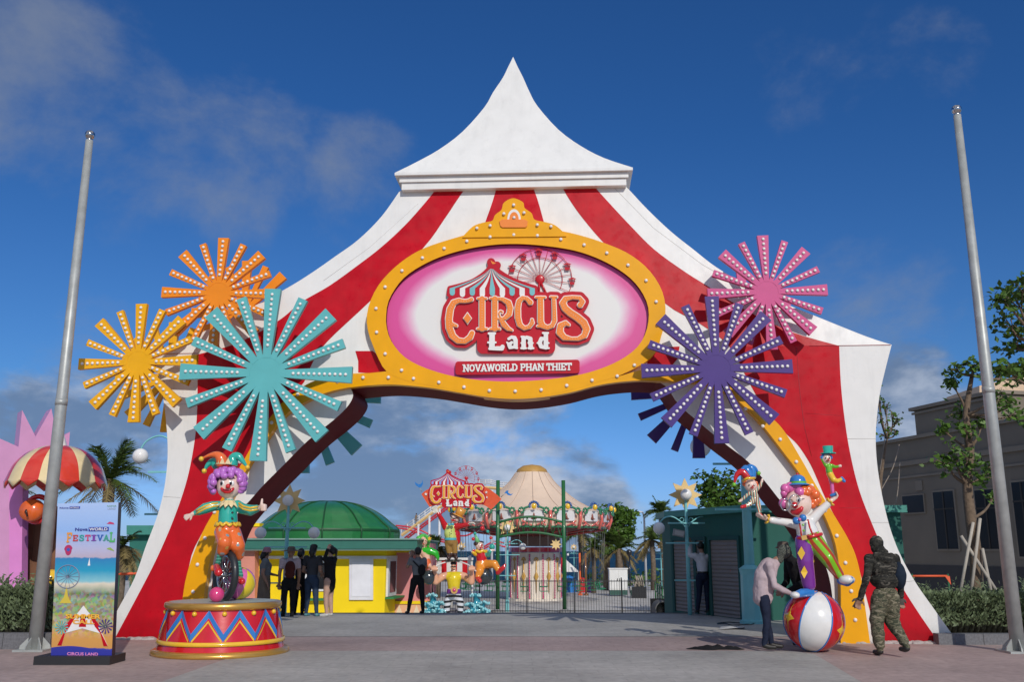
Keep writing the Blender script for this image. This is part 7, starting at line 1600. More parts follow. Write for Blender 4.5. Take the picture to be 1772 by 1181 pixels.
# ---------------------------------------------------------------- palms, far trees
def frond(mb, c, az, el, L_, rnd, droop=1., lw=.5, wd=.05):
    u = Vector((cos(az), sin(az), 0)); pts = []; n = 12
    for i in range(n + 1): t = i / n; pts.append(c + u * L_ * t * cos(el) * (1 - .12 * t) + Vector((0, 0, L_ * (t * sin(el) - droop * .55 * t * t))))
    mb.tube(pts, [.03 * (1 - .8 * i / n) for i in range(n + 1)], 4)
    for i in range(2, n * 3 + 1):
        t = i / (n * 3); k = t * n; j = min(int(k), n - 1); q = pts[j] + (pts[j + 1] - pts[j]) * (k - j); d = (pts[j + 1] - pts[j]).normalized(); s = d.cross(Vector((0, 0, 1)))
        s = s.normalized() if s.length > .01 else u.cross(Vector((0, 0, 1))); ll = lw * (sin(pi * (t * .85 + .1)) ** .7) * rnd.uniform(.8, 1.1)
        for a in (-1, 1):
            e = q + (s * a * .75 + d * .7 + Vector((0, 0, rnd.uniform(-.5, .15)))).normalized() * ll; w = d * wd; mb.add([q - w * .5, q + w * .5, e], [(0, 1, 2)])
def palm(label, px, py, Y, z0, L_, n, seed, tr=.16, lw=.5, wd=.06, dry=.0, group='palm trees'):
    rnd = random.Random(seed); c = at(px, py, Y); base = Vector((c.x, Y, z0)); root = empty('palm_tree', base, 0, label, 'palm tree', group)
    MB().tube([base, (base + c) / 2 + Vector((.05, 0, 0)), c], [tr * 1.15, tr, tr * .9], 10).build('trunk', mat('palm_bark', (.16, .12, .085), .95, var=.3, scale=10, bump=.8, bscale=16), root)
    g = MB(); d = MB()
    for i in range(n):
        dr = i < n * dry; frond(d if dr else g, c, rnd.uniform(0, 2 * pi), rnd.uniform(-.7, -.1) if dr else rnd.uniform(-.1, 1.35), L_ * rnd.uniform(.8, 1.05), rnd, rnd.uniform(.5, 1.1), lw, wd)
    g.build('crown', PALMG, root)
    if d.v: d.build('dry_fronds', PALMD, root)
palm('date palm with drooping fronds behind the striped umbrella dome', 190, 830, 31, LOW, 2.3, 34, 1, .2, .55, .05, .2)
palm('small palm with dry orange fronds beside the green hut at left', 214, 945, 33, LOW, 1.1, 20, 2, .12, .35, .05, .6)
palm('palm with ragged crown left of the leafy tree by the sea', 1048, 938, 62, LOW, 1.9, 26, 3, .2, .5, .08, .25); palm('palm just right of the ragged one beneath the leafy tree', 1071, 950, 60, LOW, 1.7, 24, 4, .2, .5, .08, .3)
palm('short palm standing in front of the sea right of the swing ride', 1026, 948, 58, LOW, 1.2, 20, 5, .13, .35, .07, .3); palm('tall palm behind the small distant lamp', 1144, 888, 64, LOW, 1.7, 26, 6, .18, .5, .08, .1); palm('low palm with dry fronds near the distant lamp', 1128, 935, 62, LOW, 1.6, 22, 7, .16, .5, .08, .4)
palm('palm partly hidden beneath the right side of the swing ride canopy', 1004, 925, 60, LOW, 1.7, 24, 8, .16, .5, .08, .1); palm('brownish palm behind the ringmaster statue', 758, 948, 52, LOW, 1.3, 22, 9, .16, .5, .07, .55)
palm('palm tips beyond the pink star front at the left edge', 2, 860, 34, LOW, 2.0, 24, 10, .16, .45, .06, .1)
rn = random.Random(21); Yq = 63
cl = [C_(x, y, Yq + rn.uniform(-1, 1), r) for x, y, r in ((1058, 892, .7), (1075, 890, .7), (1088, 897, .6), (1065, 905, .8), (1050, 905, .6), (1085, 910, .7), (1072, 920, .8), (1062, 930, .5), (1082, 928, .5))]
b_ = at(1068, 1020, Yq); b_.z = LOW; tree('leafy_tree', 'round leafy green tree above the palms in front of the sea', 'tree', b_, [(b_, .2), T_(1070, 960, Yq, .15), T_(1069, 915, Yq, .1)], cl, LEAF, .32, 240, 5, tr=.15)
Yq = 36; cl = [C_(x, y, Yq + rn.uniform(-.7, .7), r) for x, y, r in ((1228, 838, .4), (1250, 833, .45), (1222, 850, .35), (1262, 850, .4), (1240, 858, .5), (1225, 872, .35), (1255, 872, .45), (1275, 865, .35), (1236, 880, .4), (1268, 882, .4), (1290, 870, .3))]
b_ = at(1250, 1000, Yq); b_.z = LOW; tree('leafy_tree', 'bright green leafy tree rising behind the roof of the green kiosk', 'tree', b_, [(b_, .15), T_(1248, 910, Yq, .12), T_(1246, 870, Yq, .07)], cl, LEAF, .22, 170, 6, tr=.1)
# ---------------------------------------------------------------- small things on the lower plaza
def cabinet():
    Y = 54; x0, x1 = at(1054.5, 1000, Y).x, at(1086, 1000, Y).x; z0, z1 = at(1070, 1028.5, Y).z, at(1070, 986, Y).z; c = ((x0 + x1) / 2, Y)
    r = empty('electrical_cabinet', (c[0], Y, z0), 0, 'white two-door electrical cabinet standing on the lower plaza near the sea', 'cabinet'); wh = mat('cabinet_white', (.80, .80, .78), .5); w = x1 - x0
    MB().box((c[0], Y + .3, (z0 + z1) / 2 + .1), (w, .6, z1 - z0 - .2)).build('case', wh, r); MB().box((c[0], Y + .3, z0 + .08), (w - .04, .55, .3)).build('plinth', mat('plinth_green', (.03, .1, .08), .6), r); MB().box((c[0], Y + .3, z1 + .03), (w + .08, .7, .06)).build('top', wh, r)
    for k in (-1, 1): d = MB().box((c[0] + k * w * .245, Y - .012, (z0 + z1) / 2 + .1), (w * .46, .022, z1 - z0 - .32)).build('door', wh, r); MB().box((c[0] + k * .06, Y - .035, (z0 + z1) / 2 + .1), (.03, .03, .15)).build('handle', P_BLACK, d)
    MB().box((0, 0, 0), (1, 1, 1))
cabinet()
def misc():
    # striped stall and small tent seen behind the statues
    Y = 44; r = empty('striped_stall', (at(782, 1000, Y).x, Y, LOW), 0, 'red and white striped stall wall behind the strongman statue', 'stall')
    for k in range(8): m = MB(); quadbox(fr(Y), 746 + k * 9, 970, 755 + k * 9, 1003, m, 0, .3); m.build('board', P_RED if k % 2 == 0 else P_WHITE, r)
    m = MB(); quadbox(fr(Y), 744, 966, 819, 970, m, -.1, .5); m.build('top_rail', P_WHITE, r)
    for x in (746, 782, 817): q = at(x, 1003, Y); MB().tube([(q.x, Y + .1, LOW), (q.x, Y + .1, q.z)], .05, 6).build('leg', P_WHITE, r)
    Y = 57; c = at(985, 1000, Y); t = empty('small_tent', (c.x, Y, LOW), 0, 'small white and red canopy beside the swing ride column', 'tent')
    m = MB(); a, b, e = at(978, 968, Y), at(1001, 990, Y), at(975, 990, Y); m.add([a, e + Vector((0, -1, 0)), b + Vector((0, -1, 0)), b + Vector((0, 1, 0)), e + Vector((0, 1, 0))], [(0, 1, 2), (0, 2, 3), (0, 3, 4), (0, 4, 1)]); m.build('canopy', P_WHITE, t)
    for P in (e, b): MB().tube([P, (P.x, P.y, LOW)], .05, 6).build('pole', M_METAL, t)
    m = MB(); quadbox(fr(Y + .5), 969, 966, 977, 990, m, 0, .2); m.build('red_curtain', P_RED, t)
    for x, col, lb in ((1003, P_ORG, 'orange'), (1013, P_BROWN, 'brown')): q = at(x, 958, 55); tag(MB().tube([(q.x, 55, LOW), (q.x, 55, q.z)], .06, 8).tube([(q.x, 55, LOW), (q.x, 55, LOW + .1)], .14, 8).build('post', col), '%s wooden post standing behind the fence near the palms' % lb, 'post')
    # play shapes
    for i, (x, y, w, h, m, lb) in enumerate(((1007, 1008, 8, 16, P_RED, 'red'), (985, 1008, 12, 22, P_BLUE, 'blue'), (1018, 1010, 5, 12, P_PURP, 'purple'))):
        q = at(x, y, 59); k = 59 / FPX; b = MB(); b.lathe((q.x, 59, LOW), [(w * k, 0), (w * k, q.z - LOW), (w * k * .7, q.z - LOW + h * k * .35), (0, q.z - LOW + h * k * .5)], 12); tag(b.build('bollard', m), '%s rounded play bollard far behind the fence' % lb, 'bollard')
    q = at(1105, 1030, 52); pl = empty('junk_planter', (q.x, 52, LOW), 0, 'black tub filled with tangled pale scraps near the cabinet', 'planter'); MB().box((q.x, 52, LOW + .3), (.8, .5, .6)).build('tub', P_BLACK, pl)
    m = MB(); rn = random.Random(2)
    for i in range(16): m.tube([(q.x + rn.uniform(-.3, .3), 52 + rn.uniform(-.2, .2), LOW + .55), (q.x + rn.uniform(-.45, .45), 52, LOW + rn.uniform(.8, 1.2))], .03, 5)
    m.build('scraps', mat('scrap', (.35, .30, .24), .8), pl)
    g = at(1125, 998, 70); h = MB(); rnd = random.Random(5)
    for i in range(900): u = Vector((rnd.uniform(-4, 4), rnd.uniform(-.8, .8), rnd.uniform(0, .9 + .3 * sin(i)))) + Vector((g.x - 1, 70, LOW)); leaves(h, u, .2, 1, .3, rnd)
    tag(h.build('ground_cover', LEAF, kind='stuff'))
    q = at(1118, 1004, 66); s = empty('road_lamp', (q.x, 66, LOW), 0, 'thin white curved road lamp far away by the sea', 'road lamp'); zt = at(1118, 886, 66).z
    MB().tube([(q.x, 66, LOW), (q.x, 66, zt - .3), (q.x - .1, 66, zt - .05), (q.x - .35, 66, zt), (q.x - .6, 66, zt - .05)], [.09, .07, .06, .05, .05], 8).build('pole', mat('rail_white', (.65, .65, .66), .5), s); MB().box((q.x - .75, 66, zt - .06), (.35, .16, .08)).build('lamp_head', mat('rail_white', (.65, .65, .66), .5), s)
    q = at(1090, 1000, 58); s = empty('park_lamp', (q.x, 58, LOW), 0, 'slim black lamp post with a small head beside the white cabinet', 'lamp post'); zt = at(1090, 963, 58).z; MB().tube([(q.x, 58, LOW), (q.x, 58, zt)], .05, 8).build('pole', P_BLACK, s); MB().lathe((q.x, 58, zt), [(.05, 0), (.16, .1), (.18, .3), (.0, .42)], 10).build('lamp_head', P_BLACK, s)
    # green railing and drain pipe left of the kiosk
    gm = mat('post_green', (.015, .13, .035), .4); a, b = at(1134, 1020, 44), at(1162, 1030, 34); r = empty('green_railing', (a + b) / 2, 0, 'short green railing running back beside the green kiosk', 'railing')
    for z in (.35, .7, 1.05): MB().tube([Vector((a.x, a.y, LOW + z)), Vector((b.x, b.y, LOW + z))], .03, 6).build('rail', gm, r)
    for i in range(7): c = a + (b - a) * i / 6; MB().tube([(c.x, c.y, LOW), (c.x, c.y, LOW + 1.1)], .035, 6).build('upright', gm, r)
    q = at(1148, 1050, 36); m = MB(); N_ = 16
    for R0, R1 in ((.27, .31),):
        o = [(R1 * cos(t), R1 * sin(t) + .35) for t in np.linspace(0, pi, N_)] + [(-R1, 0)] ; o += [(-R0, 0)] + [(R0 * cos(t), R0 * sin(t) + .35) for t in np.linspace(pi, 0, N_)] + [(R0, 0), (R1, 0)]
        m.prism(o, lambda x, z, d: Vector((q.x + x, 36 + d, LOW + z)), 0, 1.2)
    e = empty('drain_pipe', (q.x, 36, LOW), 0, 'small round-topped black opening at the end of the fence', 'drain pipe'); m.build('arched_shell', mat('shell_grey', (.10, .10, .10), .8), e); MB().box((q.x, 37.1, LOW + .35), (.66, .1, .7)).build('dark_inside', P_BLACK, e)  # drain pipe; a black panel paints the darkness of its inside
    # barrier tapes, stake with ribbons
    om = mat('barrier_orange', (.80, .12, .04), .6); gm2 = mat('stake_green', (.02, .12, .05), .6)
    r = empty('tape_barrier', (at(1610, 1040, 17.9).x, 17.9, 0), 0, 'orange tape strung on green stakes beside the right foot of the gate', 'barrier')
    for y in (998, 1039): MB().tube([at(1575, y, 17.9), at(1640, y, 17.9)], .022, 4).build('tape', om, r)
    for x in (1578, 1640): q = at(x, 994, 17.9); MB().tube([(q.x, 17.9, 0), (q.x, 17.9, q.z)], .02, 6).build('stake', gm2, r)
    m = MB(); q = at(1640, 1000, 17.88); m.add([q + Vector((-.05, 0, .02)), q + Vector((.04, 0, .02)), q + Vector((.05, 0, -.14))], [(0, 1, 2)]); m.build('tape_end', om, r)
    r = empty('ribbon_stake', (at(1272, 1058, 22).x, 21.9, 0), 0, 'thin dark stake with two orange ribbons before the grey shutter', 'stake'); q = at(1271, 985, 21.9); MB().tube([(q.x, 21.9, 0), (q.x, 21.9, q.z + .05)], .02, 6).build('stake', gm2, r)
    for x, y in ((1271, 989), (1274, 1026)):
        c = at(x, y, 21.86); m = MB(); m.add([c, c + Vector((-.1, 0, .03)), c + Vector((-.08, 0, -.04)), c + Vector((.09, 0, .05)), c + Vector((.07, 0, -.02)), c + Vector((-.02, -.02, -.16)), c + Vector((.03, -.02, -.14))], [(0, 1, 2), (0, 3, 4), (0, 5, 6)]); m.build('ribbon', om, r)
    r = empty('tape_barrier', (at(215, 1000, 21).x, 21, 0), 0, 'orange rail on green stakes showing between the banner and the left leg', 'barrier'); MB().tube([at(190, 995, 21), at(246, 993, 21)], .03, 5).build('rail', om, r)
    for x in (207, 232): q = at(x, 990, 21); MB().tube([(q.x, 21, 0), (q.x, 21, q.z)], .02, 6).build('stake', gm2, r)
    # crumpled cloth and rubbish on the paving
    g = gnd(1238, 1125); m = MB(); rn = random.Random(3); N1, N2 = 36, 12; vs = []
    for i in range(N1):
        for j in range(N2):
            u = i / (N1 - 1) * 2 - 1; v = j / (N2 - 1) * 2 - 1; w = sqrt(max(0, 1 - u * u)) * (.8 + .3 * mnoise.noise(Vector((u * 3, 0, 1)))); n_ = mnoise.noise(Vector((u * 5, v * 2.5, 0)))
            vs.append((g.x + u * .46, g.y + v * .12 * w + .03 * sin(u * 6), .008 + max(0, (1 - v * v) * (1 - u * u)) * (.05 + .05 * n_)))
    m.add(vs, [(i * N2 + j, (i + 1) * N2 + j, (i + 1) * N2 + j + 1, i * N2 + j + 1) for i in range(N1 - 1) for j in range(N2 - 1)], 0, True); tag(m.build('crumpled_cloth', C_BLACK), 'black cloth lying crumpled on the paving left of the big ball', 'cloth')
    g = gnd(1262, 1090); m = MB(); m.add([(g.x - .25, g.y - .2, .01), (g.x + .28, g.y - .12, .05), (g.x + .35, g.y + .2, .012), (g.x - .1, g.y + .26, .03), (g.x + .02, g.y, .06)], [(0, 1, 4), (1, 2, 4), (2, 3, 4), (3, 0, 4)]); tag(m.build('paper_sheet', mat('paper', (.45, .45, .45), .8)), 'crumpled pale sheet lying on the ground near the fluted lamp base', 'sheet')
    g = gnd(1275, 1082); m = MB(); P = [(g.x + .35 * cos(t) * (1 + .2 * sin(3 * t)), g.y + .3 * sin(t) * (1 + .1 * cos(5 * t)), .02 + .01 * sin(4 * t)) for t in np.linspace(0, 5.5 * pi, 90)]; m.tube(P, .012, 5); tag(m.build('coiled_cable', P_BLACK), 'loose black cable coiled on the ground beside the fluted lamp base', 'cable')
misc()
# ---------------------------------------------------------------- statue group on the lower plaza
def group():
    Y = 38.2
    A = Px(Y, (720, 920, 7.875)); p, r = A.p, A.r; K = (.16,)
    GR = None
    # strongman
    root = empty('strongman_statue', (p(515, 1120).x, Y, LOW), 0, 'moustached strongman statue in yellow vest and striped trousers lifting a barbell', 'statue')
    ch = [(0, p(510, 490, 0), (r(38), r(36), r(46))), A.ch(0, (512, 520, 34), (514, 560, 40)),
          A.ch(1, (450, 610, 55), (515, 625, 62), (580, 610, 55)), A.ch(1, (515, 650, 95), (515, 720, 88), (515, 775, 80)),
          A.ch(0, (418, 600, 45), (350, 625, 52), (268, 690, 46, -.3), (262, 610, 36, -.35), (250, 550, 27, -.4)), A.ch(0, (618, 600, 45), (680, 625, 52), (755, 690, 46, -.3), (762, 600, 36, -.35), (758, 540, 27, -.4)),
          A.ch(2, (515, 810, 84), (515, 870, 80)), A.ch(2, (462, 890, 52), (430, 960, 50), (418, 1060, 44), (416, 1180, 40)), A.ch(2, (568, 890, 52), (600, 960, 50), (606, 1060, 44), (606, 1180, 40))]
    for x, s in ((248, -1), (758, 1)):
        ch.append(A.ch(0, (x, 525, 34, -.4), (x, 500, 36, -.42)))
        for k in range(4): ch.append(A.ch(0, (x - 36 + k * 24, 490, 13, -.75), (x - 36 + k * 24, 525, 13, -.8)))
        ch.append(A.ch(0, (x - s * 45, 525, 14, -.6), (x - s * 25, 545, 13, -.75)))
    def st(N, L, b, tc, mul):
        s = N.new('ShaderNodeSeparateXYZ'); L.new(tc.outputs['Object'], s.inputs[0]); ab = N.new('ShaderNodeMath'); ab.operation = 'ABSOLUTE'; L.new(s.outputs[0], ab.inputs[0]); k = N.new('ShaderNodeMath'); k.operation = 'MULTIPLY_ADD'; k.inputs[1].default_value = .10; L.new(ab.outputs[0], k.inputs[0]); L.new(s.outputs[2], k.inputs[2])
        m = N.new('ShaderNodeMath'); m.operation = 'MULTIPLY'; m.inputs[1].default_value = 5.; L.new(k.outputs[0], m.inputs[0]); q = N.new('ShaderNodeMath'); q.operation = 'FRACT'; L.new(m.outputs[0], q.inputs[0]); g = N.new('ShaderNodeMath'); g.operation = 'GREATER_THAN'; g.inputs[1].default_value = .55; L.new(q.outputs[0], g.inputs[0])
        mx = N.new('ShaderNodeMix'); mx.data_type = 'RGBA'; L.new(g.outputs[0], mx.inputs[0]); mx.inputs[6].default_value = (.72, .74, .80, 1); mx.inputs[7].default_value = (.015, .015, .017, 1); L.new(mx.outputs[2], b.inputs['Base Color'])
    tan = paint('tan_skin', (.78, .40, .25)); blob('body', ch, [tan, paint('vest_yellow', (.80, .62, .02)), paint('striped_tights', (.5, .5, .5), f=st)], .035, root, 2)
    MB().lathe(p(515, 820, 0), [(r(90), -r(28)), (r(94), 0), (r(90), r(28))], 24).build('belt', P_PURP, root); bk = MB().cyl(p(520, 805, -.42), p(520, 805, -.56), r(46), n=20).build('buckle', P_GOLD, root); part('gem', P_HOT, bk, (p(520, 805, -.57), (r(22), .05, r(22))))
    MB().tube([p(465, 492, -.24), p(490, 482, -.3), p(508, 490, -.32), p(528, 482, -.3), p(552, 492, -.24)], [r(3), r(10), r(7), r(10), r(3)], 8).build('moustache', P_BLACK, root)
    for x in (492, 530): part('eye', P_BLACK, root, (p(x, 462, -.24), r(5)))
    MB().ball(p(510, 440, .02), (r(42), r(38), r(26)), 14, 10).build('hair', P_BLACK, root); part('nose', tan, root, (p(510, 474, -.28), r(9)))
    bb = MB(); bb.tube([p(*q) for q in crom([(185, 560, -.42), (250, 500, -.45), (300, 460, -.3), (400, 425, -.1), (510, 412, 0), (620, 425, -.1), (720, 465, -.3), (770, 510, -.45), (850, 570, -.3)], 5)], r(9), 8); bar = bb.build('bar', P_WHITE, root)
    part('weight_ball', P_DGREY, bar, (p(170, 630, -.3), r(98)), n=28); part('weight_ball', P_DGREY, bar, (p(928, 612, 0), r(115)), n=28)
    MB().lathe(p(505, 400, 0), [(0, -r(16)), (r(70), -r(16)), (r(110), 0), (r(112), r(12)), (0, r(14))], 24).build('platform', P_DGREY, root)
    # ringmaster
    B = Px(Y, (680, 790, 4.073)); p, r = B.p, B.r
    root = empty('ringmaster_statue', p(425, 720), 0, 'ringmaster statue in red coat and orange top hat standing on the barbell', 'statue')
    ch = [(0, p(436, 438, 0), (r(33), r(30), r(36))), B.ch(0, (425, 465, 14), (412, 485, 16)), B.ch(1, (405, 505, 34), (400, 545, 40), (408, 575, 38)), B.ch(2, (438, 510, 30, .1), (442, 560, 34, .12), (448, 600, 28, .15)),
          B.ch(2, (370, 500, 24), (345, 450, 18, -.1), (322, 408, 14, -.2)), B.ch(2, (440, 500, 24), (485, 492, 19, -.15), (530, 482, 14, -.3)), B.ch(3, (408, 598, 40)), B.ch(3, (388, 610, 26), (392, 650, 20), (398, 690, 17)), B.ch(3, (430, 610, 26), (436, 650, 20), (438, 690, 17)),
          B.ch(4, (398, 690, 18), (400, 712, 15), (392, 718, 14, -.35)), B.ch(4, (438, 690, 18), (440, 712, 15), (446, 718, 14, -.35))]
    ch += hand(p(318, 400, -.2), p(285, 360, -.25) - p(318, 400, -.2), Vector((0, 1, 0)), r(58), 5, .5, .3, 1, .11); ch += hand(p(533, 482, -.3), p(585, 462, -.4) - p(533, 482, -.3), Vector((0, .3, 1)), r(55), 5, .3, .5, 1, .11)
    blob('body', ch, [P_FACE, paint('vest_lime', (.62, .70, .18)), P_RED, paint('breeches', (.36, .20, .05)), P_DBROWN, paint('glove_white', (.8, .74, .62))], .03, root, 2)
    hc = p(478, 412, 0); Rm = Matrix.Rotation(radians(24), 3, 'Y'); mb = MB(); ax = Rm @ Vector((0, 0, 1)); b0 = p(460, 425, 0); mb.tube([b0, b0 + ax * .04], [r(52), r(50)], 20); mb.tube([b0, b0 + ax * r(62)], [r(29), r(36)], 20); mb.build('top_hat', paint('hat_orange', (.72, .33, .05)), root)
    MB().tube([p(402, 420, -.28), p(420, 436, -.36), p(432, 440, -.38), p(448, 437, -.36), p(468, 440, -.26)], [r(2), r(6), r(4), r(6), r(2)], 8).build('moustache', P_DBROWN, root); part('mouth', P_RED, root, (p(428, 452, -.33), (r(15), .03, r(8)))); part('nose', P_FACE, root, (p(424, 430, -.40), r(8))); part('bow_tie', P_AQUA, root, (p(398, 484, -.36), (r(12), .08, r(9))), (p(420, 481, -.36), (r(12), .08, r(9))))
    for x in (420, 445): part('eye', P_BLACK, root, (p(x, 424, -.31), r(3)))
    for y in (515, 530, 548): part('button', P_BLACK, root, (p(410, y, -.46), r(4)))
    MB().lathe(p(406, 584, 0), [(r(43), -r(8)), (r(44), r(7))], 20).build('belt', P_AQUA, root); part('hair', P_DBROWN, root, (p(414, 408, .03), (r(16), .25, r(12))), (p(462, 450, .1), (r(10), .15, r(16))))
    MB().tube([p(583, 462, -.4), p(672, 378, -.3)], r(2.5), 6).build('baton', M_METAL, root)
    # sign held over the group: the same logo again
    F_ = lambda a, b, d: p(a, b, d)
    sg = empty('ringmaster_sign', p(400, 345, -.1), 0, 'red ribbon sign with the circus name held above the statues', 'sign')
    def ribbon(P): return MB().prism(P, F_, -.05, .12).build('ribbon', paint('ribbon_red', (.78, .11, .035)), sg)
    a = ribbon(crom([(200, 268), (235, 240), (300, 212)], 4) + crom([(330, 340), (290, 350), (257, 358)], 4)); b = ribbon(crom([(590, 205), (660, 222), (720, 262), (765, 303)], 4) + crom([(692, 378), (650, 350), (600, 335)], 4))
    def star5(cx, cy, R, par): MB().prism([(cx + (R if i % 2 == 0 else R * .42) * sin(pi * i / 5), cy - (R if i % 2 == 0 else R * .42) * cos(pi * i / 5)) for i in range(10)], F_, -.09, -.04, back=False).build('white_star', P_WHITE, par)
    star5(232, 268, 13, a); star5(658, 255, 11, b); star5(660, 291, 11, b)
    for x0, y0, x1, y1, P in ((206, 250, 186, 224, [(186, 224), (160, 205), (152, 180), (172, 195), (190, 200), (205, 185), (207, 165), (212, 195), (203, 215)]), (760, 290, 795, 258, [(785, 262), (798, 245), (815, 240), (812, 258), (828, 268), (848, 265), (830, 278), (810, 275), (798, 262)])):
        MB().tube([p(x0, y0, .02), p(x1, y1, .02)], r(3.2), 6).build('flag_staff', M_METAL, sg); MB().prism(P, F_, 0, .05).build('blue_flag', P_BLUE, sg)
    Bk = [o for o in ALLK['gate_sign'] if o.name.startswith('logo_backing')][0]; EW = [o for o in ALLK['gate_sign'] if o.name.startswith('ferris_wheel_emblem')][0]
    s = .845; cen = Gv(894, 530, SO) - wm(sign).translation; R3 = Matrix.Rotation(GP.phi, 3, 'Z').inverted(); cl = R3 @ cen
    T = at(791, 847, Y - .15) - Vector(cl) * s
    for src in (Bk, EW):
        c = src.copy(); COL.objects.link(c); kid(c, sg); c.matrix_basis = wm(sg).inverted() @ Matrix.Translation(T) @ Matrix.Diagonal((s, s, s, 1)) @ src.matrix_basis
        for k in ALLK.get(src.name, []):
            d = k.copy(); COL.objects.link(d); kid(d, c)
            if k.name.startswith('word_circus'): d.data = k.data.copy(); d.data.materials[0] = paint('letter_gold', (.88, .40, .03))
            if k.name.startswith('tent_stripe') and k.data.materials[0] == M_TEAL: d.data = k.data.copy(); d.data.materials[0] = paint('stripe_lilac', (.30, .40, .75))
    MB().tube([p(300, 345, .1), p(400, 338, .1), p(420, 600, .3)], r(3), 6).build('sign_support', M_METAL, sg)
    # juggling clown
    root = empty('juggler_statue', p(640, 850), 0, 'clown statue in green cone hat and orange trousers sitting on the dark barbell weight', 'statue')
    ch = [(0, p(610, 633, 0), (r(30), r(28), r(30))), B.ch(1, (618, 690, 36), (625, 715, 36), (625, 738, 36)), B.ch(2, (625, 760, 42)), B.ch(2, (612, 770, 34), (612, 810, 30, -.3), (600, 845, 20, -.35)), B.ch(2, (645, 765, 34), (715, 760, 27, -.35), (742, 800, 20, -.4)),
          B.ch(3, (596, 682, 18), (578, 690, 16, -.1), (566, 680, 12, -.2)), B.ch(4, (650, 690, 17), (672, 700, 15, -.15), (684, 672, 13, -.3)), B.ch(0, (566, 680, 9, -.2), (558, 676, 9, -.2)), B.ch(0, (684, 668, 9, -.3), (700, 664, 9, -.3), (718, 664, 6, -.3)),
          B.ch(5, (598, 862, 18, -.35), (612, 880, 16, -.6)), B.ch(5, (740, 822, 17, -.4), (775, 790, 15, -.55), (790, 768, 9, -.55))]
    blob('body', ch, [P_FACE, P_RED, paint('trouser_orange', (.84, .30, .03)), P_YEL, P_TEAL, P_RED], .03, root, 2)
    mb = MB(); mb.tube([p(598, 612, 0), p(580, 550, 0)], [r(22), r(3)], 16); mb.build('cone_hat', paint('hat_green', (.20, .55, .22)), root); part('pompom', P_TEAL, root, (p(578, 545, 0), r(11)))
    part('hair', P_DBROWN, root, (p(590, 618, .08), (r(22), .25, r(18))), (p(618, 608, .1), (r(22), .2, r(10)))); part('nose', P_RED, root, (p(626, 630, -.3), r(7))); part('mouth', P_RED, root, (p(622, 645, -.27), (r(12), .03, r(5))))
    for x in (610, 632): part('eye', P_BLACK, root, (p(x, 622, -.27), r(3)))
    mb = MB(); c = p(612, 672, 0); mb.tube([c + Vector((r(45) * cos(t), r(38) * sin(t), r(5) * cos(6 * t))) for t in np.linspace(0, 2 * pi, 37)[:-1]], r(10), 6, closed=True); mb.build('ruff', P_YEL, root)
    for x, y, rr, m, lb in ((630, 510, 17, P_RED, 'largest red'), (668, 532, 11, P_TEAL, 'small green'), (566, 585, 12, P_RED, 'small red'), (570, 668, 10, P_RED, 'red'), (690, 577, 11, P_RED, 'red'), (699, 640, 19, P_TEAL, 'green')): part('juggling_ball', m, root, (p(x, y, -.2), r(rr)))
    w = MB(); w.tube(crom([p(699, 640, .0), p(690, 577, .0), p(668, 532, 0), p(630, 510, 0), p(590, 540, 0), p(566, 585, 0), p(568, 668, 0)], 6), r(1.2), 4); w.build('ball_wire', M_METAL, root)
    # mermaid
    root = empty('mermaid_statue', p(215, 720), 0, 'mermaid statue with green hair and tail above the left barbell weight', 'statue')
    ch = [(0, p(216, 602, 0), (r(29), r(26), r(34))), B.ch(0, (215, 635, 11), (212, 655, 14)), B.ch(0, (200, 668, 22), (222, 690, 24), (240, 720, 24)), B.ch(2, (236, 735, 28), (240, 765, 32)), B.ch(1, (222, 668, 24), (262, 670, 26), (300, 685, 22), (316, 715, 14), (318, 738, 5)), B.ch(0, (190, 665, 13), (180, 700, 11), (205, 725, 10)), B.ch(0, (245, 740, 16), (262, 780, 14, -.1), (280, 800, 10, -.3))]
    blob('body', ch, [paint('mermaid_skin', (.82, .48, .33)), paint('tail_green', (.03, .48, .03)), P_ORG], .03, root, 2)
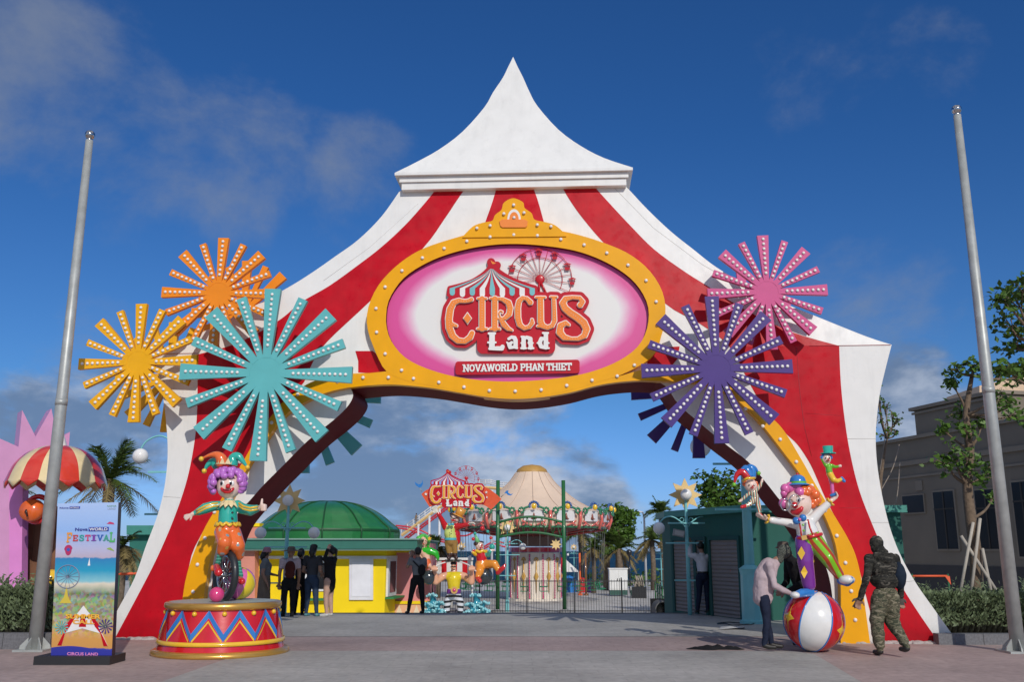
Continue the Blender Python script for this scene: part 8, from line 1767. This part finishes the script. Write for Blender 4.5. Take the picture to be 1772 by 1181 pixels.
    hr = [(0, p(210, 590, .12), (r(38), r(32), r(42))), (0, [(p(185, 580, .0), r(22)), (p(166, 620, .0), r(18)), (p(160, 650, .0), r(10))]), (0, [(p(235, 570, -.05), r(16)), (p(250, 600, .05), r(15)), (p(246, 640, .1), r(10))])]
    wrinkle(blob('hair', hr, [paint('hair_green', (.10, .50, .06))], .03, root, 2), .03, 5)
    for x in (208, 230): part('eye', P_BLACK, root, (p(x, 598, -.26), r(4)))
    part('nose', P_FACE, root, (p(220, 610, -.28), r(4))); part('mouth', P_RED, root, (p(219, 620, -.25), (r(9), .03, r(4)))); m = MB(); star_mesh(m, p(258, 582, -.3), r(16), r(8), 5); m.build('hair_star', P_YEL, root)
    # waves
    wm_ = paint('wave_blue', (.04, .30, .40)); wf = paint('wave_foam', (.30, .66, .72))
    for cx, cy0, w, lb, sd_ in ((283, 965, 75, 'turquoise sculpted wave left of the strongman statue', 3), (592, 965, 92, 'turquoise sculpted wave right of the strongman statue', 4)):
        rt = empty('wave_sculpture', Vector((p(cx, 1110).x, Y + .1, LOW)), 0, lb, 'wave sculpture', 'sculpted waves at the foot of the statues'); rnd = random.Random(sd_)
        ch = [B.ch(0, (cx, 1180, w * .55), (cx, 1120, w * .5), (cx, 1060, w * .32), (cx - 5, 1010, 18), (cx - 8, 985, 20))]
        curls = [(cx - 10, 975, 40, 12), (cx - w * .55, 1040, 34, 13), (cx + w * .55, 1030, 38, 13), (cx - w * .35, 1085, 44, 14), (cx + w * .5, 1080, 50, 15), (cx - w * .7, 1100, 34, 13), (cx + w * .85, 1105, 32, 12), (cx + 5, 1055, 30, 11)]
        for x, y, R_, q in curls: ch.append(B.ch(0, (cx, y + 45, 26, .1), (x, y + 12, 18, -.1), (x, y + 2, q, -.25)))
        blob('water', ch, [wm_], .045, rt, 2); fo = MB()
        for x, y, R_, q in curls:
            for i in range(15): t = rnd.uniform(-1, 1); fo.ball(p(x + R_ * t, y + 6 * abs(t) ** 2 * 2 + rnd.uniform(-5, 5), -.28 + rnd.uniform(-.15, .2)), r(rnd.uniform(5, 9)), 8, 6)
            fo.tube([p(x + R_ * t, y + 10 * t * t + 6, -.2) for t in np.linspace(-1, 1, 9)], r(9), 6)
        fo.build('foam', wf, rt)
group()
